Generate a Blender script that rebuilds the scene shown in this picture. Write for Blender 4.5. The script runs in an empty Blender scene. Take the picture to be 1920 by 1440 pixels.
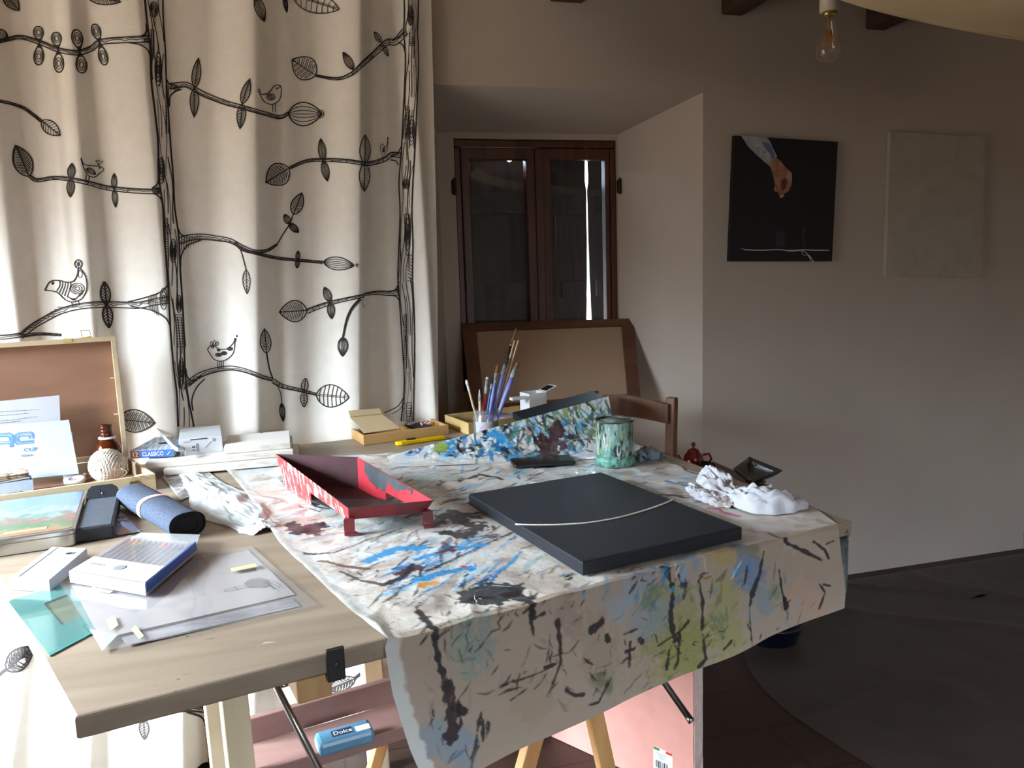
import bpy, bmesh, math, random
import numpy as np
from mathutils import Vector, Matrix, Euler, noise
random.seed(7); RNG = np.random.default_rng(7)
scene = bpy.context.scene
COL = scene.collection
PI = math.pi

# ------------------------------------------------------------------ camera
F_PX = 1480.0; CAM_H = 1.33
_d = np.array([337.0, 10400.0, F_PX]); _d /= np.linalg.norm(_d)
_up = -_d
_x = np.array([5585.0, -389.0, F_PX]); _x = _x - _up*(_x@_up); _x /= np.linalg.norm(_x)
_y = np.cross(_up, _x)
R = np.array([_x, _y, _up])
if R[1][2] < 0: R[1] *= -1
CAM = np.array([0.0, 0.0, CAM_H])
cam_data = bpy.data.cameras.new('camera'); cam = bpy.data.objects.new('camera', cam_data)
COL.objects.link(cam); scene.camera = cam
cam_data.sensor_width = 36.0; cam_data.lens = 36.0*F_PX/1920.0
cam_data.clip_start = 0.02
_r = R@np.array([1,0,0]); _u = R@np.array([0,-1,0]); _b = -(R@np.array([0,0,1]))
cam.matrix_world = Matrix(((_r[0],_u[0],_b[0],0),(_r[1],_u[1],_b[1],0),(_r[2],_u[2],_b[2],CAM_H),(0,0,0,1)))

# ------------------------------------------------------------------ light
scene.view_settings.view_transform = 'Standard'; scene.view_settings.look = 'None'
scene.view_settings.gamma = 1; scene.view_settings.use_curve_mapping = False
scene.view_settings.exposure = 0.0
scene.cycles.max_bounces = 8; scene.cycles.diffuse_bounces = 5
scene.cycles.caustics_reflective = False; scene.cycles.caustics_refractive = False
scene.cycles.sample_clamp_indirect = 6.0
world = bpy.data.worlds.new('world'); scene.world = world; world.use_nodes = True
_wn, _wl = world.node_tree.nodes, world.node_tree.links; _bg = _wn['Background']
# hazy bright sky high up, dimmer towards the horizon, dark ground
_tc = _wn.new('ShaderNodeTexCoord'); _sp = _wn.new('ShaderNodeSeparateXYZ'); _wl.new(_tc.outputs['Generated'], _sp.inputs[0])
_cr = _wn.new('ShaderNodeValToRGB'); _e = _cr.color_ramp.elements
_e[0].position = 0.0; _e[0].color = (0.035, 0.032, 0.027, 1); _e[1].position = 1.0; _e[1].color = (0.70, 0.85, 1.0, 1)
for _p, _c in ((0.498, (0.035, 0.032, 0.027, 1)), (0.502, (0.055, 0.060, 0.062, 1)), (0.56, (0.085, 0.095, 0.105, 1)), (0.62, (0.30, 0.36, 0.42, 1)), (0.72, (0.80, 0.92, 1.0, 1))):
    _k = _e.new(_p); _k.color = _c
_ma = _wn.new('ShaderNodeMath'); _ma.operation = 'MULTIPLY_ADD'; _ma.inputs[1].default_value = 0.5; _ma.inputs[2].default_value = 0.5
_wl.new(_sp.outputs['Z'], _ma.inputs[0]); _wl.new(_ma.outputs[0], _cr.inputs[0]); _wl.new(_cr.outputs[0], _bg.inputs[0]); _bg.inputs[1].default_value = 122.0
# daylight window opening of the left wall (y0, y1, z0, z1) at x = WLX
WLX = -1.75
WIN = (0.9, 2.2, 0.05, 1.92)
pl = bpy.data.lights.new('daylight_portal', 'AREA'); pl.shape = 'RECTANGLE'
pl.size = WIN[1]-WIN[0]; pl.size_y = WIN[3]-WIN[2]; pl.cycles.is_portal = True
plo = bpy.data.objects.new('daylight_portal', pl); COL.objects.link(plo)
plo.location = (WLX-0.19, (WIN[0]+WIN[1])/2, (WIN[2]+WIN[3])/2)
plo.rotation_euler = (PI/2, 0, -PI/2)

# unseen window added behind the camera for fill light (x0, x1, z0, z1) at y = YB
YB = -2.6; FILL_WIN = (0.5, 1.7, 0.95, 1.85)
pl = bpy.data.lights.new('rear_fill_portal', 'AREA'); pl.shape = 'RECTANGLE'; pl.size = FILL_WIN[1]-FILL_WIN[0]; pl.size_y = FILL_WIN[3]-FILL_WIN[2]; pl.cycles.is_portal = True
plo = bpy.data.objects.new('rear_fill_portal', pl); COL.objects.link(plo)
plo.location = ((FILL_WIN[0]+FILL_WIN[1])/2, YB-0.19, (FILL_WIN[2]+FILL_WIN[3])/2); plo.rotation_euler = (PI/2, 0, PI)

# ------------------------------------------------------------------ geometry of the place
TZ = 0.80          # table top
WY = 2.75          # back wall
def ray(px, py):
    v = np.array([px-960.0, py-720.0, F_PX]); w = R@v; return w/np.linalg.norm(w)
def onz(px, py, z=TZ):
    r = ray(px, py); return Vector(CAM + r*((z-CAM_H)/r[2]))
def ony(px, py, Y):
    r = ray(px, py); return Vector(CAM + r*(Y/r[1]))
def onplane(px, py, p0, n):
    r = ray(px, py); p0 = np.array(p0); n = np.array(n)
    return Vector(CAM + r*(((p0-CAM)@n)/(r@n)))
def pxscale(p):    # metres per photograph pixel at point p
    c = R.T@(np.array(p)-CAM); return c[2]/F_PX

# ------------------------------------------------------------------ materials
def newmat(name):
    m = bpy.data.materials.new(name); m.use_nodes = True
    return m, m.node_tree.nodes, m.node_tree.links, m.node_tree.nodes['Principled BSDF']
def rgb(h):
    if isinstance(h, str):
        c = [int(h[i:i+2], 16)/255 for i in (0, 2, 4)]
        return tuple(x/12.92 if x <= 0.04045 else ((x+0.055)/1.055)**2.4 for x in c)+(1,)
    return tuple(h)+(1,) if len(h) == 3 else tuple(h)
def mat(name, col, rough=0.6, var=0.12, scale=12.0, bump=0.0, bscale=60.0, metal=0.0, stretch=None, spec=0.4, sheen=0.0, coat=0.0):
    m, N, L, B = newmat(name)
    c = rgb(col)
    B.inputs['Roughness'].default_value = rough; B.inputs['Metallic'].default_value = metal
    B.inputs['Specular IOR Level'].default_value = spec
    if sheen: B.inputs['Sheen Weight'].default_value = sheen
    if coat: B.inputs['Coat Weight'].default_value = coat
    tc = N.new('ShaderNodeTexCoord'); mp = N.new('ShaderNodeMapping'); L.new(tc.outputs['Object'], mp.inputs[0])
    if stretch: mp.inputs['Scale'].default_value = stretch
    nz = N.new('ShaderNodeTexNoise'); nz.inputs['Scale'].default_value = scale; nz.inputs['Detail'].default_value = 5
    L.new(mp.outputs[0], nz.inputs['Vector'])
    mr = N.new('ShaderNodeMapRange'); mr.inputs[1].default_value = 0.3; mr.inputs[2].default_value = 0.7
    mr.inputs[3].default_value = 1-var; mr.inputs[4].default_value = 1+var
    L.new(nz.outputs['Fac'], mr.inputs[0])
    mx = N.new('ShaderNodeVectorMath'); mx.operation = 'MULTIPLY'; mx.inputs[0].default_value = c[:3]
    L.new(mr.outputs[0], mx.inputs[1]); L.new(mx.outputs[0], B.inputs['Base Color'])
    if bump:
        nb = N.new('ShaderNodeTexNoise'); nb.inputs['Scale'].default_value = bscale; nb.inputs['Detail'].default_value = 4
        L.new(mp.outputs[0], nb.inputs['Vector'])
        bp = N.new('ShaderNodeBump'); bp.inputs['Strength'].default_value = bump; bp.inputs['Distance'].default_value = 0.01
        L.new(nb.outputs['Fac'], bp.inputs['Height']); L.new(bp.outputs[0], B.inputs['Normal'])
    return m
def splat(name, base, layers, rough=0.5, bump=0.3, coat=0.0, metal=0.0):
    """base colour with splashes: layers = (colour, noise scale, threshold, stretch, softness)"""
    m, N, L, B = newmat(name)
    B.inputs['Roughness'].default_value = rough; B.inputs['Coat Weight'].default_value = coat
    tc = N.new('ShaderNodeTexCoord'); cur = None; hs = None
    for i, (col, sc, th, st, soft) in enumerate(layers):
        mp = N.new('ShaderNodeMapping'); mp.inputs['Scale'].default_value = st or (1, 1, 1)
        mp.inputs['Location'].default_value = (i*3.7, i*1.9, i*5.1)
        L.new(tc.outputs['Object'], mp.inputs[0])
        nz = N.new('ShaderNodeTexNoise'); nz.inputs['Scale'].default_value = sc; nz.inputs['Detail'].default_value = 6
        nz.inputs['Roughness'].default_value = 0.62
        L.new(mp.outputs[0], nz.inputs['Vector'])
        mr = N.new('ShaderNodeMapRange'); mr.inputs[1].default_value = th-soft; mr.inputs[2].default_value = th+soft
        L.new(nz.outputs['Fac'], mr.inputs[0])
        mx = N.new('ShaderNodeMix'); mx.data_type = 'RGBA'
        L.new(mr.outputs[0], mx.inputs[0])
        if cur is None: mx.inputs[6].default_value = rgb(base)
        else: L.new(cur, mx.inputs[6])
        mx.inputs[7].default_value = rgb(col); cur = mx.outputs[2]
        hs = mr.outputs[0]
    L.new(cur, B.inputs['Base Color'])
    bp = N.new('ShaderNodeBump'); bp.inputs['Strength'].default_value = bump; bp.inputs['Distance'].default_value = 0.004
    L.new(hs, bp.inputs['Height']); L.new(bp.outputs[0], B.inputs['Normal'])
    return m
def wood(name, c1, c2, scale=6.0, axis=0, rough=0.55, bump=0.15):
    m, N, L, B = newmat(name); B.inputs['Roughness'].default_value = rough
    tc = N.new('ShaderNodeTexCoord'); mp = N.new('ShaderNodeMapping')
    s = [8.0, 8.0, 8.0]; s[axis] = 0.8; mp.inputs['Scale'].default_value = s
    L.new(tc.outputs['Object'], mp.inputs[0])
    nz = N.new('ShaderNodeTexNoise'); nz.inputs['Scale'].default_value = scale; nz.inputs['Detail'].default_value = 6
    nz.inputs['Distortion'].default_value = 0.6
    L.new(mp.outputs[0], nz.inputs['Vector'])
    cr = N.new('ShaderNodeValToRGB'); cr.color_ramp.elements[0].position = 0.3; cr.color_ramp.elements[1].position = 0.7
    cr.color_ramp.elements[0].color = rgb(c1); cr.color_ramp.elements[1].color = rgb(c2)
    L.new(nz.outputs['Fac'], cr.inputs[0]); L.new(cr.outputs[0], B.inputs['Base Color'])
    bp = N.new('ShaderNodeBump'); bp.inputs['Strength'].default_value = bump; bp.inputs['Distance'].default_value = 0.003
    L.new(nz.outputs['Fac'], bp.inputs['Height']); L.new(bp.outputs[0], B.inputs['Normal'])
    return m
def glassmat(name, col=(1, 1, 1), rough=0.02, alpha=0.12, tint=None):
    """clear film or glass: transparent body with a glossy coat by fresnel"""
    m, N, L, B = newmat(name); N.remove(B)
    tr = N.new('ShaderNodeBsdfTransparent'); tr.inputs[0].default_value = rgb(tint or col)
    gl = N.new('ShaderNodeBsdfGlossy'); gl.inputs[0].default_value = rgb(col); gl.inputs[1].default_value = rough
    df = N.new('ShaderNodeBsdfDiffuse'); df.inputs[0].default_value = rgb(col)
    lw_ = N.new('ShaderNodeLayerWeight'); lw_.inputs[0].default_value = 0.5
    pw = N.new('ShaderNodeMath'); pw.operation = 'POWER'; pw.inputs[1].default_value = 4.0; L.new(lw_.outputs['Facing'], pw.inputs[0])
    fr = N.new('ShaderNodeMath'); fr.operation = 'MULTIPLY_ADD'; fr.inputs[1].default_value = 0.75; fr.inputs[2].default_value = 0.045; L.new(pw.outputs[0], fr.inputs[0])
    m1 = N.new('ShaderNodeMixShader'); m1.inputs[0].default_value = alpha
    L.new(tr.outputs[0], m1.inputs[1]); L.new(df.outputs[0], m1.inputs[2])
    m2 = N.new('ShaderNodeMixShader'); L.new(fr.outputs[0], m2.inputs[0]); L.new(m1.outputs[0], m2.inputs[1]); L.new(gl.outputs[0], m2.inputs[2])
    L.new(m2.outputs[0], N['Material Output'].inputs[0])
    return m
def vcolmat(name, rough=0.5, bump=0.2, bscale=90, coat=0.0):
    m, N, L, B = newmat(name); B.inputs['Roughness'].default_value = rough; B.inputs['Coat Weight'].default_value = coat
    at = N.new('ShaderNodeAttribute'); at.attribute_name = 'pigment'
    L.new(at.outputs['Color'], B.inputs['Base Color'])
    nb = N.new('ShaderNodeTexNoise'); nb.inputs['Scale'].default_value = bscale; nb.inputs['Detail'].default_value = 5
    tc = N.new('ShaderNodeTexCoord'); L.new(tc.outputs['Object'], nb.inputs['Vector'])
    bp = N.new('ShaderNodeBump'); bp.inputs['Strength'].default_value = bump; bp.inputs['Distance'].default_value = 0.006
    L.new(nb.outputs['Fac'], bp.inputs['Height']); L.new(bp.outputs[0], B.inputs['Normal'])
    return m

# ------------------------------------------------------------------ mesh helpers
class MB:
    def __init__(s): s.v = []; s.f = []; s.m = []; s.mats = []; s.sm = []
    def mi(s, m):
        if m not in s.mats: s.mats.append(m)
        return s.mats.index(m)
    def add(s, vs, fs, m, smooth=False):
        o = len(s.v); k = s.mi(m)
        s.v += [tuple(p) for p in vs]
        for f in fs: s.f.append(tuple(i+o for i in f)); s.m.append(k); s.sm.append(smooth)
        return s
    def box(s, c, d, m, mx=None, bev=0.0):
        """box centre c, full size d, optional matrix; small chamfer on all edges"""
        hx, hy, hz = d[0]/2, d[1]/2, d[2]/2
        b = min(bev, hx*0.9, hy*0.9, hz*0.9)
        if b <= 0:
            vs = [(x*hx, y*hy, z*hz) for x in (-1, 1) for y in (-1, 1) for z in (-1, 1)]
            fs = [(0,1,3,2),(4,6,7,5),(0,4,5,1),(2,3,7,6),(0,2,6,4),(1,5,7,3)]
        else:
            bm = bmesh.new(); bmesh.ops.create_cube(bm, size=1.0)
            for v in bm.verts: v.co = Vector((v.co.x*d[0], v.co.y*d[1], v.co.z*d[2]))
            bmesh.ops.bevel(bm, geom=bm.edges[:], offset=b, segments=2, profile=0.5, affect='EDGES')
            bm.verts.index_update()
            vs = [tuple(v.co) for v in bm.verts]; fs = [tuple(v.index for v in f.verts) for f in bm.faces]; bm.free()
        vs = [Vector(v)+Vector(c) for v in vs]
        if mx is not None: vs = [mx@v for v in vs]
        return s.add(vs, fs, m)
    def prism(s, pts, z0, z1, m, mx=None, bev=0.0):
        """vertical prism over polygon pts (x, y)"""
        n = len(pts)
        a = sum(pts[i][0]*pts[(i+1)%n][1]-pts[(i+1)%n][0]*pts[i][1] for i in range(n))
        if a < 0: pts = pts[::-1]
        rings = [(0.0, z0), (0.0, z1)]
        if bev > 0: rings = [(bev, z0), (0, z0+bev), (0, z1-bev), (bev*0.3, z1-bev*0.3), (bev, z1)]
        vs = []
        for off, z in rings:
            for i in range(n):
                p = Vector(pts[i][:2]); e0 = (p-Vector(pts[i-1][:2])).normalized(); e1 = (Vector(pts[(i+1)%n][:2])-p).normalized()
                n0 = Vector((-e0.y, e0.x)); n1 = Vector((-e1.y, e1.x)); b = (n0+n1)
                q = p+b*(off/max(0.3, 1+n0.dot(n1)))
                vs.append(Vector((q.x, q.y, z)))
        fs = [tuple(range(n))[::-1], tuple(range((len(rings)-1)*n, len(rings)*n))]
        for k in range(len(rings)-1):
            for i in range(n):
                j = (i+1)%n; fs.append((k*n+i, k*n+j, (k+1)*n+j, (k+1)*n+i))
        if mx is not None: vs = [mx@v for v in vs]
        return s.add(vs, fs, m)
    def hexa(s, bot, top, m):
        """box from 4 bottom and 4 top corners"""
        return s.add(list(bot)+list(top), [(3,2,1,0),(4,5,6,7),(0,1,5,4),(1,2,6,5),(2,3,7,6),(3,0,4,7)], m)
    def quad(s, a, b, c, d, m): return s.add([a, b, c, d], [(0, 1, 2, 3)], m)
    def slab(s, a, b, c, d, t, m):
        """thin sheet a b c d thickened by t along its normal"""
        a, b, c, d = map(Vector, (a, b, c, d)); n = (b-a).cross(d-a).normalized()*t
        return s.hexa([a, b, c, d], [a+n, b+n, c+n, d+n], m)
    def tube(s, pts, r, m, n=10, cap=True, sx=1.0, up=None):
        pts = [Vector(p) for p in pts]; k = len(pts)
        rs = r if isinstance(r, (list, tuple)) else [r]*k
        vs = []; fs = []; u = None
        for i, p in enumerate(pts):
            t = (pts[min(i+1, k-1)]-pts[max(i-1, 0)]).normalized()
            if u is None:
                u = Vector(up) if up else (Vector((0, 0, 1)) if abs(t.z) < 0.9 else Vector((1, 0, 0)))
            u = (u-t*u.dot(t)).normalized(); w = t.cross(u)
            for j in range(n):
                a = 2*PI*j/n; vs.append(p+u*math.sin(a)*rs[i]+w*math.cos(a)*rs[i]*sx)
        for i in range(k-1):
            for j in range(n):
                q = (j+1)%n; fs.append((i*n+j, i*n+q, (i+1)*n+q, (i+1)*n+j))
        if cap: fs.append(tuple(range(n))[::-1]); fs.append(tuple(range((k-1)*n, k*n)))
        return s.add(vs, fs, m, True)
    def lathe(s, prof, m, n=28, mx=None, ell=1.0):
        """profile of (r, z) turned about z"""
        vs = []; fs = []
        for r_, z in prof:
            for j in range(n):
                a = 2*PI*j/n; vs.append(Vector((r_*math.cos(a), r_*math.sin(a)*ell, z)))
        for i in range(len(prof)-1):
            for j in range(n):
                q = (j+1)%n; fs.append((i*n+j, i*n+q, (i+1)*n+q, (i+1)*n+j))
        if prof[0][0] > 1e-4: fs.append(tuple(range(n))[::-1])
        if prof[-1][0] > 1e-4: fs.append(tuple(range((len(prof)-1)*n, len(prof)*n)))
        if mx is not None: vs = [mx@v for v in vs]
        return s.add(vs, fs, m, True)
    def grid(s, fn, nu, nv, m, smooth=True, closed=False):
        vs = [fn(i/(nu-1), j/(nv-1)) for j in range(nv) for i in range(nu)]
        fs = [(j*nu+i, j*nu+i+1, (j+1)*nu+i+1, (j+1)*nu+i) for j in range(nv-1) for i in range(nu-1)]
        return s.add(vs, fs, m, smooth)
    def build(s, name, parent=None, solid=0.0, auto=True):
        me = bpy.data.meshes.new(name); me.from_pydata(s.v, [], s.f)
        for m in s.mats: me.materials.append(m)
        me.polygons.foreach_set('material_index', s.m); me.polygons.foreach_set('use_smooth', s.sm); me.update()
        o = bpy.data.objects.new(name, me); COL.objects.link(o)
        if parent is not None: o.parent = parent
        if solid:
            md = o.modifiers.new('thickness', 'SOLIDIFY'); md.thickness = solid; md.offset = 0
        return o
def tag(o, label=None, cat=None, group=None, kind=None):
    if label: o['label'] = label
    if cat: o['category'] = cat
    if group: o['group'] = group
    if kind: o['kind'] = kind
    return o
def thing(name, label, cat, loc=(0, 0, 0), rz=0.0, group=None):
    o = bpy.data.objects.new(name, None); COL.objects.link(o); o.empty_display_size = 0.05
    o.location = loc; o.rotation_euler = (0, 0, rz)
    bpy.context.view_layer.update()
    return tag(o, label, cat, group)
def wpart(mb, name, parent, label=None, solid=0.0):
    """a part whose mesh was made in world space, hung under an unrotated thing"""
    o = mb.build(name, parent, solid)
    p = parent; off = Vector((0, 0, 0))
    while p is not None: off = off+p.location; p = p.parent
    for v in o.data.vertices: v.co -= off
    if label: o['label'] = label
    return o
def struct(mb, name, solid=0.0):
    o = mb.build(name, None, solid); o['kind'] = 'structure'; return o
def frame4(A, B, C):
    """right-angled frame at A, x towards B, y on C's side -> (matrix, width, depth)"""
    A, B, C = Vector(A), Vector(B), Vector(C)
    x = (B-A); w = x.length; x.normalize(); z = Vector((0, 0, 1)); y = z.cross(x)
    dpt = (C-A).dot(y)
    M = Matrix(((x.x, y.x, z.x, A.x), (x.y, y.y, z.y, A.y), (x.z, y.z, z.z, A.z), (0, 0, 0, 1)))
    return M, w, dpt
def rectbox(pA, pB, pC, ztop):
    """footprint rectangle from the pixels of three top corners (front-left, front-right, rear-left) at height ztop"""
    M, w, d = frame4(onz(*pA, ztop), onz(*pB, ztop), onz(*pC, ztop)); return M, w, d
def catmull(pts, n=6):
    pts = [np.array(p, float) for p in pts]
    if len(pts) < 3: return pts
    P = [2*pts[0]-pts[1]]+pts+[2*pts[-1]-pts[-2]]; out = []
    for i in range(1, len(P)-2):
        p0, p1, p2, p3 = P[i-1:i+3]
        for k in range(n):
            t = k/n; out.append(0.5*((2*p1)+(-p0+p2)*t+(2*p0-5*p1+4*p2-p3)*t*t+(-p0+3*p1-3*p2+p3)*t**3))
    out.append(pts[-1]); return out
def textmesh(txt, size, M, m, parent, name='lettering', label=None, extrude=0.0002, align='LEFT', sx=1.0):
    cu = bpy.data.curves.new(name, 'FONT'); cu.body = txt; cu.size = size; cu.extrude = extrude; cu.align_x = align
    cu.resolution_u = 3
    o = bpy.data.objects.new(name, cu); COL.objects.link(o)
    dg = bpy.context.evaluated_depsgraph_get(); me = bpy.data.meshes.new_from_object(o.evaluated_get(dg))
    bpy.data.objects.remove(o); bpy.data.curves.remove(cu)
    me.materials.clear(); me.materials.append(m)
    off = Vector((0, 0, 0)); p = parent
    while p is not None: off = off+p.location; p = p.parent
    for v in me.vertices: v.co = (M@Vector((v.co.x*sx, v.co.y, v.co.z)))-off
    o = bpy.data.objects.new(name, me); COL.objects.link(o); o.parent = parent
    if label: o['label'] = label
    return o
def axes(o, x, y):
    """matrix with origin o, x and y directions"""
    x = Vector(x).normalized(); y = Vector(y); z = x.cross(y).normalized(); y = z.cross(x)
    return Matrix(((x.x, y.x, z.x, o[0]), (x.y, y.y, z.y, o[1]), (x.z, y.z, z.z, o[2]), (0, 0, 0, 1)))
# ================================================================== the room
plaster = mat('plaster', 'b9aca0', 0.95, 0.04, 3.0, 0.10, 9.0, spec=0.15)
ceil_m = mat('ceiling_boards', 'c2a98a', 0.8, 0.1, 5.0)
beam_m = wood('beam_wood', '2f1b0e', '4a2e1a', 3.0, 1, 0.7)
dkwood = wood('window_wood', '3a1a0c', '5c2c14', 4.0, 2, 0.4)
oldwood = wood('shutter_wood', '2e2621', '54463c', 3.0, 2, 0.9)
pane_m = glassmat('pane_glass', (0.9, 0.95, 1.0), 0.03, 0.02)

def floor_mat():
    m, N, L, B = newmat('floor_planks'); B.inputs['Roughness'].default_value = 0.55
    tc = N.new('ShaderNodeTexCoord'); mp = N.new('ShaderNodeMapping'); mp.inputs['Rotation'].default_value = (0, 0, 0.02)
    L.new(tc.outputs['Object'], mp.inputs[0])
    br = N.new('ShaderNodeTexBrick'); br.inputs['Scale'].default_value = 1.0
    br.inputs['Brick Width'].default_value = 2.4; br.inputs['Row Height'].default_value = 0.21; br.inputs['Mortar Size'].default_value = 0.003
    br.inputs['Color1'].default_value = rgb('38231a'); br.inputs['Color2'].default_value = rgb('2e1c14'); br.inputs['Mortar'].default_value = rgb('140a06')
    L.new(mp.outputs[0], br.inputs['Vector'])
    m2 = N.new('ShaderNodeMapping'); m2.inputs['Scale'].default_value = (1.5, 18, 1); L.new(tc.outputs['Object'], m2.inputs[0])
    nz = N.new('ShaderNodeTexNoise'); nz.inputs['Scale'].default_value = 4; nz.inputs['Detail'].default_value = 6; L.new(m2.outputs[0], nz.inputs['Vector'])
    mr = N.new('ShaderNodeMapRange'); mr.inputs[3].default_value = 0.65; mr.inputs[4].default_value = 1.3; L.new(nz.outputs['Fac'], mr.inputs[0])
    vm = N.new('ShaderNodeVectorMath'); vm.operation = 'MULTIPLY'; L.new(br.outputs['Color'], vm.inputs[0]); L.new(mr.outputs[0], vm.inputs[1])
    L.new(vm.outputs[0], B.inputs['Base Color'])
    return m
XR = 3.13; ZC = 2.45
struct(MB().box(((XR+WLX)/2, (WY+YB)/2+0.3, -0.05), (XR-WLX+1.2, WY-YB+1.6, 0.1), floor_mat()), 'floor')
struct(MB().box(((XR+WLX)/2, (WY+YB)/2+0.3, ZC+0.05), (XR-WLX+1.2, WY-YB+1.6, 0.1), ceil_m), 'ceiling')

# back wall with the splayed window niche
ND = 0.32; NY = WY+ND
nxl, nxr, nzt = 0.42, 1.503, 1.965                      # niche mouth
_bl = 0.555; _br = ony(1160, 400, NY).x; _bt = ony(1000, 250, NY).z; wx0 = ony(850, 257, NY).x; wx1 = ony(1157, 300, NY).x; wzt = ony(1000, 261, NY).z; wzb = 0.86
T = 0.5
mb = MB()
def wallblock(x0, x1, z0, z1): mb.box(((x0+x1)/2, WY+T/2, (z0+z1)/2), (x1-x0, T, z1-z0), plaster)
wallblock(WLX-0.3, nxl, 0, ZC); wallblock(nxr, XR+0.3, 0, ZC)
wallblock(nxl, nxr, nzt+0.0, ZC)
# splayed reveals of the niche
def wedge(a, b, c, z0, z1): mb.add([(p[0], p[1], z0) for p in (a, b, c)]+[(p[0], p[1], z1) for p in (a, b, c)], [(2,1,0),(3,4,5),(0,1,4,3),(1,2,5,4),(2,0,3,5)], plaster)
wedge((nxr, WY), (nxr, NY), (_br, NY), 0, nzt)
wedge((nxl, NY), (nxl, WY), (_bl, NY), 0, nzt)
mb.add([(nxl, WY, nzt), (nxr, WY, nzt), (nxr, NY, nzt), (nxl, NY, nzt), (nxr, NY, _bt), (nxl, NY, _bt)],
       [(0, 1, 4, 5), (0, 5, 3), (1, 2, 4), (3, 5, 4, 2), (0, 3, 2, 1)], plaster)
# wall round and under the window at the back of the niche
def back(x0, x1, z0, z1): mb.box(((x0+x1)/2, NY+(T-ND)/2, (z0+z1)/2), (x1-x0, T-ND, z1-z0), plaster)
back(nxl, wx0, 0, nzt); back(wx1, nxr, 0, nzt); back(wx0, wx1, 0, wzb); back(wx0, wx1, wzt, nzt)
struct(mb, 'wall_back')

# window with two casements; old shutters closed behind it
wn = bpy.data.objects.new('window_1', None); COL.objects.link(wn); wn['kind'] = 'structure'
wn.location = ((wx0+wx1)/2, NY, wzb)
mid = (wx0+wx1)/2 + 0.005
fr = MB(); ft = 0.045
g = 0.0015
x0, x1, zt_ = wx0+g, wx1-g, wzt-g; zb = wzb+g
fr.box(((x0+x1)/2, NY+0.045, zt_-0.014), (x1-x0, 0.07, 0.028), dkwood, bev=0.004)
fr.box(((x0+x1)/2, NY+0.045, zb+0.02), (x1-x0, 0.07, 0.04), dkwood, bev=0.004)
for xx in (x0+0.012, x1-0.012): fr.box((xx, NY+0.045, (zt_+zb)/2), (0.024, 0.068, zt_-zb-0.06), dkwood, bev=0.004)
wpart(fr, 'window_frame', wn)
for a, b in ((x0+0.026, mid-0.001), (mid+0.001, x1-0.026)):
    s = MB(); z0_, z1_ = zb+0.042, zt_-0.03; w_ = 0.058
    s.box(((a+b)/2, NY+0.035, z1_-0.022), (b-a, 0.045, 0.044), dkwood, bev=0.004)
    s.box(((a+b)/2, NY+0.035, z0_+0.035), (b-a, 0.045, 0.07), dkwood, bev=0.004)
    for q, ww in ((a, 0.034 if a < mid-.1 else w_-.008), (b, w_-0.008 if b < mid+.01 else 0.020)):
        c = q+(ww/2 if q == a else -ww/2); s.box((c, NY+0.035, (z0_+z1_)/2), (ww, 0.0445, z1_-z0_-0.002), dkwood, bev=0.004)
    so = wpart(s, 'casement', wn)
    gl = MB().box(((a+b)/2, NY+0.04, (z0_+z1_)/2), (b-a-0.03, 0.004, z1_-z0_-0.07), pane_m)
    go = wpart(gl, 'pane', so)
# moulding strip over the meeting stiles
wpart(MB().box((mid, NY+0.008, (zb+zt_)/2+0.01), (0.034, 0.012, zt_-zb-0.09), dkwood, bev=0.004), 'meeting_strip', wn)
iron = mat('rusty_iron', '3a2a20', 0.7, 0.4, 80, metal=0.4)
for xx in (wx0-0.006, wx1+0.006):
    h = MB(); zz = ony(1157, 350, NY).z
    h.tube([(xx, NY-0.012, zz-0.03), (xx, NY-0.012, zz+0.03)], 0.007, iron, 8)
    h.tube([(xx, NY-0.012, zz+0.03), (xx, NY-0.012, zz+0.036)], [0.004, 0.001], iron, 8)
    h.box((xx, NY-0.004, zz), (0.02, 0.008, 0.05), iron, bev=0.001)
    wpart(h, 'hinge', wn)
# shutter boards with bright gaps between them
SY = NY+0.13
slx = ony(1102, 450, SY).x; slx2 = ony(1043, 450, SY).x
def shutter(pts, name, lab):
    m_ = MB(); n = len(pts)
    vs = [(p[0], SY, p[1]) for p in pts]+[(p[0], SY+0.007, p[1]) for p in pts]
    m_.add(vs, [tuple(range(n)), tuple(range(2*n-1, n-1, -1))]+[(i, i+n, (i+1) % n+n, (i+1) % n) for i in range(n)], oldwood)
    for zz in (1.25, 1.6): m_.box(((pts[0][0]+pts[1][0])/2, SY-0.012, zz), (abs(pts[1][0]-pts[0][0])-0.03, 0.02, 0.07), oldwood, bev=0.003)
    return wpart(m_, name, wn)
ztop_ = ony(950, 289, SY).z
e = [(0.013, 0.9), (0.012, 1.12), (0.009, 1.2), (0.0095, 1.22), (0.006, 1.3), (0.0055, 1.36), (0.0035, 1.45), (0.003, 1.6), (0.0022, 1.64), (0.002, 1.66), (0.007, 1.69), (0.008, 1.72), (0.006, 1.76), (0.006, 1.84)]
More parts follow.
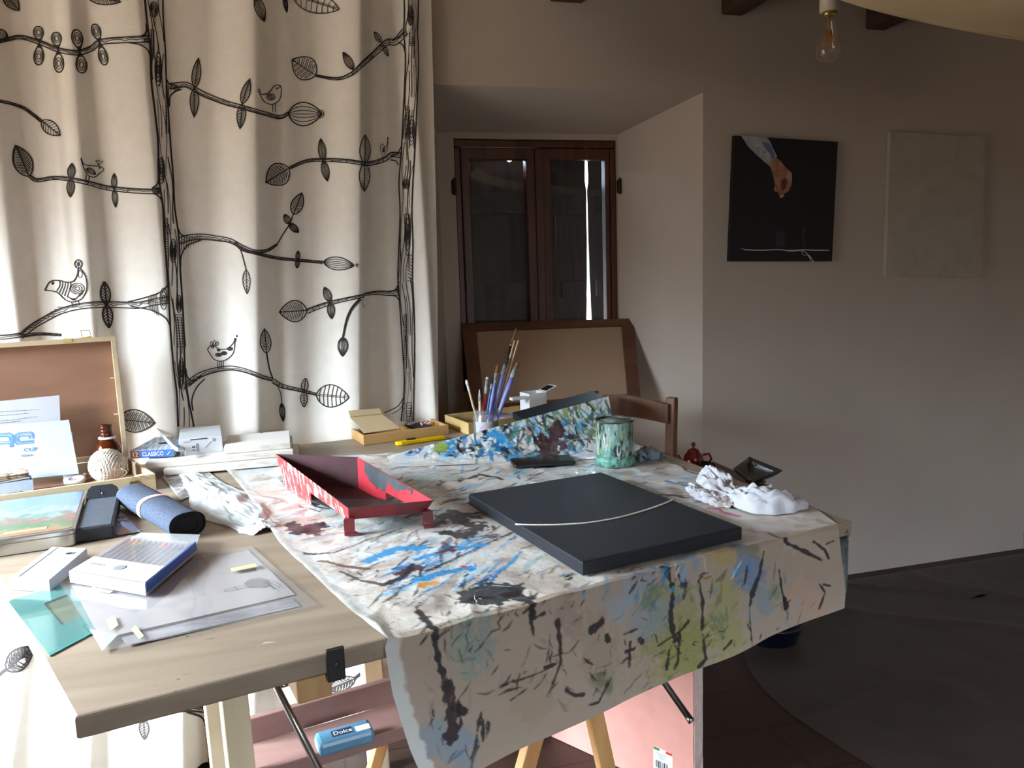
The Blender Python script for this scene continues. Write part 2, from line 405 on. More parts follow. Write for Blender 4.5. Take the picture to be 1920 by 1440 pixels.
# left leaf: its top right corner is broken off
def _sp(px, py): q = ony(px, py, SY); return (q.x, q.z)
shutter([(wx0-0.1, 0.85), (mid+0.02, 0.85), _sp(1012, 280), _sp(1000, 298), _sp(982, 297), _sp(962, 300), _sp(955, 304), _sp(946, 299), _sp(930, 296), _sp(912, 292), _sp(868, 288), (wx0-0.1, 1.9)], 'shutter', '')
shutter([(mid+0.0215, 0.85)]+[(slx2-0.001, 0.85), (slx2-0.001, 1.1), (slx2-0.0004, 1.2), (slx2-0.0003, 1.35), (slx2-0.0012, 1.5), (slx2-0.0002, 1.6), (slx2-0.0001, 1.9)]+[(mid+0.0215, 1.9)], 'shutter', '')
shutter([(slx2, 0.85)]+[(slx-w, z) for w, z in e]+[(slx-0.0025, 1.9), (slx2, 1.9)], 'shutter', '')
shutter([(slx+e[0][0], 0.85), (wx1+0.1, 0.85), (wx1+0.1, 1.9), (slx+0.0025, 1.9)]+[(slx+w, z) for w, z in e[::-1]], 'shutter', '')

# left wall with the daylight opening, right wall, wall behind the camera
mb = MB(); y0, y1, z0, z1 = WIN; t = 0.3
def lw(a, b, c, d): mb.box((WLX-t/2, (a+b)/2, (c+d)/2), (t, b-a, d-c), plaster)
lw(YB, y0, 0, ZC); lw(y1, WY, 0, ZC); lw(y0, y1, 0, z0); lw(y0, y1, z1, ZC)
struct(mb, 'wall_left')
mb = MB(); c = 0.05
for yy in (y0+c/2, y1-c/2): mb.box((WLX-0.2, yy, (z0+z1)/2), (0.06, c, z1-z0-0.002), dkwood, bev=0.004)
for zz in (z0+c/2, z1-c/2): mb.box((WLX-0.2, (y0+y1)/2, zz), (0.06, y1-y0-2*c, c-0.002), dkwood, bev=0.004)
struct(mb, 'window_2')
struct(MB().box((XR+0.15, (WY+YB)/2, ZC/2), (0.3, WY-YB, ZC), plaster), 'wall_right')
mb = MB(); a3, b3, c3, d3 = FILL_WIN
def rw(a, b, c, d): mb.box(((a+b)/2, YB-0.15, (c+d)/2), (b-a, 0.3, d-c), plaster)
rw(WLX-0.3, a3, 0, ZC); rw(b3, XR+0.3, 0, ZC); rw(a3, b3, 0, c3); rw(a3, b3, d3, ZC)
struct(mb, 'wall_rear')
mb = MB()
for xx in (a3+0.026, b3-0.026): mb.box((xx, YB-0.2, (c3+d3)/2), (0.05, 0.06, d3-c3-0.002), dkwood, bev=0.004)
for zz in (c3+0.026, d3-0.026): mb.box(((a3+b3)/2, YB-0.2, zz), (b3-a3-0.102, 0.06, 0.05), dkwood, bev=0.004)
struct(mb, 'fill_window')  # frame of the added fill window, never in view
# ceiling beams running out of the back wall
for k, (pa, pb, zl) in enumerate((((1030, 2), (1092, 10), 0), ((1358, 28), (1392, 32), 0), ((1631, 55), (1658, 60), 0))):
    A = ony(*pa, WY); B = ony(*pb, WY); w = max(0.09, B.x-A.x); x0b = B.x-w; zb_ = (A.z+B.z)/2
    o = MB().box((x0b+w/2, (WY+YB)/2, (zb_+ZC)/2), (w, WY-YB, ZC-zb_), beam_m, bev=0.008).build('trim_%d' % (k+1))
    o['kind'] = 'structure'
# ================================================================== the printed curtain
cloth_m = mat('curtain_cotton', 'e6e0d6', 0.9, 0.03, 30, 0.1, 400, sheen=0.1)
ink_m = mat('curtain_ink', '241d1a', 0.8, 0.1, 20)
CB0, CSL = 2.715, 0.10                  # base line of the curtain: y = CB0 + CSL*(x-0.45)
# fold ridges: x position at head height, width of the left (lit) flank, of the right flank, height, lean per metre of drop
def _fx(px): return ony(px, 450, 2.58).x
FOLDS = [(_fx(-330), .12, .06, .05, .02), (_fx(-210), .10, .07, .05, .02), (_fx(-90), .11, .05, .05, .02), (_fx(22), .11, .05, .045, .02), (_fx(120), .05, .03, .012, .02), (_fx(163), .075, .045, .042, .03), (_fx(300), .19, .05, .062, .0),
         (_fx(478), .14, .07, .062, .085), (_fx(540), .05, .06, .010, .05), (_fx(676), .15, .05, .060, .075), (_fx(740), .05, .05, .010, .0), (_fx(806), .055, .03, .03, -.02)]
def sstep(t): t = min(1, max(0, t)); return t*t*(3-2*t)
def curt_off(x, z):
    s = 0.0
    for xr, wl, wr, h, ln in FOLDS:
        c = xr-ln*(1.45-z)*0.8; dx = x-c
        if dx <= 0: t = max(0.0, 1+dx/wl)
        else: t = max(0.0, 1-dx/wr)
        s += h*t*t*(3-2*t)
    s += 0.006*math.sin(x*9+z*1.7)+0.004*math.sin(x*23-z*2.5)
    fwd = 0.46*sstep((0.72-z)/0.74)
    return s+fwd
def curt(x, z, lift=0.0): return Vector((x, CB0+CSL*(x-0.45)-curt_off(x, z)-lift, z))
def curt_hit(px, py):
    r = ray(px, py); n = np.array([-CSL, 1.0, 0]); off = 0.0
    for _ in range(14):
        p0 = np.array([0.45, CB0-off, 0]); t = ((p0-CAM)@n)/(r@n); p = CAM+r*t
        off = 0.5*off+0.5*curt_off(p[0], p[2])
    return p[0], p[2]
def edge_x(z): return 0.492-0.03*(2.2-z)/1.3-0.025*sstep((1.4-z)/1.2)
cu = MB()
NX, NZ = 420, 160
def cfn(u, v):
    z = 0.012+v*(2.44-0.012); xe = edge_x(z); x = -1.55+u*(xe+1.55); return curt(x, z)
cu.grid(cfn, NX, NZ, cloth_m)
INK = []
def ribbon(q, w):
    """q: list of (x, z) on the cloth, w: width in metres (number or per-point list)"""
    n = len(q)
    if n < 2: return
    ws = w if isinstance(w, list) else [w]*n
    vs = []
    for i in range(n):
        a = np.array(q[max(i-1, 0)]); b = np.array(q[min(i+1, n-1)]); t = b-a; L = np.hypot(*t)
        t = t/L if L > 1e-9 else np.array([1.0, 0.0]); nn = np.array([-t[1], t[0]])*ws[i]/2
        for sg in (1, -1):
            p = np.array(q[i])+sg*nn; vs.append(curt(p[0], p[1], 0.0018))
    cu.add(vs, [(2*i, 2*i+1, 2*i+3, 2*i+2) for i in range(n-1)], ink_m)
PXM = 0.00145
def ink(pts, w=2.6, smooth=5, wob=0.0):
    c = catmull(pts, smooth) if smooth and len(pts) > 2 else pts
    # subdivide long spans so that the line follows the folds
    out = [np.array(c[0], float)]
    for a, b in zip(c[:-1], c[1:]):
        a = np.array(a, float); b = np.array(b, float); k = max(1, int(np.hypot(*(b-a))/9))
        for j in range(1, k+1): out.append(a+(b-a)*j/k)
    if wob:
        for i in range(len(out)): out[i] = out[i]+RNG.normal(0, wob, 2)
    ribbon([curt_hit(*p) for p in out], w*PXM)
def lerp(a, b, t): return (a[0]+(b[0]-a[0])*t, a[1]+(b[1]-a[1])*t)
def leaf(b, t, hw, veins=6, style='v', w=2.4, rings=0):
    """b base, t tip, hw half width in pixels; style v: slanted veins, l: long lines, r: nested drops, x: cross bars"""
    b = np.array(b, float); t = np.array(t, float); ax = t-b; L = np.hypot(*ax); ax /= L; nn = np.array([-ax[1], ax[0]])
    def prof(s, k=1.0):
        if style == 'r': return 0.0 if s <= 0 or s >= 1 else hw*k*(math.sqrt(max(0, 1-((s-.62)/.38)**2)) if s > .62 else math.sin(PI/2*s/.62)**1.4)
        return hw*k*(math.sin(PI*s**0.85))**0.8 if 0 < s < 1 else 0.0
    S = [i/12 for i in range(13)] if style != 'r' else [0, .12, .25, .38, .5, .62, .74, .84, .92, .97, .99, 1]
    for sg in (1, -1): ink([b+ax*L*s+nn*sg*prof(s) for s in S], w, 2)
    if style == 'v':
        ink([b, t], w*0.9, 0)
        for i in range(1, veins+1):
            s = i/(veins+1)*0.85; e = min(0.97, s+0.16)
            for sg in (1, -1): ink([b+ax*L*s, b+ax*L*e+nn*sg*prof(e)*0.96], w*0.6, 0)
    elif style == 'l':
        for k in (0.65, 0.3, 0.0, -0.3, -0.65): ink([b+ax*L*s+nn*prof(s)*k for s in S], w*0.6, 2)
    elif style == 'r':
        for q in (0.68, 0.38):
            c = b+ax*L*0.62; pts = []
            for i in range(15):
                a = 2*PI*i/14; pts.append(c+ax*L*0.36*q*math.cos(a)+nn*hw*q*math.sin(a)*1.02)
            ink(pts, w*0.6, 2)
        for k in (-.4, 0, .4): ink([b, b+ax*L*0.25+nn*hw*k*0.7], w*0.7, 0)
    elif style == 'x':
        for k in (-0.06, 0.06): ink([b+ax*L*s+nn*hw*k for s in S], w*0.6, 2)
        for i in range(1, veins+1):
            s = i/(veins+1); ink([b+ax*L*(s+0.02)+nn*prof(s)*0.97, b+ax*L*(s-0.02), b+ax*L*(s+0.02)-nn*prof(s)*0.97], w*0.6, 3)
    elif style == 'h':
        ink([b, t], w*0.8, 0)
        for i in range(1, veins+1):
            s = i/(veins+1)
            for sg in (1, -1):
                p0 = b+ax*L*s; p1 = b+ax*L*min(.98, s+0.10)+nn*sg*prof(min(.98, s+0.10))*0.9
                ink([p0, p1], w*0.55, 0); ink([p0+ax*3, p1+ax*3-nn*sg*1.5], w*0.55, 0)
def branch(pts, w0, w1, bands=0, grain=True):
    c = [np.array(p, float) for p in catmull(pts, 6)]; n = len(c); A = []; Bp = []; M = []
    for i in range(n):
        t = c[min(i+1, n-1)]-c[max(i-1, 0)]; t /= max(1e-6, np.hypot(*t)); nn = np.array([-t[1], t[0]]); w = w0+(w1-w0)*i/(n-1)
        A.append(c[i]+nn*w/2); Bp.append(c[i]-nn*w/2); M.append(c[i]+nn*RNG.normal(0, w*0.12))
    ink(A, 2.3, 0); ink(Bp, 2.3, 0)
    if grain: ink(M, 1.5, 0); ink([a*0.6+b*0.4 for a, b in zip(A, M)], 1.1, 0)
    if bands:
        for i in range(int(n*0.25), n-1, max(1, int(n*0.75/bands))): ink([A[i], Bp[i]], 1.5, 0)
def pair(c, up, dn, hw, style='v', veins=5, w=2.0):
    if up: leaf(c, (c[0]+up[0], c[1]+up[1]), hw, veins, style, w)
    if dn: leaf(c, (c[0]+dn[0], c[1]+dn[1]), hw, veins, style, w)
def knot(c, rx, ry, n=3, w=1.5):
    for k in range(n):
        q = 1-k/n; ink([(c[0]+rx*q*math.cos(a), c[1]+ry*q*math.sin(a)) for a in [2*PI*i/12 for i in range(13)]], w, 2)
def trunk(left, right, knots=(), ladders=(), ngr=4):
    """outline points given top to bottom at matching heights"""
    ink(left, 3.0, 5); ink(right, 3.0, 5)
    Lc = catmull(left, 5); Rc = catmull(right, 5)
    for k in range(1, ngr+1):
        f = k/(ngr+1); ph = RNG.uniform(0, 6); pts = []
        for i, (a, b) in enumerate(zip(Lc, Rc)):
            g = f+0.09*math.sin(i*0.55+ph)+0.05*math.sin(i*0.23+ph*2); pts.append(a+(b-a)*min(0.93, max(0.07, g)))
        # broken into pieces of different length
        i = int(RNG.integers(0, 4))
        while i < len(pts)-2:
            m_ = int(RNG.integers(6, 16)); ink(pts[i:i+m_], float(RNG.choice([1.0, 1.4, 1.8])), 0); i += m_+int(RNG.integers(0, 3))
    for c, rx, ry in knots: knot(c, rx, ry, 4)
    for (xa, ya), (xb, yb), wd, n in ladders:
        for i in range(n):
            t = i/max(1, n-1); x = xa+(xb-xa)*t; y = ya+(yb-ya)*t; ink([(x-wd/2, y), (x+wd/2, y-1+2*RNG.random())], 1.4, 0)
        ink([(xa-wd/2, ya), (xb-wd/2, yb)], 1.4, 0); ink([(xa+wd/2, ya), (xb+wd/2, yb)], 1.4, 0)
# left tree
trunk([(270, -30), (275, 30), (282, 90), (284, 150), (291, 210), (297, 270), (298, 330), (306, 390), (308, 440), (313, 500), (317, 560), (320, 620), (326, 690), (332, 740), (334, 800)],
      [(306, -30), (306, 30), (310, 90), (312, 150), (316, 210), (320, 270), (325, 330), (328, 390), (335, 440), (338, 500), (342, 560), (345, 620), (347, 690), (352, 740), (364, 800)],
      [((289, 18), 8, 14), ((297, 130), 6, 32), ((303, 320), 6, 24), ((325, 470), 6, 22), ((336, 570), 5, 16), ((340, 700), 5, 30)],
      [((286, 55), (287, 110), 5, 16), ((314, 160), (314, 250), 5, 22), ((312, 410), (314, 500), 5, 22), ((336, 590), (341, 650), 15, 13)], 4)
# right tree
trunk([(757, -30), (758, 30), (757, 60), (760, 110), (758, 170), (755, 230), (752, 290), (748, 340), (750, 400), (748, 460), (746, 520), (750, 580), (755, 660), (758, 720), (752, 790)],
      [(785, -30), (784, 30), (783, 60), (785, 110), (783, 170), (780, 230), (777, 290), (774, 340), (772, 400), (774, 460), (773, 520), (776, 580), (777, 660), (776, 720), (775, 790)],
      [((771, 245), 6, 28), ((761, 345), 7, 9), ((764, 440), 5, 40), ((770, 30), 6, 18)],
      [((771, 62), (772, 86), 8, 7), ((764, 200), (758, 260), 6, 16), ((760, 590), (760, 690), 5, 26), ((766, 755), (768, 790), 10, 8)], 5)
ink([(745, 550), (750, 480), (752, 410)], 1.6)
for k in range(9): ink([(764, 470+k*7), (770, 480+k*6), (775, 476+k*7)], 1.5)
# right tree branches
branch([(760, 58), (742, 78), (725, 80), (705, 98), (680, 120), (660, 138), (632, 148), (592, 142)], 13, 3, 6)
ink([(757, 60), (748, 70), (735, 77)]); ink([(760, 100), (755, 85), (745, 79)])
leaf((592, 142), (548, 112), 22, 6, 'h'); leaf((662, 131), (643, 98), 7, 4, 'l', 2); leaf((714, 79), (702, 60), 5, 3, 'v', 1.8); leaf((718, 84), (728, 106), 4, 3, 'v', 1.8)
branch([(752, 292), (735, 290), (718, 300), (690, 307), (650, 302), (610, 300), (575, 302), (543, 315)], 9, 4, 16)
ink([(752, 275), (745, 288), (733, 293)]); ink([(747, 310), (742, 302), (733, 300)])
leaf((542, 315), (499, 342), 21, 9, 'h'); pair((606, 302), (-5, -42), (8, 38), 7, 'l', 5); pair((684, 306), (1, -53), (-1, 53), 10, 'v', 9, 2.2)
# tiny bird on that branch
ink([(719, 296), (713, 280), (716, 270), (724, 276), (727, 262), (726, 280), (720, 290)], 1.5); ink([(727, 262), (727, 257)], 3, 0); leaf((720, 276), (719, 286), 2.5, 0, 'l', 1.2)
branch([(746, 548), (730, 550), (705, 549), (683, 552)], 10, 4); branch([(683, 554), (650, 561), (620, 568), (598, 575), (575, 584)], 5, 8, 6)
ink([(748, 528), (742, 542), (728, 548)]); ink([(750, 565), (742, 556), (728, 553)])
leaf((576, 582), (524, 585), 20, 7, 'h', 2.6); pair((619, 566), (-11, -28), (3, 32), 7, 'l', 3)
branch([(676, 560), (660, 578), (650, 600), (643, 632)], 4, 2, 7); leaf((643, 632), (642, 668), 9, 0, 'l'); ink([(682, 552), (680, 568), (683, 578)], 1.2)
ink([(757, 745), (745, 762), (720, 774)], 2.2); ink([(758, 755), (748, 768), (735, 776)], 1.6); ink([(759, 765), (752, 772)], 1.6)
# left tree, branches to the right
branch([(318, 162), (335, 160), (352, 160), (380, 176), (420, 192), (460, 203), (500, 214), (525, 220), (542, 212)], 10, 5, 0)
ink([(312, 148), (318, 158), (330, 160)]); ink([(318, 200), (319, 182), (328, 172), (340, 168)]); knot((331, 166), 5, 4, 2)
pair((365, 165), (7, -55), (-1, 54), 8, 'h', 7, 2.2); pair((454, 195), (14, -46), (-4, 46), 8, 'h', 7, 2.2)
leaf((540, 214), (604, 214), 22, 0, 'l', 2.6); knot((601, 214), 6, 7, 2, 1.6)
# bird with a ringed breast
ink([(486, 172), (490, 177), (500, 176), (508, 170), (514, 162), (526, 161), (527, 178), (522, 190), (510, 196), (498, 192), (490, 182), (486, 172)], 1.9)
ink([(526, 161), (522, 166)], 1.6, 0); knot((508, 182), 8, 6, 3); knot((519, 166), 1.2, 1.2, 1); knot((486, 170), 2, 3, 1); ink([(511, 196), (512, 210)], 1.8, 0); ink([(516, 195), (517, 211)], 1.8, 0)
branch([(336, 452), (355, 446), (380, 444), (405, 447), (430, 451), (452, 462), (475, 471), (500, 470), (520, 458)], 12, 3, 0)
ink([(334, 428), (340, 440), (352, 443)]); ink([(339, 500), (340, 480), (352, 460), (378, 450)], 2.6)
for k in range(8): ink([(341+k*5, 442-abs(k-3)*0.2), (340+k*4.5, 472-k*2.5)], 1.2, 0)
branch([(440, 455), (455, 468), (480, 475), (520, 484), (560, 488), (605, 492)], 4, 4, 14)
ink([(520, 458), (530, 440), (543, 420), (550, 402)], 2.6); leaf((550, 402), (566, 362), 11, 6, 'h', 2.6); leaf((543, 420), (533, 402), 6, 3, 'l', 2); leaf((543, 420), (560, 436), 6, 3, 'l', 2.4)
leaf((606, 491), (664, 498), 12, 0, 'l', 2.2); [ink([(667, 497), (667+6*math.cos(a), 497+6*math.sin(a))], 1.4, 0) for a in (-1.1, -0.4, 0.3, 1.0)]
pair((558, 488), (1, -18), (-1, 15), 4, 'l', 3, 1.6)
ink([(430, 452), (445, 458), (453, 475), (459, 497), (461, 506)], 1.9); leaf((461, 506), (463, 551), 7, 6, 'v', 1.4)
branch([(352, 720), (372, 705), (395, 696), (430, 690), (460, 695), (490, 706), (512, 712)], 10, 5, 0); branch([(512, 714), (530, 724), (560, 731), (592, 739)], 8, 4, 7)
ink([(348, 690), (352, 708), (362, 713), (378, 703)]); ink([(362, 770), (360, 750), (368, 728), (384, 710)], 2.6)
for k in range(7): ink([(350+k*3, 716-k), (344+k*3.5, 733-k*3)], 1.4, 0)
pair((570, 735), (3, -26), (0, 28), 6.5, 'v', 4, 2.2); leaf((592, 740), (654, 745), 21, 7, 'x', 2.4); ink([(512, 711), (505, 690), (500, 662)], 3); leaf((500, 662), (496, 617), 10, 7, 'h', 2.2)
ink([(520, 722), (527, 740), (528, 756)], 1.8); leaf((528, 756), (531, 790), 5, 0, 'l', 2)
# bird with oval spots
ink([(389, 655), (394, 649), (402, 648), (410, 654), (425, 654), (436, 645), (440, 640), (438, 660), (428, 672), (415, 677), (402, 674), (394, 664), (389, 655)], 1.9)
for q in ((396, 640), (402, 638), (408, 640)): leaf((q[0]-(402-q[0])*-0.2, 648), q, 2.2, 0, 'n', 1.4)
for q in ((410, 665, 6, 3), (410, 656, 3, 2.4), (420, 662, 5, 3), (431, 654, 5, 3)): knot(q[:2], q[2], q[3], 3, 1.4)
knot((399, 650), 2.5, 2.5, 2, 1.3); knot((441, 637), 1.5, 2.5, 1, 2); knot((444, 630), 0.8, 1.2, 1, 2)
for x in (408, 415): ink([(x, 677), (x+1, 691)], 1.6, 0); ink([(x+4, 676), (x+4, 690)], 1.6, 0)
# left tree, branches to the left
branch([(282, 72), (262, 74), (235, 75), (190, 79), (170, 92), (145, 99), (110, 94), (75, 80), (40, 70), (15, 74), (-8, 80)], 12, 5, 0)
ink([(275, 45), (274, 62), (262, 70)]); ink([(284, 115), (278, 95), (262, 84), (240, 80)]); knot((277, 76), 6, 4, 2)
for c, u, d, hw in (((74, 80), (-3, -30), (-2, 42), 9), ((109, 92), (-5, -31), (2, 44), 9), ((150, 97), (-8, -41), (5, 40), 10), ((187, 80), (-11, -34), (10, 42), 8)):
    pair(c, u, d, hw, 'r', 3, 2.4)
leaf((14, 73), (-10, 56), 9, 4, 'l')
branch([(-10, 188), (20, 194), (45, 203), (62, 215), (78, 228)], 4, 4, 14); leaf((78, 227), (113, 254), 12, 6, 'v', 2)
branch([(300, 358), (280, 359), (240, 357), (200, 352), (165, 343), (130, 336), (100, 334), (70, 338), (55, 330)], 9, 5, 6)
ink([(298, 330), (296, 344), (285, 353)]); ink([(306, 385), (300, 370), (286, 362)]); knot((293, 357), 7, 6, 3)
leaf((55, 331), (30, 273), 17, 9, 'h', 2.6); pair((133, 335), (2, -29), (-1, 35), 7, 'l', 3, 2); pair((214, 355), (0, -30), (3, 34), 5, 'l', 0, 1.6)
# bird with a crest of three dots
ink([(152, 296), (158, 308), (172, 311), (186, 312), (195, 318), (186, 326), (178, 332), (167, 330), (160, 320), (155, 308), (152, 296)], 1.8); leaf((163, 316), (180, 327), 5, 0, 'l', 1.4)
for q in ((181, 302), (186, 301), (192, 303)): ink([(185, 311), q], 1.2, 0); knot(q, 0.8, 0.8, 1, 1.6)
knot((187, 315), 1, 1, 1, 1.5); ink([(162, 328), (161, 343)], 1.6, 0); ink([(168, 331), (166, 344)], 1.6, 0)
branch([(316, 562), (290, 566), (262, 572), (240, 572), (200, 571), (170, 572), (140, 576), (110, 585), (85, 598), (62, 612), (40, 630)], 12, 9, 0)
ink([(315, 535), (300, 548), (272, 558), (240, 566)]); ink([(320, 612), (310, 596), (285, 582), (245, 574)]); knot((307, 560), 7, 20, 3)
for k in range(6): ink([(278+k*3, 556-k), (280+k*3.4, 580+k*2.5)], 1.2, 0)
for k in range(12): ink([(42+k*6, 622-k*4.2), (52+k*6, 622-k*4.2)], 1.3, 0)
branch([(40, 628), (0, 632), (-40, 625)], 7, 8); branch([(40, 630), (75, 626), (115, 628)], 5, 3)
pair((200, 571), (-4, -43), (5, 44), 9, 'v', 6, 2.8)
# bird with striped collar and pompom
ink([(84, 544), (92, 530), (100, 526), (112, 526), (125, 529), (138, 527), (145, 515), (147, 503), (153, 506), (161, 520), (163, 540), (156, 557), (146, 564), (132, 566), (120, 560), (110, 550), (100, 546), (84, 544)], 2.2)
knot((145, 541), 13, 10, 3); knot((147, 495), 7, 8, 1, 1.8); [ink([(147, 495), (147+7*math.cos(a), 495+8*math.sin(a))], 1.3, 0) for a in [i*PI/4 for i in range(8)]]
knot((99, 531), 1.5, 2.2, 2, 1.6)
for k in range(5): ink([(112+k*5, 527+k*0.5), (112+k*5, 536), (106+k*5, 546+k*3)], 1.7)
for k in range(3): ink([(126+k*3, 556+k*2), (140, 560+k), (156, 550-k*3)], 1.3)
ink([(148, 505), (154, 512), (152, 520), (147, 518), (148, 505)], 1.3); ink([(134, 566), (137, 575)], 1.6, 0); ink([(147, 564), (150, 573)], 1.6, 0)
# leaves along the top edge
leaf((8, -14), (36, 20), 12, 6, 'h'); leaf((160, -10), (226, 4), 12, 8, 'h'); leaf((480, -6), (496, 41), 9, 0, 'l', 2.4); leaf((533, -8), (538, 24), 4, 0, 'l', 2)
leaf((548, -10), (636, 18), 21, 8, 'x', 2.2)
# big leaf behind the boxes and the lower repeat of the print
ink([(190, 786), (224, 787)], 3, 0); leaf((222, 786), (290, 793), 21, 9, 'h', 2.8)
leaf((12, 1256), (62, 1213), 19, 9, 'h', 3.4); ink([(-20, 1282), (12, 1256)], 3.4, 0); ink([(-20, 1276), (12, 1252)], 2.4, 0)
trunk([(378, 1300), (384, 1340), (388, 1380), (393, 1440), (396, 1480)], [(408, 1300), (412, 1340), (414, 1380), (420, 1440), (424, 1480)], [((402, 1318), 6, 12), ((408, 1415), 5, 24)], [((402, 1340), (406, 1390), 16, 11)], 3)
branch([(384, 1330), (350, 1328), (310, 1336), (265, 1345)], 10, 6); leaf((269, 1348), (271, 1386), 9, 6, 'v', 2.4); ink([(386, 1362), (378, 1344), (350, 1334)])
leaf((666, 1272), (612, 1294), 12, 9, 'h', 2.6); branch([(715, 1236), (690, 1252), (664, 1272)], 5, 3, 5); leaf((706, 1238), (712, 1275), 8, 0, 'l'); leaf((694, 1236), (700, 1214), 7, 0, 'l')
leaf((470, 1260), (540, 1285), 14, 7, 'h', 2.4); branch([(540, 1280), (600, 1300), (660, 1330)], 5, 4, 6)
branch([(640, 1452), (680, 1436), (720, 1428), (760, 1440)], 8, 6, 8); ink([(735, 1425), (750, 1410), (760, 1396)], 2.4); ink([(700, 1432), (740, 1418), (760, 1420)], 1.8)
curtain = cu.build('curtain')
tag(curtain, 'cream cotton curtain printed with black ink trees, birds and leaves, hanging behind the worktable', 'curtain')
curtain.modifiers.new('cloth', 'SOLIDIFY').thickness = 0.0012; curtain.modifiers['cloth'].offset = 1
curtain.modifiers.remove(curtain.modifiers['cloth'])
# ================================================================== the worktable
table_m = wood('table_board', '8a7967', 'a1917e', 2.6, 0, 0.5, 0.05)
def speckle_table(m):
    N, L = m.node_tree.nodes, m.node_tree.links; B = N['Principled BSDF']
    src = B.inputs['Base Color'].links[0].from_socket
    tc = N.new('ShaderNodeTexCoord'); cur = src
    for sc, th, st, col in ((60, 0.735, (1, 1, 1), '3c2f26'), (16, 0.74, (1, 2.2, 1), 'c8bcae'), (34, 0.74, (1, 5, 1), '54443a')):
        mp = N.new('ShaderNodeMapping'); mp.inputs['Scale'].default_value = st; L.new(tc.outputs['Object'], mp.inputs[0])
        nz = N.new('ShaderNodeTexNoise'); nz.inputs['Scale'].default_value = sc; nz.inputs['Detail'].default_value = 3; L.new(mp.outputs[0], nz.inputs['Vector'])
        mr = N.new('ShaderNodeMapRange'); mr.inputs[1].default_value = th-0.03; mr.inputs[2].default_value = th+0.01; mr.inputs[4].default_value = 0.8; L.new(nz.outputs['Fac'], mr.inputs[0])
        mx = N.new('ShaderNodeMix'); mx.data_type = 'RGBA'; L.new(mr.outputs[0], mx.inputs[0]); L.new(cur, mx.inputs[6]); mx.inputs[7].default_value = rgb(col); cur = mx.outputs[2]
    L.new(cur, B.inputs['Base Color'])
speckle_table(table_m)
pine = wood('pine', 'b98f5c', 'cfa875', 3.0, 2, 0.55)
paleply = wood('pale_plywood', 'b8a480', 'cab796', 3.0, 0, 0.6)
brownply = wood('brown_plywood', '85604a', '946d55', 2.2, 0, 0.6)
trwood = wood('trestle_wood', 'b98450', 'cd9c66', 3.0, 2, 0.5)
steel = mat('brushed_steel', '8f8a84', 0.28, 0.1, 40, metal=1.0)
blackmetal = mat('black_metal', '1d1c1c', 0.45, 0.2, 40)
FLc = onz(140, 1345); FRc = onz(1597, 976); tt = 0.032
fdir = (FRc-FLc); fdir.z = 0; fdir.normalize(); fnor = Vector((-fdir.y, fdir.x, 0))      # along the front edge, towards the back
RRc = onz(1215, 838); rd = (RRc-FRc).normalized(); RR = FRc+rd*((2.60-FRc.y)/rd.y)
ed = (onz(0, 1089)-FLc).normalized(); LR = FLc+ed*((2.40-FLc.y)/ed.y)
tpoly = [FLc, FRc, RR, Vector((0.80, 2.98, 0)), Vector((0.56, 2.98, 0)), Vector((0.52, 2.66, 0)), Vector((-0.05, 2.59, 0)), LR]
table = thing('worktable', 'large worn wooden worktable crowded with painting supplies, in front of the printed curtain', 'table', ((FLc.x+FRc.x)/2, 1.8, 0))
wpart(MB().prism([(p.x, p.y) for p in tpoly], TZ-tt, TZ, table_m, bev=0.004), 'tabletop', table)
# black corner bracket with a wooden block under the front edge
bp = onplane(630, 1250, FLc-fnor*0.004, fnor); Mb = axes(bp, fdir, fnor)
o = wpart(MB().box((0, 0.0, 0.004), (0.026, 0.006, 0.05), blackmetal, Mb, 0.002).box((0, 0.02, 0.026-0.04), (0.026, 0.04, 0.004), blackmetal, Mb, 0.001), 'corner_bracket', table)
wpart(MB().lathe([(0, 0), (0.003, 0), (0.002, 0.002), (0, 0.0025)], steel, 10, Mb@Matrix.Translation((0, -0.003, 0.006))@Matrix.Rotation(PI/2, 4, 'X')), 'screw', o)
wpart(MB().box((-0.03, 0.05, -0.03), (0.05, 0.08, 0.035), pine, Mb, 0.002), 'wooden_block', table)
def rod(pxa, pxb, ya, yb, r):
    a, b = ony(*pxa, ya), ony(*pxb, yb); a = a+(a-b)*((TZ-tt-0.001-a.z)/(a.z-b.z))
    m_ = MB(); m_.tube([a, b], r, steel, 12); d = (b-a).normalized()
    m_.tube([b-d*0.012, b+d*0.003], [r*1.12, r*1.12], steel, 12)
    return wpart(m_, 'steel_rod', table)
rod((519, 1290), (612, 1468), 1.30, 1.20, 0.006); rod((1240, 1272), (1296, 1352), 1.62, 1.55, 0.0078)

# trestles carrying the board
zt = TZ-tt-0.0015
def beam(mb, a, b, wx, wy, m, side, bev=0.003):
    """square bar from a to b; wx measured along 'side'"""
    a, b = Vector(a), Vector(b); ax = (b-a).normalized(); xx = Vector(side); xx = (xx-ax*xx.dot(ax)).normalized(); yy = ax.cross(xx)
    M_ = Matrix(((xx.x, yy.x, ax.x, a.x), (xx.y, yy.y, ax.y, a.y), (xx.z, yy.z, ax.z, a.z), (0, 0, 0, 1))); L_ = (b-a).length
    return mb.box((0, 0, L_/2), (wx, wy, L_), m, M_, bev)
def floor_feet(o, off):
    for v in o.data.vertices:
        if v.co.z+off < 0.001: v.co.z = 0.001-off
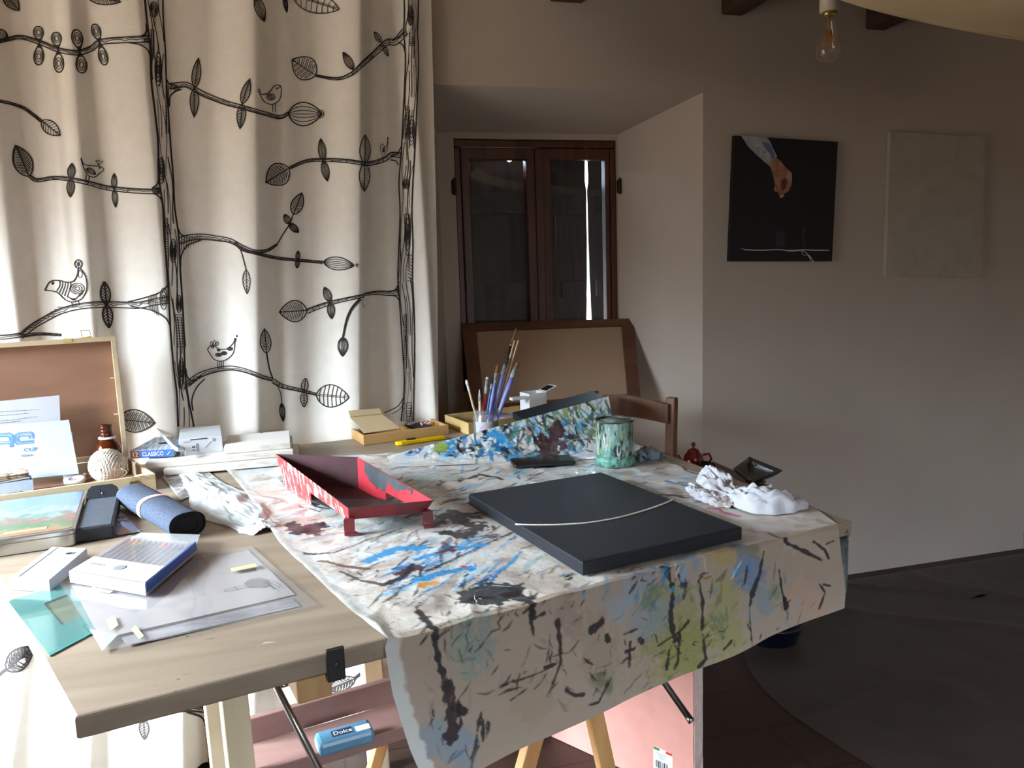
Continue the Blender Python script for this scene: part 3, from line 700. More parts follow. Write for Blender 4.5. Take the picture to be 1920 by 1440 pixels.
# A-frame: the front pair of legs is the one in view
p0 = FLc+fnor*0.16
A1, A2 = onplane(1006, 1364, p0, fnor), onplane(985, 1440, p0, fnor); C1, C2 = onplane(1110, 1322, p0, fnor), onplane(1136, 1440, p0, fnor)
tr = thing('trestle', 'orange-brown A-frame wooden trestle under the painted sheet, in front of the pink board', 'trestle', (A1.x, A1.y, 0))
def ext(a, b, z): return a+(b-a)*((z-a.z)/(b.z-a.z))
for dy in (0.0, 0.62):
    for (a, b) in ((A1, A2), (C1, C2)):
        t_ = ext(a, b, zt-0.05)+fnor*dy; f_ = ext(a, b, 0.0)+fnor*dy
        o = wpart(beam(MB(), t_, f_, 0.034, 0.024, trwood, fdir), 'leg', tr); floor_feet(o, 0)
    m1 = ext(A1, A2, 0.22)+fnor*(dy+0.026); m2 = ext(C1, C2, 0.22)+fnor*(dy+0.026)
    wpart(beam(MB(), m1, m2, 0.018, 0.05, trwood, fnor), 'stretcher', tr)
tm = (ext(A1, A2, zt-0.03)+ext(C1, C2, zt-0.03))/2
wpart(beam(MB(), tm-fnor*0.06, tm+fnor*0.70, 0.09, 0.055, trwood, fdir), 'cross_bar', tr)
# frame with a shelf under the left end
shelf_m = wood('shelf_boards', '80605a', '94726a', 2.5, 0, 0.6)
cream = wood('cream_post', 'cdbb98', 'ddceb0', 2.5, 2, 0.6)
lo_o, hi_o = 0.05, 1.2
for _ in range(40):
    mo = (lo_o+hi_o)/2
    if onplane(545, 1436, FLc+fnor*mo, fnor).z > 0.36: lo_o = mo
    else: hi_o = mo
q0 = FLc+fnor*mo
G1 = onplane(440, 1380, q0, fnor); G2 = onplane(800, 1380, q0, fnor)
sh = thing('shelf_trestle', 'pale wooden trestle with a reddish-brown shelf under the left half of the table', 'trestle', (G1.x, G1.y, 0))
span = (G2-G1).dot(fdir)
for dx in (0.0, span):
    for dy in (0.0, 0.42):
        t_ = Vector((G1.x, G1.y, zt))+fdir*dx+fnor*dy; f_ = Vector((t_.x+0.012, t_.y, 0.0))
        o = wpart(beam(MB(), t_, f_, 0.050, 0.045, cream, fdir), 'leg', sh); floor_feet(o, 0)
    wpart(beam(MB(), Vector((G1.x, G1.y, zt-0.03))+fdir*dx+fnor*0.02, Vector((G1.x, G1.y, zt-0.03))+fdir*dx+fnor*0.40, 0.02, 0.05, cream, fdir), 'stretcher', sh)
s0 = onplane(545, 1436, q0, fnor); sz = s0.z+0.004
DW = (onz(600, 1357, sz)-onz(600, 1421, sz)).dot(fnor); print('SHELF DW', DW, 'off', mo)
e0 = Vector((G1.x, G1.y, sz))+fdir*0.0265; Ms = axes(e0, fdir, fnor); LW = span-0.053
wpart(MB().box((LW/2, DW/2+0.003, -0.009), (LW-0.001, DW-0.028, 0.018), shelf_m, Ms, 0.002), 'shelf_board', sh)
bt = onplane(600, 1312, q0+fnor*(DW-.01), fnor).z; bb = sz-0.002
wpart(MB().box((LW/2, DW-0.002, (bt+bb)/2-sz), (LW-0.001, 0.016, bt-bb), shelf_m, Ms, 0.002), 'back_rail', sh)
wpart(MB().box((LW/2, 0.010, -0.012), (LW-0.001, 0.014, 0.03), shelf_m, Ms, 0.002), 'front_rail', sh)
print('SHELF z', sz, bt, bb, 'span', span)

# pack of tissues on the shelf
blue_pack = splat('blue_pack', '527f9c', [('6a97b0', 8, 0.55, None, 0.1), ('d8c88a', 14, 0.70, None, 0.02)], 0.35, 0.1)
whitep = mat('white_plastic', 'e8e8ea', 0.5, 0.03)
inkb = mat('print_navy', '22304e', 0.6, 0.0); inkw = mat('print_white', 'f2f2f2', 0.6, 0.0); inkk = mat('print_black', '202022', 0.6, 0.0); inkg = mat('print_grey', '8a8c90', 0.6, 0.0)
A = onz(600, 1424, sz+0.001); B_ = onz(705, 1394, sz+0.001); C_ = onz(578, 1400, sz+0.001)
Mp, w_, d_ = frame4(A, B_, C_); d_ = (C_-A).length*0.95; hh = 0.030
tp = thing('tissue_pack', 'light blue printed tissue pack lying on the shelf under the table', 'tissue pack', A)
wpart(MB().box((w_/2, d_/2, hh/2), (w_, d_, hh), blue_pack, Mp, 0.008), 'pack_wrapper', tp)
wpart(MB().box((0.0015, d_/2, hh/2), (0.005, d_-0.02, hh-0.016), whitep, Mp, 0.002), 'tissue_edge', tp, 'white tissue edge')
wpart(MB().box((w_*0.45, d_/2, hh+0.0002), (0.042, 0.022, 0.0008), inkb, Mp), 'badge', tp, 'dark blue badge')
textmesh('Dolce', 0.018, Mp@Matrix.Translation((w_*0.45-0.018, d_/2-0.007, hh+0.001)), inkw, tp, 'lettering', 'white lettering', sx=0.9)
wpart(MB().box((w_*0.82, 0.022, hh+0.0002), (0.03, 0.02, 0.0008), whitep, Mp), 'label_patch', tp)

# pink insulation board standing under the table
pink = mat('pink_foam', 'd2968a', 0.7, 0.05, 20); foamcut = mat('foam_edge', 'c9b2a8', 0.9, 0.1, 60, 0.4, 150)
pa_ = onz(1034, 1382, 0); pb_ = onz(1119, 1421, 0); q = (pb_-pa_).normalized()
# front corner where the board's right edge stands
best = min((abs((lambda s: (960+F_PX*s[0]/s[2]))(R.T@(np.array(pa_+q*t)-CAM))-1301), t) for t in np.linspace(0.1, 1.3, 400)); pc_ = pa_+q*best[1]
bn = Vector((-q.y, q.x, 0)); bn = bn if bn.x > 0 else -bn
zt_b = 0.70
board = thing('insulation_board', 'pink foam board standing on edge under the table behind the trestle legs', 'foam board', pa_)
th_ = 0.042
Mbd = axes(pc_, -q, Vector((0, 0, 1)))                # x back along the board, y up, z = out of the pink face
Lb = (pc_-pa_).length
bo = MB(); zs = -1 if (Mbd.to_3x3()@Vector((0, 0, 1))).dot(bn) > 0 else 1
bo.box((Lb/2+0.0015, zt_b/2+0.001, -zs*th_/2), (Lb-0.003, zt_b, th_), pink, Mbd, 0.0015)
wpart(bo, 'board', board)
eg = MB()
for k in range(14):
    h0 = zt_b*k/14; h1 = zt_b*(k+1)/14; e_ = 0.001+0.002*RNG.random()
    eg.box((0.0005-e_/2, (h0+h1)/2+0.001, -zs*th_/2), (e_, h1-h0, th_-0.001), foamcut, Mbd)
wpart(eg, 'cut_edge', board, 'grey rough cut edge')
ps = onplane(1243, 1428, pc_, Mbd.to_3x3()@Vector((0, 0, 1))); lp = Mbd.inverted()@ps
st = MB().box((lp.x, lp.y, zs*0.0004), (0.055, 0.065, 0.0008), inkw, Mbd)
so = wpart(st, 'barcode_sticker', board, 'white barcode sticker with a green and red bar')
gr_ = mat('sticker_green', '2f7a4a', .6, 0); rd_ = mat('sticker_red', 'c23a2a', .6, 0)
sg = 1
bars = MB(); fx = -1
for i, (mm, xx) in enumerate(((gr_, -0.018), (inkw, 0), (rd_, 0.018))): bars.box((lp.x-xx, lp.y+0.029, zs*0.0010), (0.018, 0.007, 0.0004), mm, Mbd)
xx = -0.02
while xx < 0.016:
    w = random.choice((0.0008, 0.0015, 0.0022)); bars.box((lp.x-xx, lp.y-0.012, zs*0.001), (w, 0.02, 0.0004), inkk, Mbd); xx += w+random.choice((0.001, 0.0018))
for i in range(3): bars.box((lp.x+0.004, lp.y+0.018-i*0.006, zs*0.001), (0.03-0.006*i, 0.002, 0.0004), inkg, Mbd)
wpart(bars, 'barcode', so)

# ================================================================== the paint-splashed sheet
TOPZ = TZ+0.0015
def pxy(p): q_ = onz(p[0], p[1], TOPZ); return np.array([q_.x, q_.y])
Lpoly = [pxy(p) for p in catmull([(392, 866), (432, 893), (468, 938), (500, 985), (530, 1030), (590, 1085), (650, 1143), (728, 1207)], 6)]
Rpoly = [pxy(p) for p in catmull([(1190, 832), (1262, 872), (1335, 893), (1420, 915), (1510, 946), (1571, 983)], 6)]
def resample(P, n):
    P = np.array(P); s = np.r_[0, np.cumsum(np.hypot(*np.diff(P, axis=0).T))]; t = np.linspace(0, s[-1], n)
    return np.c_[np.interp(t, s, P[:, 0]), np.interp(t, s, P[:, 1])]
NU, NV, NH = 460, 380, 120
Lr, Rr = resample(Lpoly, NV), resample(Rpoly, NV)
U = np.linspace(0, 1, NU)
TX = Lr[:, None, 0]*(1-U)+Rr[:, None, 0]*U; TY = Lr[:, None, 1]*(1-U)+Rr[:, None, 1]*U
def vnoise(X, Y, seed):
    """smooth value noise on arrays"""
    def h(i, j): 
        v = np.sin(i*127.1+j*311.7+seed*74.7)*43758.5453; return v-np.floor(v)
    xi, yi = np.floor(X), np.floor(Y); fx, fy = X-xi, Y-yi; fx = fx*fx*(3-2*fx); fy = fy*fy*(3-2*fy)
    return (h(xi, yi)*(1-fx)+h(xi+1, yi)*fx)*(1-fy)+(h(xi, yi+1)*(1-fx)+h(xi+1, yi+1)*fx)*fy
def fbm(X, Y, seed, o=4):
    s = 0; a = 0.5; t = 0
    for k in range(o): s = s+a*vnoise(X*2**k, Y*2**k, seed+k*13.1); t += a; a *= 0.5
    return s/t
# wrinkles of the sheet, pressed flat to 4 mm
wr = fbm(TX*9, TY*9, 3.0, 4); rid = 1-np.abs(2*fbm(TX*7+2, TY*7, 9.0, 3)-1)
TZa = TOPZ+0.0022*wr+0.0030*np.clip(rid-0.72, 0, 1)/0.28
# lifted fold along the left edge
TZa += 0.004*np.exp(-((U[None, :])/0.018)**2)
fo = np.array(fnor); fd = np.array(fdir)
base = np.array(FLc)
edge_row = TX[-1], TY[-1]
# hanging part
nfront = -fo[:2]
def hang_pt(px, py, bulge=0.012):
    p = onplane(px, py, np.array(FLc)-fo*bulge, fo); return np.array(p)
HLt = [hang_pt(*p) for p in ((722, 1214), (735, 1300), (762, 1395), (795, 1478))]
HRt = [hang_pt(*p) for p in ((1572, 990), (1576, 1050), (1581, 1105), (1578, 1138))]
def res3(P, n):
    P = np.array(P); s = np.r_[0, np.cumsum(np.linalg.norm(np.diff(P, axis=0), axis=1))]; t = np.linspace(0, s[-1], n)
    return np.c_[[np.interp(t, s, P[:, k]) for k in range(3)]].T
HL, HR = res3(HLt, NH), res3(HRt, NH)
HX = HL[:, None, 0]*(1-U)+HR[:, None, 0]*U; HY = HL[:, None, 1]*(1-U)+HR[:, None, 1]*U; HZ = HL[:, None, 2]*(1-U)+HR[:, None, 2]*U
k = np.linspace(0, 1, NH)[:, None]
am = (HX-base[0])*fd[0]+(HY-base[1])*fd[1]
bul = k*(0.012*(fbm(am*6, HZ*3, 5.0, 3)-0.35)+0.005*np.sin(am*17+HZ*4))+0.03*k**2*np.exp(-(U[None, :]/0.12)**2)
HX = HX+nfront[0]*bul; HY = HY+nfront[1]*bul
HZ = np.minimum(HZ, TZ-0.004)
GX = np.vstack([TX, HX]); GY = np.vstack([TY, HY]); GZ = np.vstack([TZa, HZ])
# sheet coordinates: a along the front edge, b back from it (negative on the hanging part)
GA = (GX-base[0])*fd[0]+(GY-base[1])*fd[1]
GB = np.vstack([(TX-base[0])*fo[0]+(TY-base[1])*fo[1], HZ-TZ])
def sheet_ab(px, py):
    p = np.array(onz(px, py, TOPZ)); b = (p-base)@fo
    if b >= 0: return np.array([(p-base)@fd, b])
    p = hang_pt(px, py); return np.array([(p-base)@fd, p[2]-TZ])
class Paint:
    def __init__(s, A, B, base_rgb):
        s.A, s.B = A, B; s.C = np.ones(A.shape+(3,))*np.array(base_rgb)
        s.nm = fbm(A*90, B*90, 21.0, 3); s.nf = fbm(A*260, B*260, 31.0, 2); s.nc = fbm(A*22, B*22, 41.0, 4)
    def lay(s, cov, col): cov = np.clip(cov, 0, 1)[..., None]; s.C = s.C*(1-cov)+np.array(rgb(col)[:3])*cov
    def stroke(s, pts, w, col, op=1.0, rag=0.7, dry=0.0, soft=0.0015):
        pts = [np.array(p, float) for p in pts]; ws = w if isinstance(w, (list, tuple)) else [w]*len(pts)
        W = max(ws)*1.6+0.004; P = np.array(pts)
        if len(P) == 1: P = np.vstack([P, P+1e-5]); pts = list(P); ws = [ws[0]]*2
        r, c = np.where((s.A > P[:, 0].min()-W) & (s.A < P[:, 0].max()+W) & (s.B > P[:, 1].min()-W) & (s.B < P[:, 1].max()+W))
        if not len(r): return
        A, B = s.A[r, c], s.B[r, c]; D = np.full(A.shape, 1e9); side = np.zeros(A.shape)
        for i in range(len(pts)-1):
            a, b = pts[i], pts[i+1]; d = b-a; L2 = max(1e-12, d@d); t = np.clip(((A-a[0])*d[0]+(B-a[1])*d[1])/L2, 0, 1)
            dd = np.hypot(A-a[0]-t*d[0], B-a[1]-t*d[1]); lw = (ws[i]+(ws[i+1]-ws[i])*t)/2
            dd = dd-lw*(1-rag*0.9+rag*1.8*s.nm[r, c]); m = dd < D; D = np.where(m, dd, D)
            sg = ((A-a[0])*d[1]-(B-a[1])*d[0])/math.sqrt(L2); side = np.where(m, sg, side)
        cov = np.clip(0.5-D/soft, 0, 1)*op
        if dry: st = vnoise(side*700, side*0+pts[0][0]*91, 5.0); cov = cov*np.clip((0.55*st+0.45*s.nf[r, c]-dry)*7+0.5, 0, 1)
        cc = cov[:, None]; s.C[r, c] = s.C[r, c]*(1-cc)+np.array(rgb(col)[:3])*cc
    def apply(s, me, o=0):
        at = me.color_attributes.new('pigment', 'FLOAT_COLOR', 'POINT')
        d = np.ones((s.C.shape[0]*s.C.shape[1], 4), np.float32); d[:, :3] = s.C.reshape(-1, 3); at.data.foreach_set('color', d.ravel())
P = Paint(GA, GB, rgb('d9d2c8')[:3])
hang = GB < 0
P.lay(np.where(hang, 0.75, 0.0), '9f8a73')  # hanging part coloured browner and darker for its dimmer, warm bounced light
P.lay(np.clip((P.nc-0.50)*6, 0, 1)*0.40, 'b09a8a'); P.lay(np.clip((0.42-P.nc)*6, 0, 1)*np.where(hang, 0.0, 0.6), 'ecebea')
rear = np.clip((GB-0.35)*4, 0, 1); P.lay(rear*np.clip((fbm(GA*14, GB*30, 77.0, 4)-0.5)*6, 0, 1)*0.6, 'a9c4d6')
P.lay((~hang)*np.clip((fbm(GA*16, GB*16, 83.0, 4)-0.60)*9, 0, 1)*0.5, '7d6a62')
def reg(n, box, ang, spread, lng, wid, cols, op=(0.6, 1.0), rag=0.8, dry=(0.1, 0.45), paint=None, conv=sheet_ab):
    """loose strokes within a pixel region of the sheet; ang in degrees measured on the sheet"""
    for i in range(n):
        c = conv(RNG.uniform(box[0], box[2]), RNG.uniform(box[1], box[3])); a = math.radians(ang+RNG.normal(0, spread)); L = lng*RNG.uniform(0.3, 1.3)
        d = np.array([math.cos(a), math.sin(a)]); n_ = np.array([-d[1], d[0]])*L*RNG.normal(0, 0.08)
        w = wid*RNG.uniform(0.3, 1.4)
        (paint or P).stroke([c-d*L/2, c+n_, c+d*L/2], [w*0.5, w, w*0.4], cols[int(RNG.integers(len(cols)))], RNG.uniform(*op), rag, RNG.uniform(*dry))
BL = ['2f8fcb', '3f9bd6', '1f6fae', '6fb6de', '2a7fb8']; DK = ['17161a', '241a1e', '1e1f26', '2b1a1e', '15151a']; CY = ['9fcbd8', 'b9d9e2', '7fb5bf', 'dfe9ee', 'eef2f4']; MR = ['43222a', '3a1c22', '4d2b2b']
GN = ['5f8f6a', '3f6b5a', '7fa05a', '2f5a4a']; GRY = ['8c8078', '9a8f88', '7a6a66', 'b8aaa0', '6a5c58']
reg(60, (520, 880, 1300, 1060), 28, 16, .12, .020, CY, (.4, .8)); reg(46, (480, 900, 760, 1100), 20, 30, .10, .014, GRY, (.3, .7))
reg(60, (700, 860, 1140, 1010), 20, 20, .07, .012, BL+CY, (.5, 1)); reg(70, (720, 850, 1140, 960), 15, 40, .05, .010, DK+MR+GN, (.6, 1))
reg(50, (620, 990, 900, 1090), 25, 20, .10, .016, ['e9edf0', 'dfe6ea', 'cfd9de'], (.5, .9)); reg(55, (1000, 860, 1320, 990), -5, 25, .05, .012, ['9cc4e0', '6fa4cf', 'dfe6ea', '2f6f9f', '88a8b0'], (.6, 1)); reg(70, (690, 870, 1180, 990), 18, 22, .06, .009, BL+['1f5f8f', 'e2e8ec', 'cfe0ea'], (.7, 1), dry=(.05, .4)); reg(60, (700, 880, 1180, 1000), 18, 30, .045, .007, DK+MR, (.7, 1)); reg(24, (760, 930, 930, 1030), 20, 30, .06, .02, DK+MR, (.7, 1))
reg(52, (740, 1010, 960, 1105), 33, 8, .09, .013, BL, (.6, 1), dry=(.15, .5)); reg(14, (700, 1020, 900, 1090), 33, 8, .11, .018, ['e4e9ee', 'd8e4ee', 'c4dcea'], (.5, .9))
reg(50, (700, 1000, 1020, 1150), 35, 14, .06, .006, DK, (.8, 1)); reg(90, (520, 880, 900, 1200), 30, 35, .035, .004, DK, (.8, 1), dry=(0, .3)); reg(34, (1180, 860, 1330, 960), -12, 18, .05, .007, DK+BL, (.7, 1)); reg(24, (1180, 865, 1330, 950), -10, 16, .05, .014, ['9cc4e0', 'c9dbe8', '6fa4cf'], (.5, .9))
reg(40, (480, 900, 760, 1120), 20, 40, .03, .003, DK+MR, (.7, 1), dry=(0, .3))
for pts, w, col in (
    ([(545, 985), (560, 1000), (578, 992), (598, 985)], .030, DK[0]), ([(575, 990), (590, 1000), (600, 985)], .034, DK[1]), ([(505, 985), (520, 1008), (530, 1000)], .022, '6a2f2a'),
    ([(530, 905), (560, 900), (590, 915)], .016, '7a5a56'), ([(810, 985), (840, 968), (880, 985)], .035, DK[3]), ([(830, 1000), (870, 1010), (900, 990)], .03, DK[1]), ([(840, 960), (900, 975)], .018, DK[0]),
    ([(585, 1042), (625, 1040), (680, 1018), (752, 994)], .005, DK[0]), ([(555, 1038), (575, 1042), (590, 1042)], .006, DK[0]), ([(530, 1022), (555, 1036), (580, 1052)], .007, MR[0]), ([(800, 1075), (870, 1040), (960, 1000)], .006, DK[0]), ([(780, 1050), (860, 1030), (915, 1022)], .016, BL[0]),
    ([(690, 1052), (740, 1030), (790, 1028)], .024, BL[1]), ([(780, 1092), (830, 1076), (880, 1066)], .022, BL[0]), ([(740, 1068), (775, 1060)], .012, BL[2]),
    ([(790, 1102), (815, 1097)], .018, 'e09a3a'), ([(868, 1063)], .012, 'd8402a'), ([(820, 1040), (850, 1032)], .016, '6a2c26'), ([(885, 1120), (920, 1110), (950, 1112)], .05, '20242c'), ([(895, 1130), (930, 1128), (950, 1120)], .03, '1a1c22'),
    ([(755, 1078), (775, 1068)], .03, MR[0]), ([(720, 1100), (760, 1085), (772, 1060)], .012, DK[0]), ([(600, 1055), (640, 1062), (690, 1068)], .01, '6a5a50'), ([(640, 1075), (680, 1092), (720, 1100)], .008, '5a4a42'),
    ([(560, 930), (600, 955), (640, 958)], .006, DK[0]), ([(560, 950), (600, 962)], .004, DK[0]), ([(1250, 905), (1300, 915)], .014, '5b9fd6'), ([(1240, 930), (1290, 935)], .010, '17161a'), ([(1330, 955), (1350, 958)], .010, 'c03a6a'), ([(1355, 962), (1385, 968)], .014, 'c75a8a'),
    ([(1262, 865), (1290, 885), (1310, 890)], .006, DK[0]), ([(860, 905), (900, 890), (940, 900)], .014, MR[1]), ([(1005, 880), (1060, 872)], .014, '5a2f2a')):
    P.stroke([sheet_ab(*p) for p in pts], w, col, 0.95, 0.9, 0.12)
for pts, w, col in (   # broad tints of the hanging part
    ([(1255, 1130), (1290, 1200), (1270, 1240)], .10, '9a9a58'), ([(1235, 1200), (1300, 1215)], .09, '8f9450'), ([(1360, 1120), (1350, 1180), (1370, 1200)], .07, 'a0a05c'), ([(1400, 1050), (1415, 1080)], .06, '4a86b8'), ([(1230, 1150), (1215, 1170)], .07, '8e9fae'),
    ([(1190, 1110), (1215, 1090)], .05, '8fa3b5'), ([(1420, 1110), (1440, 1140)], .04, '7f98a8'), ([(1335, 1042), (1372, 1048)], .026, 'b79a2c'), ([(1280, 1030), (1300, 1050)], .03, '6f93b8'), ([(1390, 1030), (1420, 1038)], .02, '8a7a3c'),
    ([(870, 1190), (880, 1250)], .04, '86a093'), ([(900, 1200), (905, 1220)], .05, '7d9a98'), ([(810, 1370), (860, 1400)], .05, '7f9fb4'), ([(1060, 1150), (1075, 1175)], .04, '9a857a'), ([(1110, 1180), (1130, 1260)], .07, 'a3917f'), ([(985, 1290), (1010, 1320)], .06, 'a8957f'),
    ([(1210, 1125), (1240, 1100)], .03, '5a7a54'), ([(1455, 1105), (1460, 1120)], .026, '6f8f74'), ([(1340, 1160), (1350, 1180)], .03, '5c7a56'), ([(1125, 1275), (1140, 1285)], .03, '4f6a48'), ([(1180, 1120), (1165, 1140)], .05, '9fb0bd'), ([(1500, 1120), (1530, 1140)], .06, 'c2a08c'), ([(1480, 1010), (1540, 1030)], .04, 'bcae9c')):
    P.stroke([sheet_ab(*p) for p in pts], w, col, 0.62, 1.0, 0.28, 0.012)
for pts, w in (   # dark trails running down the hanging part
    ([(785, 1148), (812, 1185), (822, 1240), (838, 1290)], .011), ([(838, 1290), (846, 1335), (840, 1375)], .022), ([(850, 1325), (866, 1330)], .012), ([(960, 1105), (985, 1125), (995, 1160), (1000, 1190)], [.008, .014, .008, .003]), ([(1000, 1160), (1020, 1150)], .006), ([(1045, 1165), (1050, 1210), (1050, 1240), (1035, 1280)], [.010, .006, .006, .004]),
    ([(1250, 1070), (1262, 1105), (1258, 1160), (1266, 1200)], [.012, .008, .010, .012]), ([(1310, 1088), (1317, 1130), (1315, 1180)], [.004, .008, .006]), ([(1268, 1190), (1280, 1180), (1290, 1165)], .006), ([(1432, 1035), (1425, 1075), (1412, 1110), (1405, 1135)], [.005, .008, .018, .008]), ([(1405, 1135), (1406, 1170), (1408, 1200)], .003), ([(1440, 1000), (1470, 1015), (1510, 1035), (1540, 1050)], [.004, .006, .008, .004]), ([(1525, 1015), (1545, 1030), (1552, 1045)], .006), ([(1548, 1020), (1562, 1014)], .004), ([(1535, 1095), (1545, 1110), (1535, 1140)], .006), ([(1542, 1095), (1555, 1098)], .004),
    ([(1462, 1070), (1468, 1110), (1478, 1140)], [.004, .006, .014]), ([(1275, 1185), (1272, 1240), (1266, 1255)], .006), ([(1235, 1212), (1275, 1185)], .005), ([(1256, 1220), (1252, 1255)], .008), ([(1318, 1200), (1322, 1235), (1310, 1250)], .008), ([(1355, 1215), (1368, 1200)], .006), ([(1145, 1270), (1120, 1315), (1100, 1320)], .005), ([(1060, 1292), (1075, 1302), (1092, 1300)], .006), ([(1182, 1205), (1180, 1250)], .006), ([(1175, 1222), (1190, 1216)], .008), ([(940, 1285), (1010, 1260), (1040, 1245)], .003), ([(935, 1288), (960, 1275)], .004), ([(955, 1312), (985, 1290)], .003), ([(1020, 1250), (1042, 1243)], .005),
    ([(1110, 1180), (1130, 1165)], .014), ([(1138, 1192), (1140, 1200)], .010), ([(1200, 1200), (1205, 1205)], .010), ([(1170, 1190), (1195, 1180)], .004), ([(950, 1115), (990, 1130), (1000, 1150)], .012), ([(945, 1105), (970, 1110)], .014)):
    P.stroke([sheet_ab(*p) for p in pts], w, DK[int(RNG.integers(len(DK)))], 0.95, 1.0, 0.15)
reg(90, (800, 1130, 1540, 1220), 60, 40, .022, .0035, DK+MR, (.6, 1), dry=(0, .3)); reg(70, (860, 1220, 1330, 1300), 50, 40, .026, .003, DK, (.6, 1), dry=(0, .3)); reg(40, (1180, 1060, 1500, 1180), 70, 30, .03, .008, BL+GN+GRY, (.3, .7)); reg(50, (800, 1200, 1250, 1340), 60, 40, .03, .007, GRY, (.2, .5)); reg(16, (800, 1340, 920, 1420), 70, 25, .03, .006, DK+['3f6f9a'], (.5, 1))
reg(60, (1000, 1060, 1420, 1110), 40, 35, .03, .008, BL+DK+['d9dde0', '9a7a3a'], (.5, 1))
# unpainted pale band along the left edge
P.lay(np.clip((0.026-(U[None, :]+0.012*(P.nm-0.5)))*200, 0, 1)*np.where(hang, 0.8, 0.92), 'e3e6e2')
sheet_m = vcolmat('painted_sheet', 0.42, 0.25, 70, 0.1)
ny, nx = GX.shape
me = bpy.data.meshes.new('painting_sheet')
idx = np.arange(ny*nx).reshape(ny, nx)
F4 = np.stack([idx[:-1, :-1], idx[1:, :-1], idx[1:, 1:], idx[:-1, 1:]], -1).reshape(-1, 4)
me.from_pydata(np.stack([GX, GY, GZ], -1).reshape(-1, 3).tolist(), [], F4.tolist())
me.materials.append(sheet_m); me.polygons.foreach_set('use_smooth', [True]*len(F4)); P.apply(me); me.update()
sheet = bpy.data.objects.new('painting_sheet', me); COL.objects.link(sheet)
tag(sheet, 'cream protective sheet splashed with black, blue and green paint, hanging over the table front', 'drop sheet')

# flap of painted paper raised at the back over a dark canvas
T0, T1 = np.array(onz(725, 856, TOPZ+0.004)), np.array(ony(1141, 743, 2.33)); B0, B1 = np.array(onz(735, 876, TOPZ+0.004)), np.array(onz(1172, 858, TOPZ+0.004))
nu, nv = 240, 110
uu, vv = np.meshgrid(np.linspace(0, 1, nu), np.linspace(0, 1, nv))
S = T0*((1-uu)*(1-vv))[..., None]+T1*(uu*(1-vv))[..., None]+B0*((1-uu)*vv)[..., None]+B1*(uu*vv)[..., None]
fa = (S-base)@fd; fb = 0.95+vv*0.0-vv*0.30*uu+0*uu
am_ = uu
S[..., 2] += (vv*(1-vv)*4)*(-0.022*uu+0.03*(fbm(uu*6, vv*4, 51.0, 4)-0.5))*np.clip(uu*3, 0, 1)+0.008*np.clip(uu*4, 0, 1)*(fbm(uu*16, vv*7, 57.0, 3)-0.4)*np.clip((1-vv)*5, 0, 1)*vv
S[..., 2] = np.maximum(S[..., 2], TOPZ+0.004)
Q = Paint(uu*0.75, vv*0.20*(0.15+0.85*uu)+0.4, rgb('d5d3d0')[:3])
def flap_ab(px, py):
    n = np.cross(T1-T0, B1-T0); p = np.array(onplane(px, py, T0, n)); e1 = T1-T0; u = ((p-T0)@e1)/(e1@e1)
    u = min(1, max(0, u)); top = T0+(T1-T0)*u; bot = B0+(B1-B0)*u; v = ((p-top)@(bot-top))/((bot-top)@(bot-top)); return np.array([u*0.75, v*0.20*(0.15+0.85*u)+0.4])
Q.lay(np.clip((Q.nc-0.45)*5, 0, 1)*0.6, 'b4c6d0')
reg(140, (740, 755, 1165, 862), 0, 40, .05, .016, CY+['e8e8e6', 'c6d0d4'], (.5, .9), paint=Q, conv=flap_ab); reg(130, (900, 755, 1165, 862), 70, 30, .05, .010, GN+['3f7f86', '5f9aa4', '2a4a5a'], (.6, 1), paint=Q, conv=flap_ab); reg(110, (760, 770, 1160, 862), 20, 50, .03, .008, DK, (.8, 1), paint=Q, conv=flap_ab); reg(90, (760, 780, 1140, 862), 0, 40, .045, .014, BL, (.6, 1), paint=Q, conv=flap_ab)
reg(90, (960, 748, 1160, 830), 80, 40, .05, .012, GN+DK+['3f5f66', '5f8f9a'], (.6, 1), paint=Q, conv=flap_ab); reg(50, (740, 780, 960, 862), 20, 40, .04, .009, DK+['e6e8e8', '9fc4d6'], (.7, 1), paint=Q, conv=flap_ab)
for pts, w, col in (([(1065, 800), (1075, 835), (1085, 850)], .05, MR[0]), ([(1050, 820), (1070, 850)], .04, MR[1]), ([(1090, 820), (1100, 830)], .03, MR[0]), ([(822, 842), (840, 840)], .022, '86a23c'), ([(930, 812), (950, 820)], .03, BL[0]), ([(950, 835), (975, 850)], .025, BL[2]), ([(1000, 805), (1010, 808)], .012, 'c98a80'), ([(895, 838), (905, 845)], .012, DK[0]), ([(970, 840), (985, 850)], .016, DK[0]), ([(1030, 830), (1020, 845)], .016, 'd9dcdc')):
    Q.stroke([flap_ab(*p) for p in pts], w, col, 0.95, 0.9, 0.1)
me = bpy.data.meshes.new('raised_paper'); idx = np.arange(nu*nv).reshape(nv, nu)
F4 = np.stack([idx[:-1, :-1], idx[1:, :-1], idx[1:, 1:], idx[:-1, 1:]], -1).reshape(-1, 4)
me.from_pydata(S.reshape(-1, 3).tolist(), [], F4.tolist()); me.materials.append(sheet_m); me.polygons.foreach_set('use_smooth', [True]*len(F4)); Q.apply(me); me.update()
flap = bpy.data.objects.new('raised_paper', me); COL.objects.link(flap)
tag(flap, 'paint-smeared paper propped up behind the phone, rising towards the green tin', 'paper')
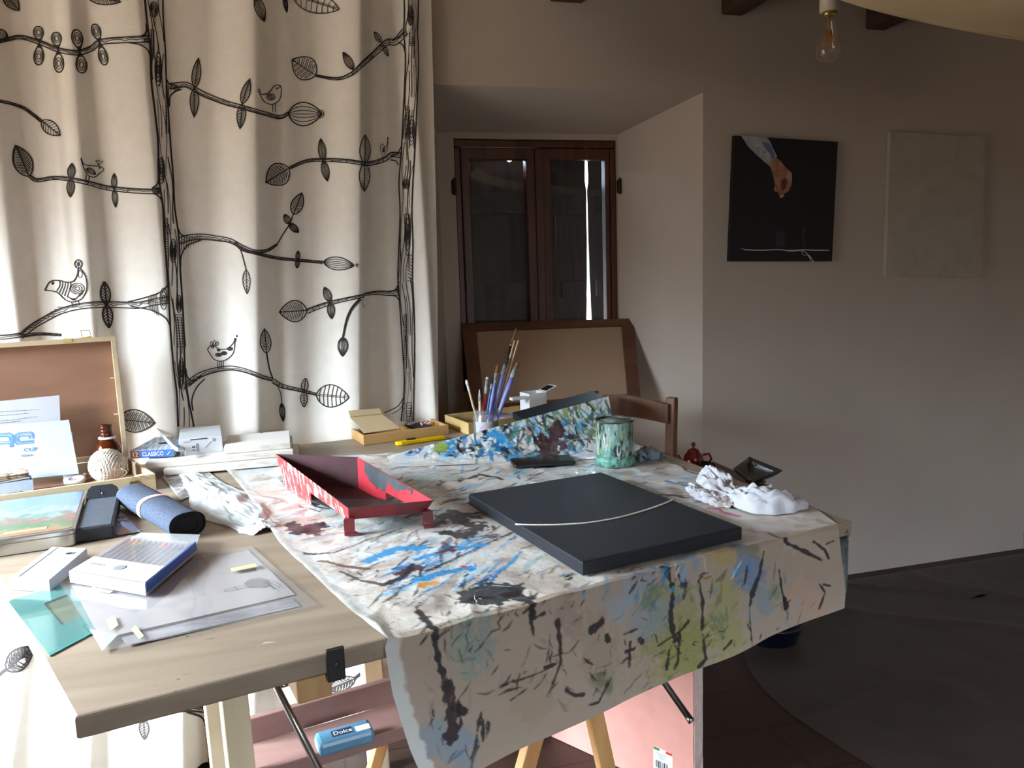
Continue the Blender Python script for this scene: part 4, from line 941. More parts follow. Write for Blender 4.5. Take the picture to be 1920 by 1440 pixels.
# ================================================================== things on the table
SHZ = TZ+0.0065      # top of the sheet where things stand
card = mat('white_card', 'bdbfc4', 0.55, 0.03); cream_card = mat('cream_card', 'c6b08a', 0.7, 0.05); greyp = mat('grey_card', 'a9abb0', 0.6, 0.05)
canvas_w = splat('primed_canvas', 'e2dfda', [('c9c2b8', 6, 0.62, None, 0.08), ('6c6a70', 3.2, 0.70, (1, 5, 1), 0.02)], 0.8, 0.15)
edge_c = splat('canvas_edge', 'cfc8be', [('b0a69c', 14, 0.60, (1, 1, 3), 0.08), ('3c3f55', 5, 0.66, (1, 1, 1), 0.03)], 0.8, 0.15)
black_canvas = mat('black_canvas', '1d2027', 0.55, 0.08, 30, 0.15, 500, spec=0.35)
black_plastic = mat('black_plastic', '17181b', 0.35, 0.05); charcoal = mat('charcoal_board', '34373d', 0.5, 0.1, 20)

# ---- dark canvas with a cord lying on it
def canvas_slab(name, label, pA, pB, pC, ztop, zbot, m, cat='canvas'):
    M, w, d = rectbox(pA, pB, pC, ztop); M = Matrix.Translation((0, 0, zbot-ztop))@M
    t = thing(name, label, cat, M@Vector((w/2, d/2, 0)))
    wpart(MB().box((w/2, d/2, (ztop-zbot)/2), (w, d, ztop-zbot), m, M, 0.003), 'canvas_face', t)
    return t, M, w, d
ct, Mc, wc, dc = canvas_slab('stretched_canvas', 'black stretched canvas lying flat on the painted sheet, a pale cord across it', (1092, 1054), (1392, 988), (857, 929), SHZ+0.026, SHZ, black_canvas)
sb = MB()
for x0, x1, y0, y1 in ((0.004, wc-0.004, 0.004, 0.03), (0.004, wc-0.004, dc-0.03, dc-0.004), (0.004, 0.03, 0.031, dc-0.031), (wc-0.03, wc-0.004, 0.031, dc-0.031)):
    sb.box(((x0+x1)/2, (y0+y1)/2, 0.004), (x1-x0, y1-y0, 0.006), pine, Mc)
wpart(sb, 'stretcher_bars', ct)
cord_m = mat('cotton_cord', 'e6ded2', 0.8, 0.15, 200)
zc = SHZ+0.0275
cp = [onz(*p, zc) for p in catmull([(966, 983), (1010, 984), (1060, 983), (1110, 979), (1160, 970), (1205, 958), (1240, 946), (1265, 935)], 5)]
o = MB().tube(cp, 0.0017, cord_m, 8).build('cord'); tag(o, 'thin white cord curving across the flat black canvas', 'cord')

# ---- green paint-coated tin
tin_m = splat('tin_paint', '5f8f84', [('9fc0ba', 60, 0.50, (1, 1, 0.25), 0.06), ('203a34', 46, 0.54, (1, 1, 0.4), 0.04), ('a3b08a', 70, 0.58, (1, 1, 0.3), 0.03), ('3a2c26', 40, 0.60, (1, 1, 0.4), 0.03), ('c4d2d4', 90, 0.62, (1, 1, 0.2), 0.02)], 0.4, 0.6)
tin_band = splat('tin_band_paint', '7fb3a0', [('4f8f80', 80, 0.50, None, 0.06), ('2b3a38', 90, 0.60, None, 0.03)], 0.4, 0.5)
tin_in = splat('tin_inside', '3a3631', [('8d8f84', 18, 0.55, (1, 1, 0.4), 0.08), ('171615', 14, 0.6, None, 0.05)], 0.5, 0.3)
tb = onz(1155, 872, SHZ); rb = (onz(1192, 865, SHZ)-onz(1121, 868, SHZ)).length/2; tb = tb+Vector((0.02, 0.09, 0)).normalized()*rb*0.25
htin = 0.0; 
for z in np.linspace(0.03, 0.3, 271):
    c = R.T@(np.array(tb)+np.array([0, 0, z])-CAM)
    if 720+F_PX*c[1]/c[2] < 786: htin = z; break
t = thing('paint_tin', 'green paint-crusted round tin standing behind the black canvas', 'tin', tb)
Mt = Matrix.Translation(tb)
wpart(MB().lathe([(rb*0.96, 0), (rb, 0.003), (rb*1.0, 0.030), (rb*0.97, 0.031), (rb*0.97, 0.032), (rb*0.97, htin-0.004)], tin_m, 40, Mt), 'tin_body', t)
wpart(MB().lathe([(rb*0.985, 0.0305), (rb*1.012, 0.031), (rb*1.015, 0.003), (rb*0.985, 0.0025)][::-1], tin_band, 40, Mt), 'bottom_band', t, 'lighter mint-green band round the foot')
wpart(MB().lathe([(rb*0.955, htin-0.0045), (rb*1.0, htin-0.003), (rb*1.005, htin), (rb*0.95, htin+0.001), (rb*0.92, htin-0.002), (rb*0.92, 0.012), (0.0, 0.010)], tin_in, 40, Mt), 'tin_lining', t, 'dark paint-stained inside and rim')

# ---- phone
A, B_, C_ = onz(964, 879, SHZ), onz(1081, 871, SHZ), onz(944, 858, SHZ)
Mp, w, d = frame4(A, B_, C_); d = min(d, 0.085)
glass_black = mat('phone_glass', '0c0e12', 0.12, 0.0, spec=0.6)
t = thing('smartphone', 'black smartphone lying face up below the raised painted paper', 'phone', A)
def rrect(w, h, r, n=6): return [(x0+r*math.cos(a0+PI/2*k/n), y0+r*math.sin(a0+PI/2*k/n)) for x0, y0, a0 in ((w-r, h-r, 0), (r, h-r, PI/2), (r, r, PI), (w-r, r, 1.5*PI)) for k in range(n+1)]
wpart(MB().prism(rrect(w, d, 0.010), 0, 0.009, black_plastic, Mp, 0.002), 'phone_body', t)
wpart(MB().prism([(x*0.965+w*0.0175, y*0.94+d*0.03) for x, y in rrect(w, d, 0.008)], 0.0088, 0.0095, glass_black, Mp), 'screen', t)

# ---- red paint tray on two feet
red_out = splat('tray_red', 'b8323c', [('d8453f', 9, 0.52, None, 0.1), ('e8dcd8', 60, 0.545, (1, 1, 0.4), 0.02), ('7a2230', 20, 0.62, None, 0.04), ('3a2226', 30, 0.70, (1, 1, .4), 0.02)], 0.42, 0.3)
red_in = splat('tray_inside', 'c23440', [('a52a38', 5, 0.55, None, 0.1), ('8a2230', 16, 0.64, None, 0.04)], 0.4, 0.15)
tray_dark = splat('tray_dark_paint', '33383d', [('454c52', 10, 0.55, None, 0.08), ('c9c4bc', 60, 0.74, None, 0.01)], 0.6, 0.4)
shade_red = splat('tray_well_shade', '3f0f18', [('330c14', 6, 0.5, None, 0.1)], 0.75, 0.1); front_m = splat('tray_front', '8a2630', [('5e1c22', 8, 0.5, None, 0.1), ('c9a09a', 26, 0.66, (1, 1, 1), 0.02)], 0.42, 0.3)  # red of the deep end darkened for the shade inside the tray
zt_ = SHZ+0.060            # rim height
FLt = onz(652, 953, zt_); FRt = onz(813, 938, zt_); BLt = onz(517, 851, zt_+0.018); BRt = onz(671, 857, zt_+0.018)
# squared up tray: x across, y towards the deep end
cx_ = ((FRt-FLt)+(BRt-BLt)); cx_.z = 0; cx_.normalize()
print('TRAY', FLt, FRt, BLt, BRt)
t = thing('paint_tray', 'red metal paint tray with white splashes standing on short feet', 'paint tray', (FLt.x, FLt.y, SHZ))
def at_(p, z): return Vector((p.x, p.y, z))
cen = (FLt+FRt+BLt+BRt)/4
def inset(p, k): return Vector((p.x+(cen.x-p.x)*k, p.y+(cen.y-p.y)*k, 0))
k = 0.10
fl, fr_, bl, br_ = (inset(p, k) for p in (FLt, FRt, BLt, BRt))
zf = zt_-0.031; zbk = SHZ+0.0005; mid_f = 0.42
ml, mr_ = bl.lerp(fl, 0.46), br_.lerp(fr_, 0.46)
th = 0.0015
def wallp(mb, outer_top, outer_bot, m, n_in): 
    vs = list(outer_top)+list(outer_bot); n = len(outer_top); inn = [v+n_in*th for v in vs]
    fs = [(i, i+1, n+i+1, n+i) for i in range(n-1)]; o = 2*n
    fs2 = [(o+n+i, o+n+i+1, o+i+1, o+i) for i in range(n-1)]
    rim = [(o+i, o+i+1, i+1, i) for i in range(n-1)]+[(n+i, n+i+1, o+n+i+1, o+n+i) for i in range(n-1)]+[(0, n, o+n, o), (n-1, o+n-1, o+2*n-1, 2*n-1)]
    mb.add(vs+inn, fs+fs2+rim, m)
cxv = (FRt-FLt); cxv.z = 0; cxv.normalize()
def zl(tv): return (zt_+0.018)+(zt_-(zt_+0.018))*tv     # rim height from back to front
S_ = [0, 0.25, 0.46, 0.461, 0.8, 1.0]
def botz(tv): return zbk if tv <= 0.46 else zf-0.004+(0.004)*(tv-0.46)
def side(T0_, T1_, b0, b1, m, nin, name, lab=None):
    top = [at_(T0_.lerp(T1_, s), zl(s)) for s in S_]; bot = [at_(b0.lerp(b1, s), zbk if s <= 0.46 else zf) for s in S_]
    mb = MB(); wallp(mb, top, bot, m, nin); return wpart(mb, name, t, lab)
side(BLt, FLt, bl, fl, red_out, cxv, 'side_wall', 'bright red side splashed with white')
right = side(BRt, FRt, br_, fr_, red_in, -cxv, 'side_wall')
mb = MB(); yv = (FLt-BLt); yv.z = 0; yv.normalize()
wallp(mb, [at_(BLt, zl(0)), at_(BRt, zl(0))], [at_(bl, zbk), at_(br_, zbk)], shade_red, yv); wpart(mb, 'end_wall', t, 'deep end wall, its red darkened for shade')
mb = MB(); wallp(mb, [at_(FLt, zt_), at_(FRt, zt_)], [at_(fl, zf), at_(fr_, zf)], front_m, -yv); wpart(mb, 'end_wall', t, 'dull red low front end wall')
mb = MB()
def fz(tv): return zbk+0.002 if tv < 0.30 else zbk+0.002+(zf+0.001-zbk-0.002)*min(1, (tv-0.30)/0.55)
NF = 12
vs = []
for i in range(NF+1):
    s = i/NF; vs += [at_(bl.lerp(fl, s), fz(s)), at_(br_.lerp(fr_, s), fz(s))]
mb.add(vs, [(2*i, 2*i+1, 2*i+3, 2*i+2) for i in range(5)], shade_red); mb.add(vs, [(2*i, 2*i+1, 2*i+3, 2*i+2) for i in range(5, NF)], tray_dark)
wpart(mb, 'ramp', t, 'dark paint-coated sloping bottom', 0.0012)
# skin of dark dried paint on the inside of the right wall
mb = MB(); up = []; dn = []
for i in range(26):
    s = 0.12+0.66*i/25; top = at_(BRt.lerp(FRt, s), zl(s)-0.001); bot = at_(br_.lerp(fr_, s), fz(s)); f = (0.12+0.50*math.sin(PI*min(1, max(0, (s-0.08)/0.62)))**0.7+0.10*RNG.random())
    if i == 25: f = 0.35
    up.append(top-cxv*0.0022); dn.append(top.lerp(bot, f)-cxv*0.0022)
mb.add(up+dn, [(i, i+1, 26+i+1, 26+i) for i in range(25)], tray_dark); wpart(mb, 'dried_paint', t, 'grey skin of dried paint', 0.0008)
for p, lab in ((FLt.lerp(fl, 0.5), None), (FRt.lerp(fr_, 0.5), None)):
    q = inset(p, 0.03); mb = MB()
    mb.prism([(q.x+a, q.y+b) for a, b in ((-0.011, -0.008), (0.011, -0.008), (0.007, 0.010), (-0.007, 0.010))], SHZ+0.0004, zf+0.006, front_m, None, 0.002)
    mb.prism([(q.x+a, q.y+b) for a, b in ((-0.011, -0.012), (0.017, -0.012), (0.014, 0.004), (-0.009, 0.004))], SHZ+0.0002, SHZ+0.004, front_m, None, 0.001)
    wpart(mb, 'foot', t)

# ---- wooden box of pastels at the back
def open_box(name, label, M, w, d, h, m, t_=0.007, cat='box', loc=None):
    t = thing(name, label, cat, loc or M@Vector((w/2, d/2, 0)))
    wpart(MB().box((w/2, d/2, 0.0025), (w-2*t_, d-2*t_, 0.005), m, M), 'bottom', t)
    for cx, cy, sx, sy in ((w/2, t_/2, w, t_), (w/2, d-t_/2, w, t_), (t_/2, d/2, t_, d-2*t_), (w-t_/2, d/2, t_, d-2*t_)):
        wpart(MB().box((cx, cy, h/2), (sx, sy, h), m, M, 0.0012), 'side_panel', t)
    return t
honey = wood('honey_wood', 'b58a50', 'caa067', 3.0, 0, 0.5)
hb = 0.032
Mb_, w, d = rectbox((681, 817), (841, 797), (621, 795), TZ+hb); d -= 0.02; Mb_ = Matrix.Translation((0, 0, -hb+0.0005))@Mb_
bx = open_box('pastel_box', 'honey-coloured wooden box of pastel sticks with a loose card, against the curtain', Mb_, w, d, hb, honey)
wpart(MB().box((w*0.62, d/2, 0.012), (0.004, d-0.016, 0.018), honey, Mb_), 'divider', bx)
cols = ['b0583a', 'c9783f', '8a3a2a', 'd09a5a', '5a3a2a', 'b8a06a', '30302e', '9a6a4a', '7a4a3a']
for i, c in enumerate(cols):
    y = 0.016+i*(d-0.032)/8.6; Lp = 0.05+0.02*RNG.random()
    o = MB().box((0, 0, 0), (Lp, 0.009, 0.009), mat('pastel_%d' % i, c, 0.9, 0.1), None, 0.0015).build('pastel_stick'); o.matrix_world = Mb_@Matrix.Translation((0.012+Lp/2, y, 0.0105))
    tag(o, 'worn pastel stick in the open honey-coloured box', 'pastel', 'pastel sticks in the wooden box')
a_, b_, c_, d4 = onz(685, 812, TZ+hb+0.002), onz(749, 803, TZ+hb+0.003), onz(704, 766, TZ+0.105), onz(652, 772, TZ+0.105)
u_ = Mb_.to_3x3()
p0 = Mb_@Vector((0.012, 0.02, hb+0.001)); 
def pxpl(px, py, o_, n_): return onplane(px, py, o_, n_)
# card leans on the back wall of the box
nrm = (Mb_.to_3x3()@Vector((0, -0.42, 0.9))).normalized(); o0 = Mb_@Vector((0, 0.012, hb+0.0015))
mb = MB().slab(*[pxpl(*p, o0, nrm) for p in ((683, 813), (750, 804), (716, 777), (656, 783))], 0.002, cream_card)
o = mb.build('card'); tag(o, 'pale beige card leaning across the open honey-coloured pastel box', 'card')
mb = MB().slab(*[pxpl(*p, o0+Vector((0, 0, 0.004)), nrm) for p in ((657, 782), (716, 776), (712, 766), (653, 771))], 0.002, cream_card)
o = mb.build('card'); tag(o, 'narrow beige card standing behind the larger card in the pastel box', 'card')
mb = MB(); q4 = [pxpl(*p, Mb_@Vector((0, 0.03, hb+0.004)), (Mb_.to_3x3()@Vector((0.25, -0.3, 0.9))).normalized()) for p in ((762, 797), (786, 800), (815, 781), (806, 771), (784, 773))]
mb.add(q4+[v+Vector((0, 0, 0.0008)) for v in q4], [(4, 3, 2, 1, 0), (5, 6, 7, 8, 9)]+[(i, (i+1) % 5, (i+1) % 5+5, i+5) for i in range(5)], card)
o = mb.build('paper_scrap'); tag(o, 'torn white paper scrap lying in the right half of the pastel box', 'paper')
mb = MB()
for i in range(9):
    p = Mb_@Vector((w*0.80+RNG.normal(0, 0.012), d*0.45+RNG.normal(0, 0.02), 0.022+RNG.random()*0.008)); q = p+Vector((RNG.normal(0, .012), RNG.normal(0, .01), 0.004)); mb.tube([p, (p+q)/2+Vector((0, 0, .004)), q], 0.003, mat('eraser_pink', 'c9a6a0', .8, .2), 6)
mb.box((w*0.80, d*0.5, 0.012), (0.06, d*0.6, 0.012), mat('eraser_dark', '3a3634', .8, .3), Mb_, 0.003)
o = mb.build('eraser_scraps'); tag(o, 'pinkish eraser scraps heaped at the right end of the pastel box', 'eraser scraps', kind='stuff')

# ---- yellow cutter knife
yel = mat('yellow_plastic', 'f0c400', 0.35, 0.04, spec=0.5)
A = onz(742, 836, TZ+0.001); B_ = onz(846, 822, TZ+0.001); cdir = (B_-A); L = 0.165; Mk = axes(A, cdir, Vector((0, 0, 1)).cross(cdir))
t = thing('cutter_knife', 'yellow snap-off cutter knife lying before the pastel box', 'knife', A)
prof = [(0.0, 0.004), (0.004, -0.006), (0.016, -0.011), (0.045, -0.009), (0.07, -0.007), (L, -0.006), (L, 0.008), (0.06, 0.011), (0.03, 0.013), (0.008, 0.011)]
wpart(MB().prism(prof, 0, 0.013, yel, Mk, 0.003), 'handle', t)
wpart(MB().box((0.105, 0.001, 0.0137), (0.11, 0.006, 0.0012), mat('yellow_groove', 'b88e00', .5, 0), Mk), 'blade_channel', t)
wpart(MB().box((0.052, 0.002, 0.0155), (0.03, 0.010, 0.005), black_plastic, Mk, 0.0015), 'slider', t)
wpart(MB().box((L+0.008, 0.001, 0.006), (0.02, 0.009, 0.0006), steel, Mk), 'blade', t)

# ---- second wooden box, open, with tubes
Mq, w2, d2 = frame4(onz(878, 794, TZ+0.04), onz(878, 794, TZ+0.04)+fdir*0.3, onz(847, 768, TZ+0.04)); Mq = Matrix.Translation((0, 0, -0.0395))@Mq
d2 = min(d2, 0.20); w2 = 0.34
b2 = open_box('paint_box', 'wooden tray of paint tubes behind the jar of brushes', Mq, w2, d2, 0.04, wood('pale_yellow_wood', 'c2a468', 'd8bd84', 3, 1, .5))
tubem = [mat('tube_%d' % i, c, 0.3, 0.1, 30) for i, c in enumerate(('a9a4b4', '8fa0b8', 'c0a0ac', '7f8ca6', '5a4a52'))]
for i in range(5):
    y = 0.028+i*0.031; x = 0.13+0.02*(i % 2); 
    t = thing('paint_tube', 'metal paint tube lying in the wooden tray behind the brushes', 'paint tube', Mq@Vector((x, y, 0.018)), 0, 'paint tubes in the wooden tray')
    Mt_ = Mq@Matrix.Translation((x, y, 0.019))@Matrix.Rotation(PI/2, 4, 'Y')
    wpart(MB().tube([Mq@Vector((x, y, 0.0195)), Mq@Vector((x+0.02, y, 0.0195)), Mq@Vector((x+0.09, y, 0.018)), Mq@Vector((x+0.11, y, 0.018))], [0.013, 0.0135, 0.010, 0.004], tubem[i], 14), 'tube_body', t)
    wpart(MB().tube([Mq@Vector((x-0.016, y, 0.0195)), Mq@Vector((x-0.001, y, 0.0195))], 0.007, whitep, 10), 'cap', t)

# ---- dark canvas propped up behind the raised paper
e1 = Vector(T1-T0); tl = 0.60; S0 = Vector(T0)+e1*tl; S1 = Vector(T0)+e1*0.995
fx_ = (S1-S0).normalized(); bk = Vector((fnor.x, fnor.y, 0.02)); bk = (bk-fx_*bk.dot(fx_)).normalized(); nz_ = fx_.cross(bk)
Msl = Matrix(((fx_.x, bk.x, nz_.x, S0.x), (fx_.y, bk.y, nz_.y, S0.y), (fx_.z, bk.z, nz_.z, S0.z), (0, 0, 0, 1)))
Ls = (S1-S0).length
o = MB().box((Ls/2, 0.062, -0.014), (Ls, 0.11, 0.022), black_canvas, Msl, 0.002).build('stretched_canvas')
tag(o, 'narrow black canvas propped up behind the raised painted paper', 'canvas')

# ---- jar of brushes
jb = onz(912, 821, TZ+0.0005); jr = 0.041 
clear = glassmat('jar_glass', (0.95, 0.97, 1.0), 0.02, 0.08)
jar = thing('brush_jar', 'small glass jar with a white and pink label, holding the paintbrushes', 'jar', jb)
Mj = Matrix.Translation(jb); jh = 0.094
wpart(MB().lathe([(jr*0.9, 0), (jr, 0.004), (jr, jh-0.024), (jr*0.88, jh-0.017), (jr*0.88, jh), (jr*0.82, jh), (jr*0.82, jh-0.017), (jr*0.93, jh-0.024), (jr*0.93, 0.006), (0, 0.005)], clear, 30, Mj), 'glass', jar)
mb = MB()
for zz in (jh-0.013, jh-0.008, jh-0.003): mb.lathe([(jr*0.88, zz-0.0012), (jr*0.93, zz), (jr*0.88, zz+0.0012)], clear, 30, Mj)
wpart(mb, 'screw_thread', jar)
lab = MB(); a0 = -PI*0.86; a1 = -PI*0.18
def arcp(r_, a, z): return Mj@Vector((r_*math.cos(a), r_*math.sin(a), z))
lab.grid(lambda u, v: arcp(jr*1.012, a0+(a1-a0)*u, 0.010+0.050*v), 20, 2, card); lo = wpart(lab, 'label', jar, 'white label with a pink oval')
pk = mat('label_pink', 'd898c4', .6, .05); lb2 = MB()
lb2.add([arcp(jr*1.02, -PI*0.60+0.42*math.cos(q*PI/10), 0.036+0.013*math.sin(q*PI/10)) for q in range(20)], [tuple(range(20))], pk); wpart(lb2, 'pink_oval', lo)
lil = mat('lilac_handle', '7a7fc4', 0.35, 0.1, 50); lil2 = splat('lilac_worn', '8286c6', [('cfd0e6', 24, 0.58, (1, 1, 0.3), 0.05)], 0.35, 0.1); redh = mat('red_handle', 'b8323a', 0.35, 0.1); blkh = mat('black_handle', '19191b', 0.3, 0.1); rawh = mat('raw_wood_handle', 'd6c19c', 0.6, 0.08); tealh = mat('teal_handle', '3a6c8c', .35, .1)
ferr = splat('ferrule_metal', '9a9ea2', [('5a5c5e', 30, 0.55, None, .08), ('dcdcdc', 40, .64, None, .04)], 0.3, 0.1); bris_d = mat('dark_bristle', '2a2019', 0.8, 0.3, 80, stretch=(1, 1, 0.1)); bris_b = mat('brown_bristle', '7a5230', 0.8, 0.3, 80); brist_w = mat('pale_bristle', 'cfc9bc', .8, .2, 80)
JT = jb+Vector((0, 0, jh))
def brush(label, foot, pass_px, tip_px, yoff, hr, hm, fm=None, bm=None, flen=0.0, blen=0.0, flat=1.0, bw=1.3, tipr=0.25):
    """foot: offset in the jar bottom; the brush passes the pixel of its top at depth JT.y+yoff"""
    f = jb+Vector((foot[0], foot[1], 0.0075)); tip = ony(*tip_px, jb.y+yoff); ax = (tip-f); L = ax.length; ax.normalize()
    t = thing('paintbrush' if bm else 'wooden_stick', label, 'brush' if bm else 'stick', f)
    hl = L-flen-blen; side_ = ax.cross(Vector((0, -1, 0)))
    if bm:
        n = 7; pts = [f+ax*hl*i/n for i in range(n+1)]; rr = [hr*(0.35+0.65*min(1, (i/n)*1.25))*(1.0 if i < n-1 else 0.85) for i in range(n+1)]
        wpart(MB().tube(pts, rr, hm, 10), 'handle', t)
        fa_ = f+ax*(hl-0.002); fb = f+ax*(hl+flen)
        wpart(MB().tube([fa_, fa_.lerp(fb, .2), fa_.lerp(fb, .25), fa_.lerp(fb, .3), fb], [hr*0.92, hr*0.95, hr*1.03, hr*0.95, hr*0.95*(1 if flat == 1 else 0.75)], fm or ferr, 12, sx=1.0), 'ferrule', t)
        wpart(MB().tube([fb-ax*0.002, fb+ax*blen*0.35, fb+ax*blen*0.75, fb+ax*blen], [hr*0.9*(1 if flat == 1 else .6), hr*bw*(1 if flat == 1 else .6), hr*bw*0.8*(1 if flat == 1 else .6), hr*tipr], bm, 12, sx=flat), 'bristles', t)
    else:
        wpart(MB().tube([f, f+ax*L*0.5, tip], [hr, hr, hr*0.95], hm, 8), 'shaft', t)
    return t
brush('thin pale brush with a white paint-caked tip, farthest left in the jar', (-0.016, 0.004), None, (874, 712), 0.01, 0.0040, rawh, whitep, whitep, .02, .018)
brush('short cream-handled brush with a bent wisp of bristles, left side of the jar', (-0.020, -0.012), None, (899, 730), 0.0, 0.0055, rawh, ferr, brist_w, .012, .022, bw=.5)
brush('red-handled brush with a grey ferrule, left of centre in the jar', (-0.014, 0.014), None, (914, 707), 0.0, 0.0062, redh, ferr, brist_w, .046, .006, bw=.9, tipr=.8)
brush('lilac round brush with a pointed brown tip, in the middle of the jar', (-0.006, -0.018), None, (934, 682), 0.0, 0.0066, lil, ferr, bris_b, .030, .030, bw=.95, tipr=.1)
brush('thick lilac brush with wide dark bristles, second from the right among the lilac ones', (0.000, 0.000), None, (951, 671), 0.0, 0.0086, lil2, ferr, bris_d, .034, .022, 1.9, 1.25, .8)
brush('thick lilac flat brush with wide brown bristles, farthest right in the jar', (0.010, -0.016), None, (970, 680), -0.005, 0.0090, lil2, ferr, bris_b, .032, .018, 2.1, 1.15, .9)
brush('long black-handled brush with a fine pointed tip, tallest in the jar', (-0.004, 0.020), None, (969, 613), 0.012, 0.0058, blkh, mat('gilt_ferrule', 'b39a5a', .3, .1, metal=1.0), bris_b, .012, .050, bw=.55, tipr=.06)
brush('pale bare stick leaning right in the jar, left of a matching stick', (0.010, 0.012), None, (965, 638), 0.006, 0.0028, rawh)
brush('pale bare stick leaning right in the jar, right of a matching stick', (0.016, 0.004), None, (972, 638), 0.002, 0.0028, rawh)
brush('thin dark-tipped brush standing between the red and the lilac handles in the jar', (-0.012, -0.006), None, (924, 708), -0.004, 0.0038, tealh, ferr, bris_d, .016, .020, bw=.9, tipr=.3)

# ---- white square cup with a side handle and a flap
wem = splat('white_enamel', 'e8e8ea', [('2a2a2c', 46, 0.70, None, 0.01)], 0.35, 0.05)
cpb = ony(1010, 768, 2.68); cz = TZ+0.0062
a_ = ony(993, 764, 2.62); M5 = axes((a_.x, a_.y, cz), fdir, fnor); wq = (ony(1028, 757, 2.62)-a_).length; hq = ony(993, 739, 2.62).z-cz
t = thing('dipper_cup', 'white paint-specked square cup with a flat side handle, behind the dark canvas', 'cup', (a_.x, a_.y, cz))
mb = MB(); tk = 0.002
for cx, cy, sx, sy in ((wq/2, tk/2, wq, tk), (wq/2, wq-tk/2, wq, tk), (tk/2, wq/2, tk, wq-2*tk), (wq-tk/2, wq/2, tk, wq-2*tk)): mb.box((cx, cy, hq/2), (sx, sy, hq), wem, M5)
mb.box((wq/2, wq/2, 0.001), (wq-2*tk, wq-2*tk, 0.002), wem, M5); wpart(mb, 'cup_body', t)
wpart(MB().box((wq/2, wq/2, hq*0.8), (wq-2*tk-.001, wq-2*tk-.001, 0.002), black_plastic, M5), 'dark_paint', t)
wpart(MB().box((-0.034, 0.012, hq-0.012), (0.066, 0.024, 0.010), wem, M5, 0.002), 'handle', t)
Mf = M5@Matrix.Translation((wq, wq*0.4, hq))@Matrix.Rotation(-0.35, 4, 'Y')
wpart(MB().box((0.024, 0.0, 0.002), (0.048, wq*0.8, 0.0025), wem, Mf, 0.001), 'flap', t)
wpart(MB().box((0.022, 0.0, 0.0037), (0.036, wq*0.65, 0.0006), black_plastic, Mf), 'dark_paint', t)

# ---- framed board leaning in the niche
frw = wood('old_frame_wood', '4a2c1c', '6e4630', 3.0, 0, 0.6); tanp = mat('tan_panel', 'a58a70', 0.8, 0.06, 4)
yb_, yt_ = 2.86, NY-0.02
bl_, br2 = ony(882, 775, yb_), ony(1198, 752, yb_); tl_, tr_ = ony(865, 611, yt_), ony(1185, 601, yt_)
zb0 = TZ+0.001; bl_ = bl_+(bl_-tl_)*((zb0-bl_.z)/(bl_.z-tl_.z)); br2 = br2+(br2-tr_)*((zb0-br2.z)/(br2.z-tr_.z))
t = thing('framed_board', 'large tan panel in a worn wooden frame, leaning below the old window', 'framed panel', (bl_+br2)/2)
def bl4(u, v, off=0.0):
    p = bl_*((1-u)*(1-v))+br2*(u*(1-v))+tl_*((1-u)*v)+tr_*(u*v); return p+nrm4*off
nrm4 = (br2-bl_).cross(tl_-bl_).normalized(); nrm4 = nrm4 if nrm4.y < 0 else -nrm4
fw, fh = 0.075, 0.085
def bar(u0, v0, u1, v1, name, m, o0, o1, lab=None):
    c = [(u0, v0), (u1, v0), (u1, v1), (u0, v1)]; return wpart(MB().hexa([bl4(u, v, o0) for u, v in c], [bl4(u, v, o1) for u, v in c], m), name, t, lab)
bar(0, 0, fw, 1, 'frame_bar', frw, 0, 0.02); bar(1-fw, 0, 1, 1, 'frame_bar', frw, 0, 0.02); bar(fw, 1-fh, 1-fw, 1, 'frame_bar', frw, 0, 0.0195); bar(fw, 0, 1-fw, fh, 'frame_bar', frw, 0, 0.0195)
bar(fw, fh, 1-fw, 1-fh, 'panel', tanp, 0.003, 0.008)

# ---- crumpled rag on the right
def crumple(name, label, cat, px, zh, m, seed, wpx, n=90, base=SHZ):
    """long crumpled cloth along a pixel path on the table, wpx = half width in metres"""
    pts = [onz(*p, base) for p in px]; c = catmull([tuple(p) for p in pts], 12); nL = len(c); mb = MB(); nW = 44; G = []
    for i, p in enumerate(c):
        p = Vector(p); t_ = Vector(c[min(i+1, nL-1)])-Vector(c[max(i-1, 0)]); t_.normalize(); n_ = Vector((-t_.y, t_.x, 0)); s = i/(nL-1)
        e_ = (math.sin(PI*min(1, max(0, 0.04+0.92*s))))**0.45; wv = wpx*(0.55+0.75*noise.noise((s*3.1, seed, 0))+0.35)*e_; row = []
        for j in range(nW):
            v = 2*j/(nW-1)-1; q = Vector((s*7.0, v*1.7, seed)); r1 = 1-abs(noise.noise(q)); r2 = 1-abs(noise.noise(q*2.3+Vector((3, 1, 7)))); r3 = 1-abs(noise.noise(q*5.1))
            h = zh*max(0, 1-v*v)**0.5*(0.30+0.55*max(0, noise.noise(q*0.5+Vector((seed, 0, 2)))+0.40)+0.34*(r1**2-0.4)+0.26*(r2**2-0.4)+0.16*(r3**2-0.4))*(0.35+0.65*e_)
            row.append(p+n_*(v*wv+0.010*noise.noise(q*1.9))+Vector((0, 0, max(0.0006, h))))
        G.append(row)
    vs = [v for r_ in G for v in r_]; mb.add(vs, [(i*nW+j, i*nW+j+1, (i+1)*nW+j+1, (i+1)*nW+j) for i in range(nL-1) for j in range(nW-1)], m, True)
    o = mb.build(name); return tag(o, label, cat)
rag_m = splat('rag_cotton', 'd2d3da', [('b9b4b8', 9, 0.60, None, 0.08), ('c9a58a', 7, 0.68, None, 0.04), ('c8cc6a', 13, 0.73, None, 0.015), ('4a3a3a', 20, 0.73, None, 0.02)], 0.85, 0.3)
crumple('rag', 'crumpled white paint rag lying on the sheet near the right edge of the table', 'rag', [(1318, 898), (1360, 925), (1400, 945), (1450, 953), (1512, 950)], 0.052, rag_m, 4.2, 0.058)
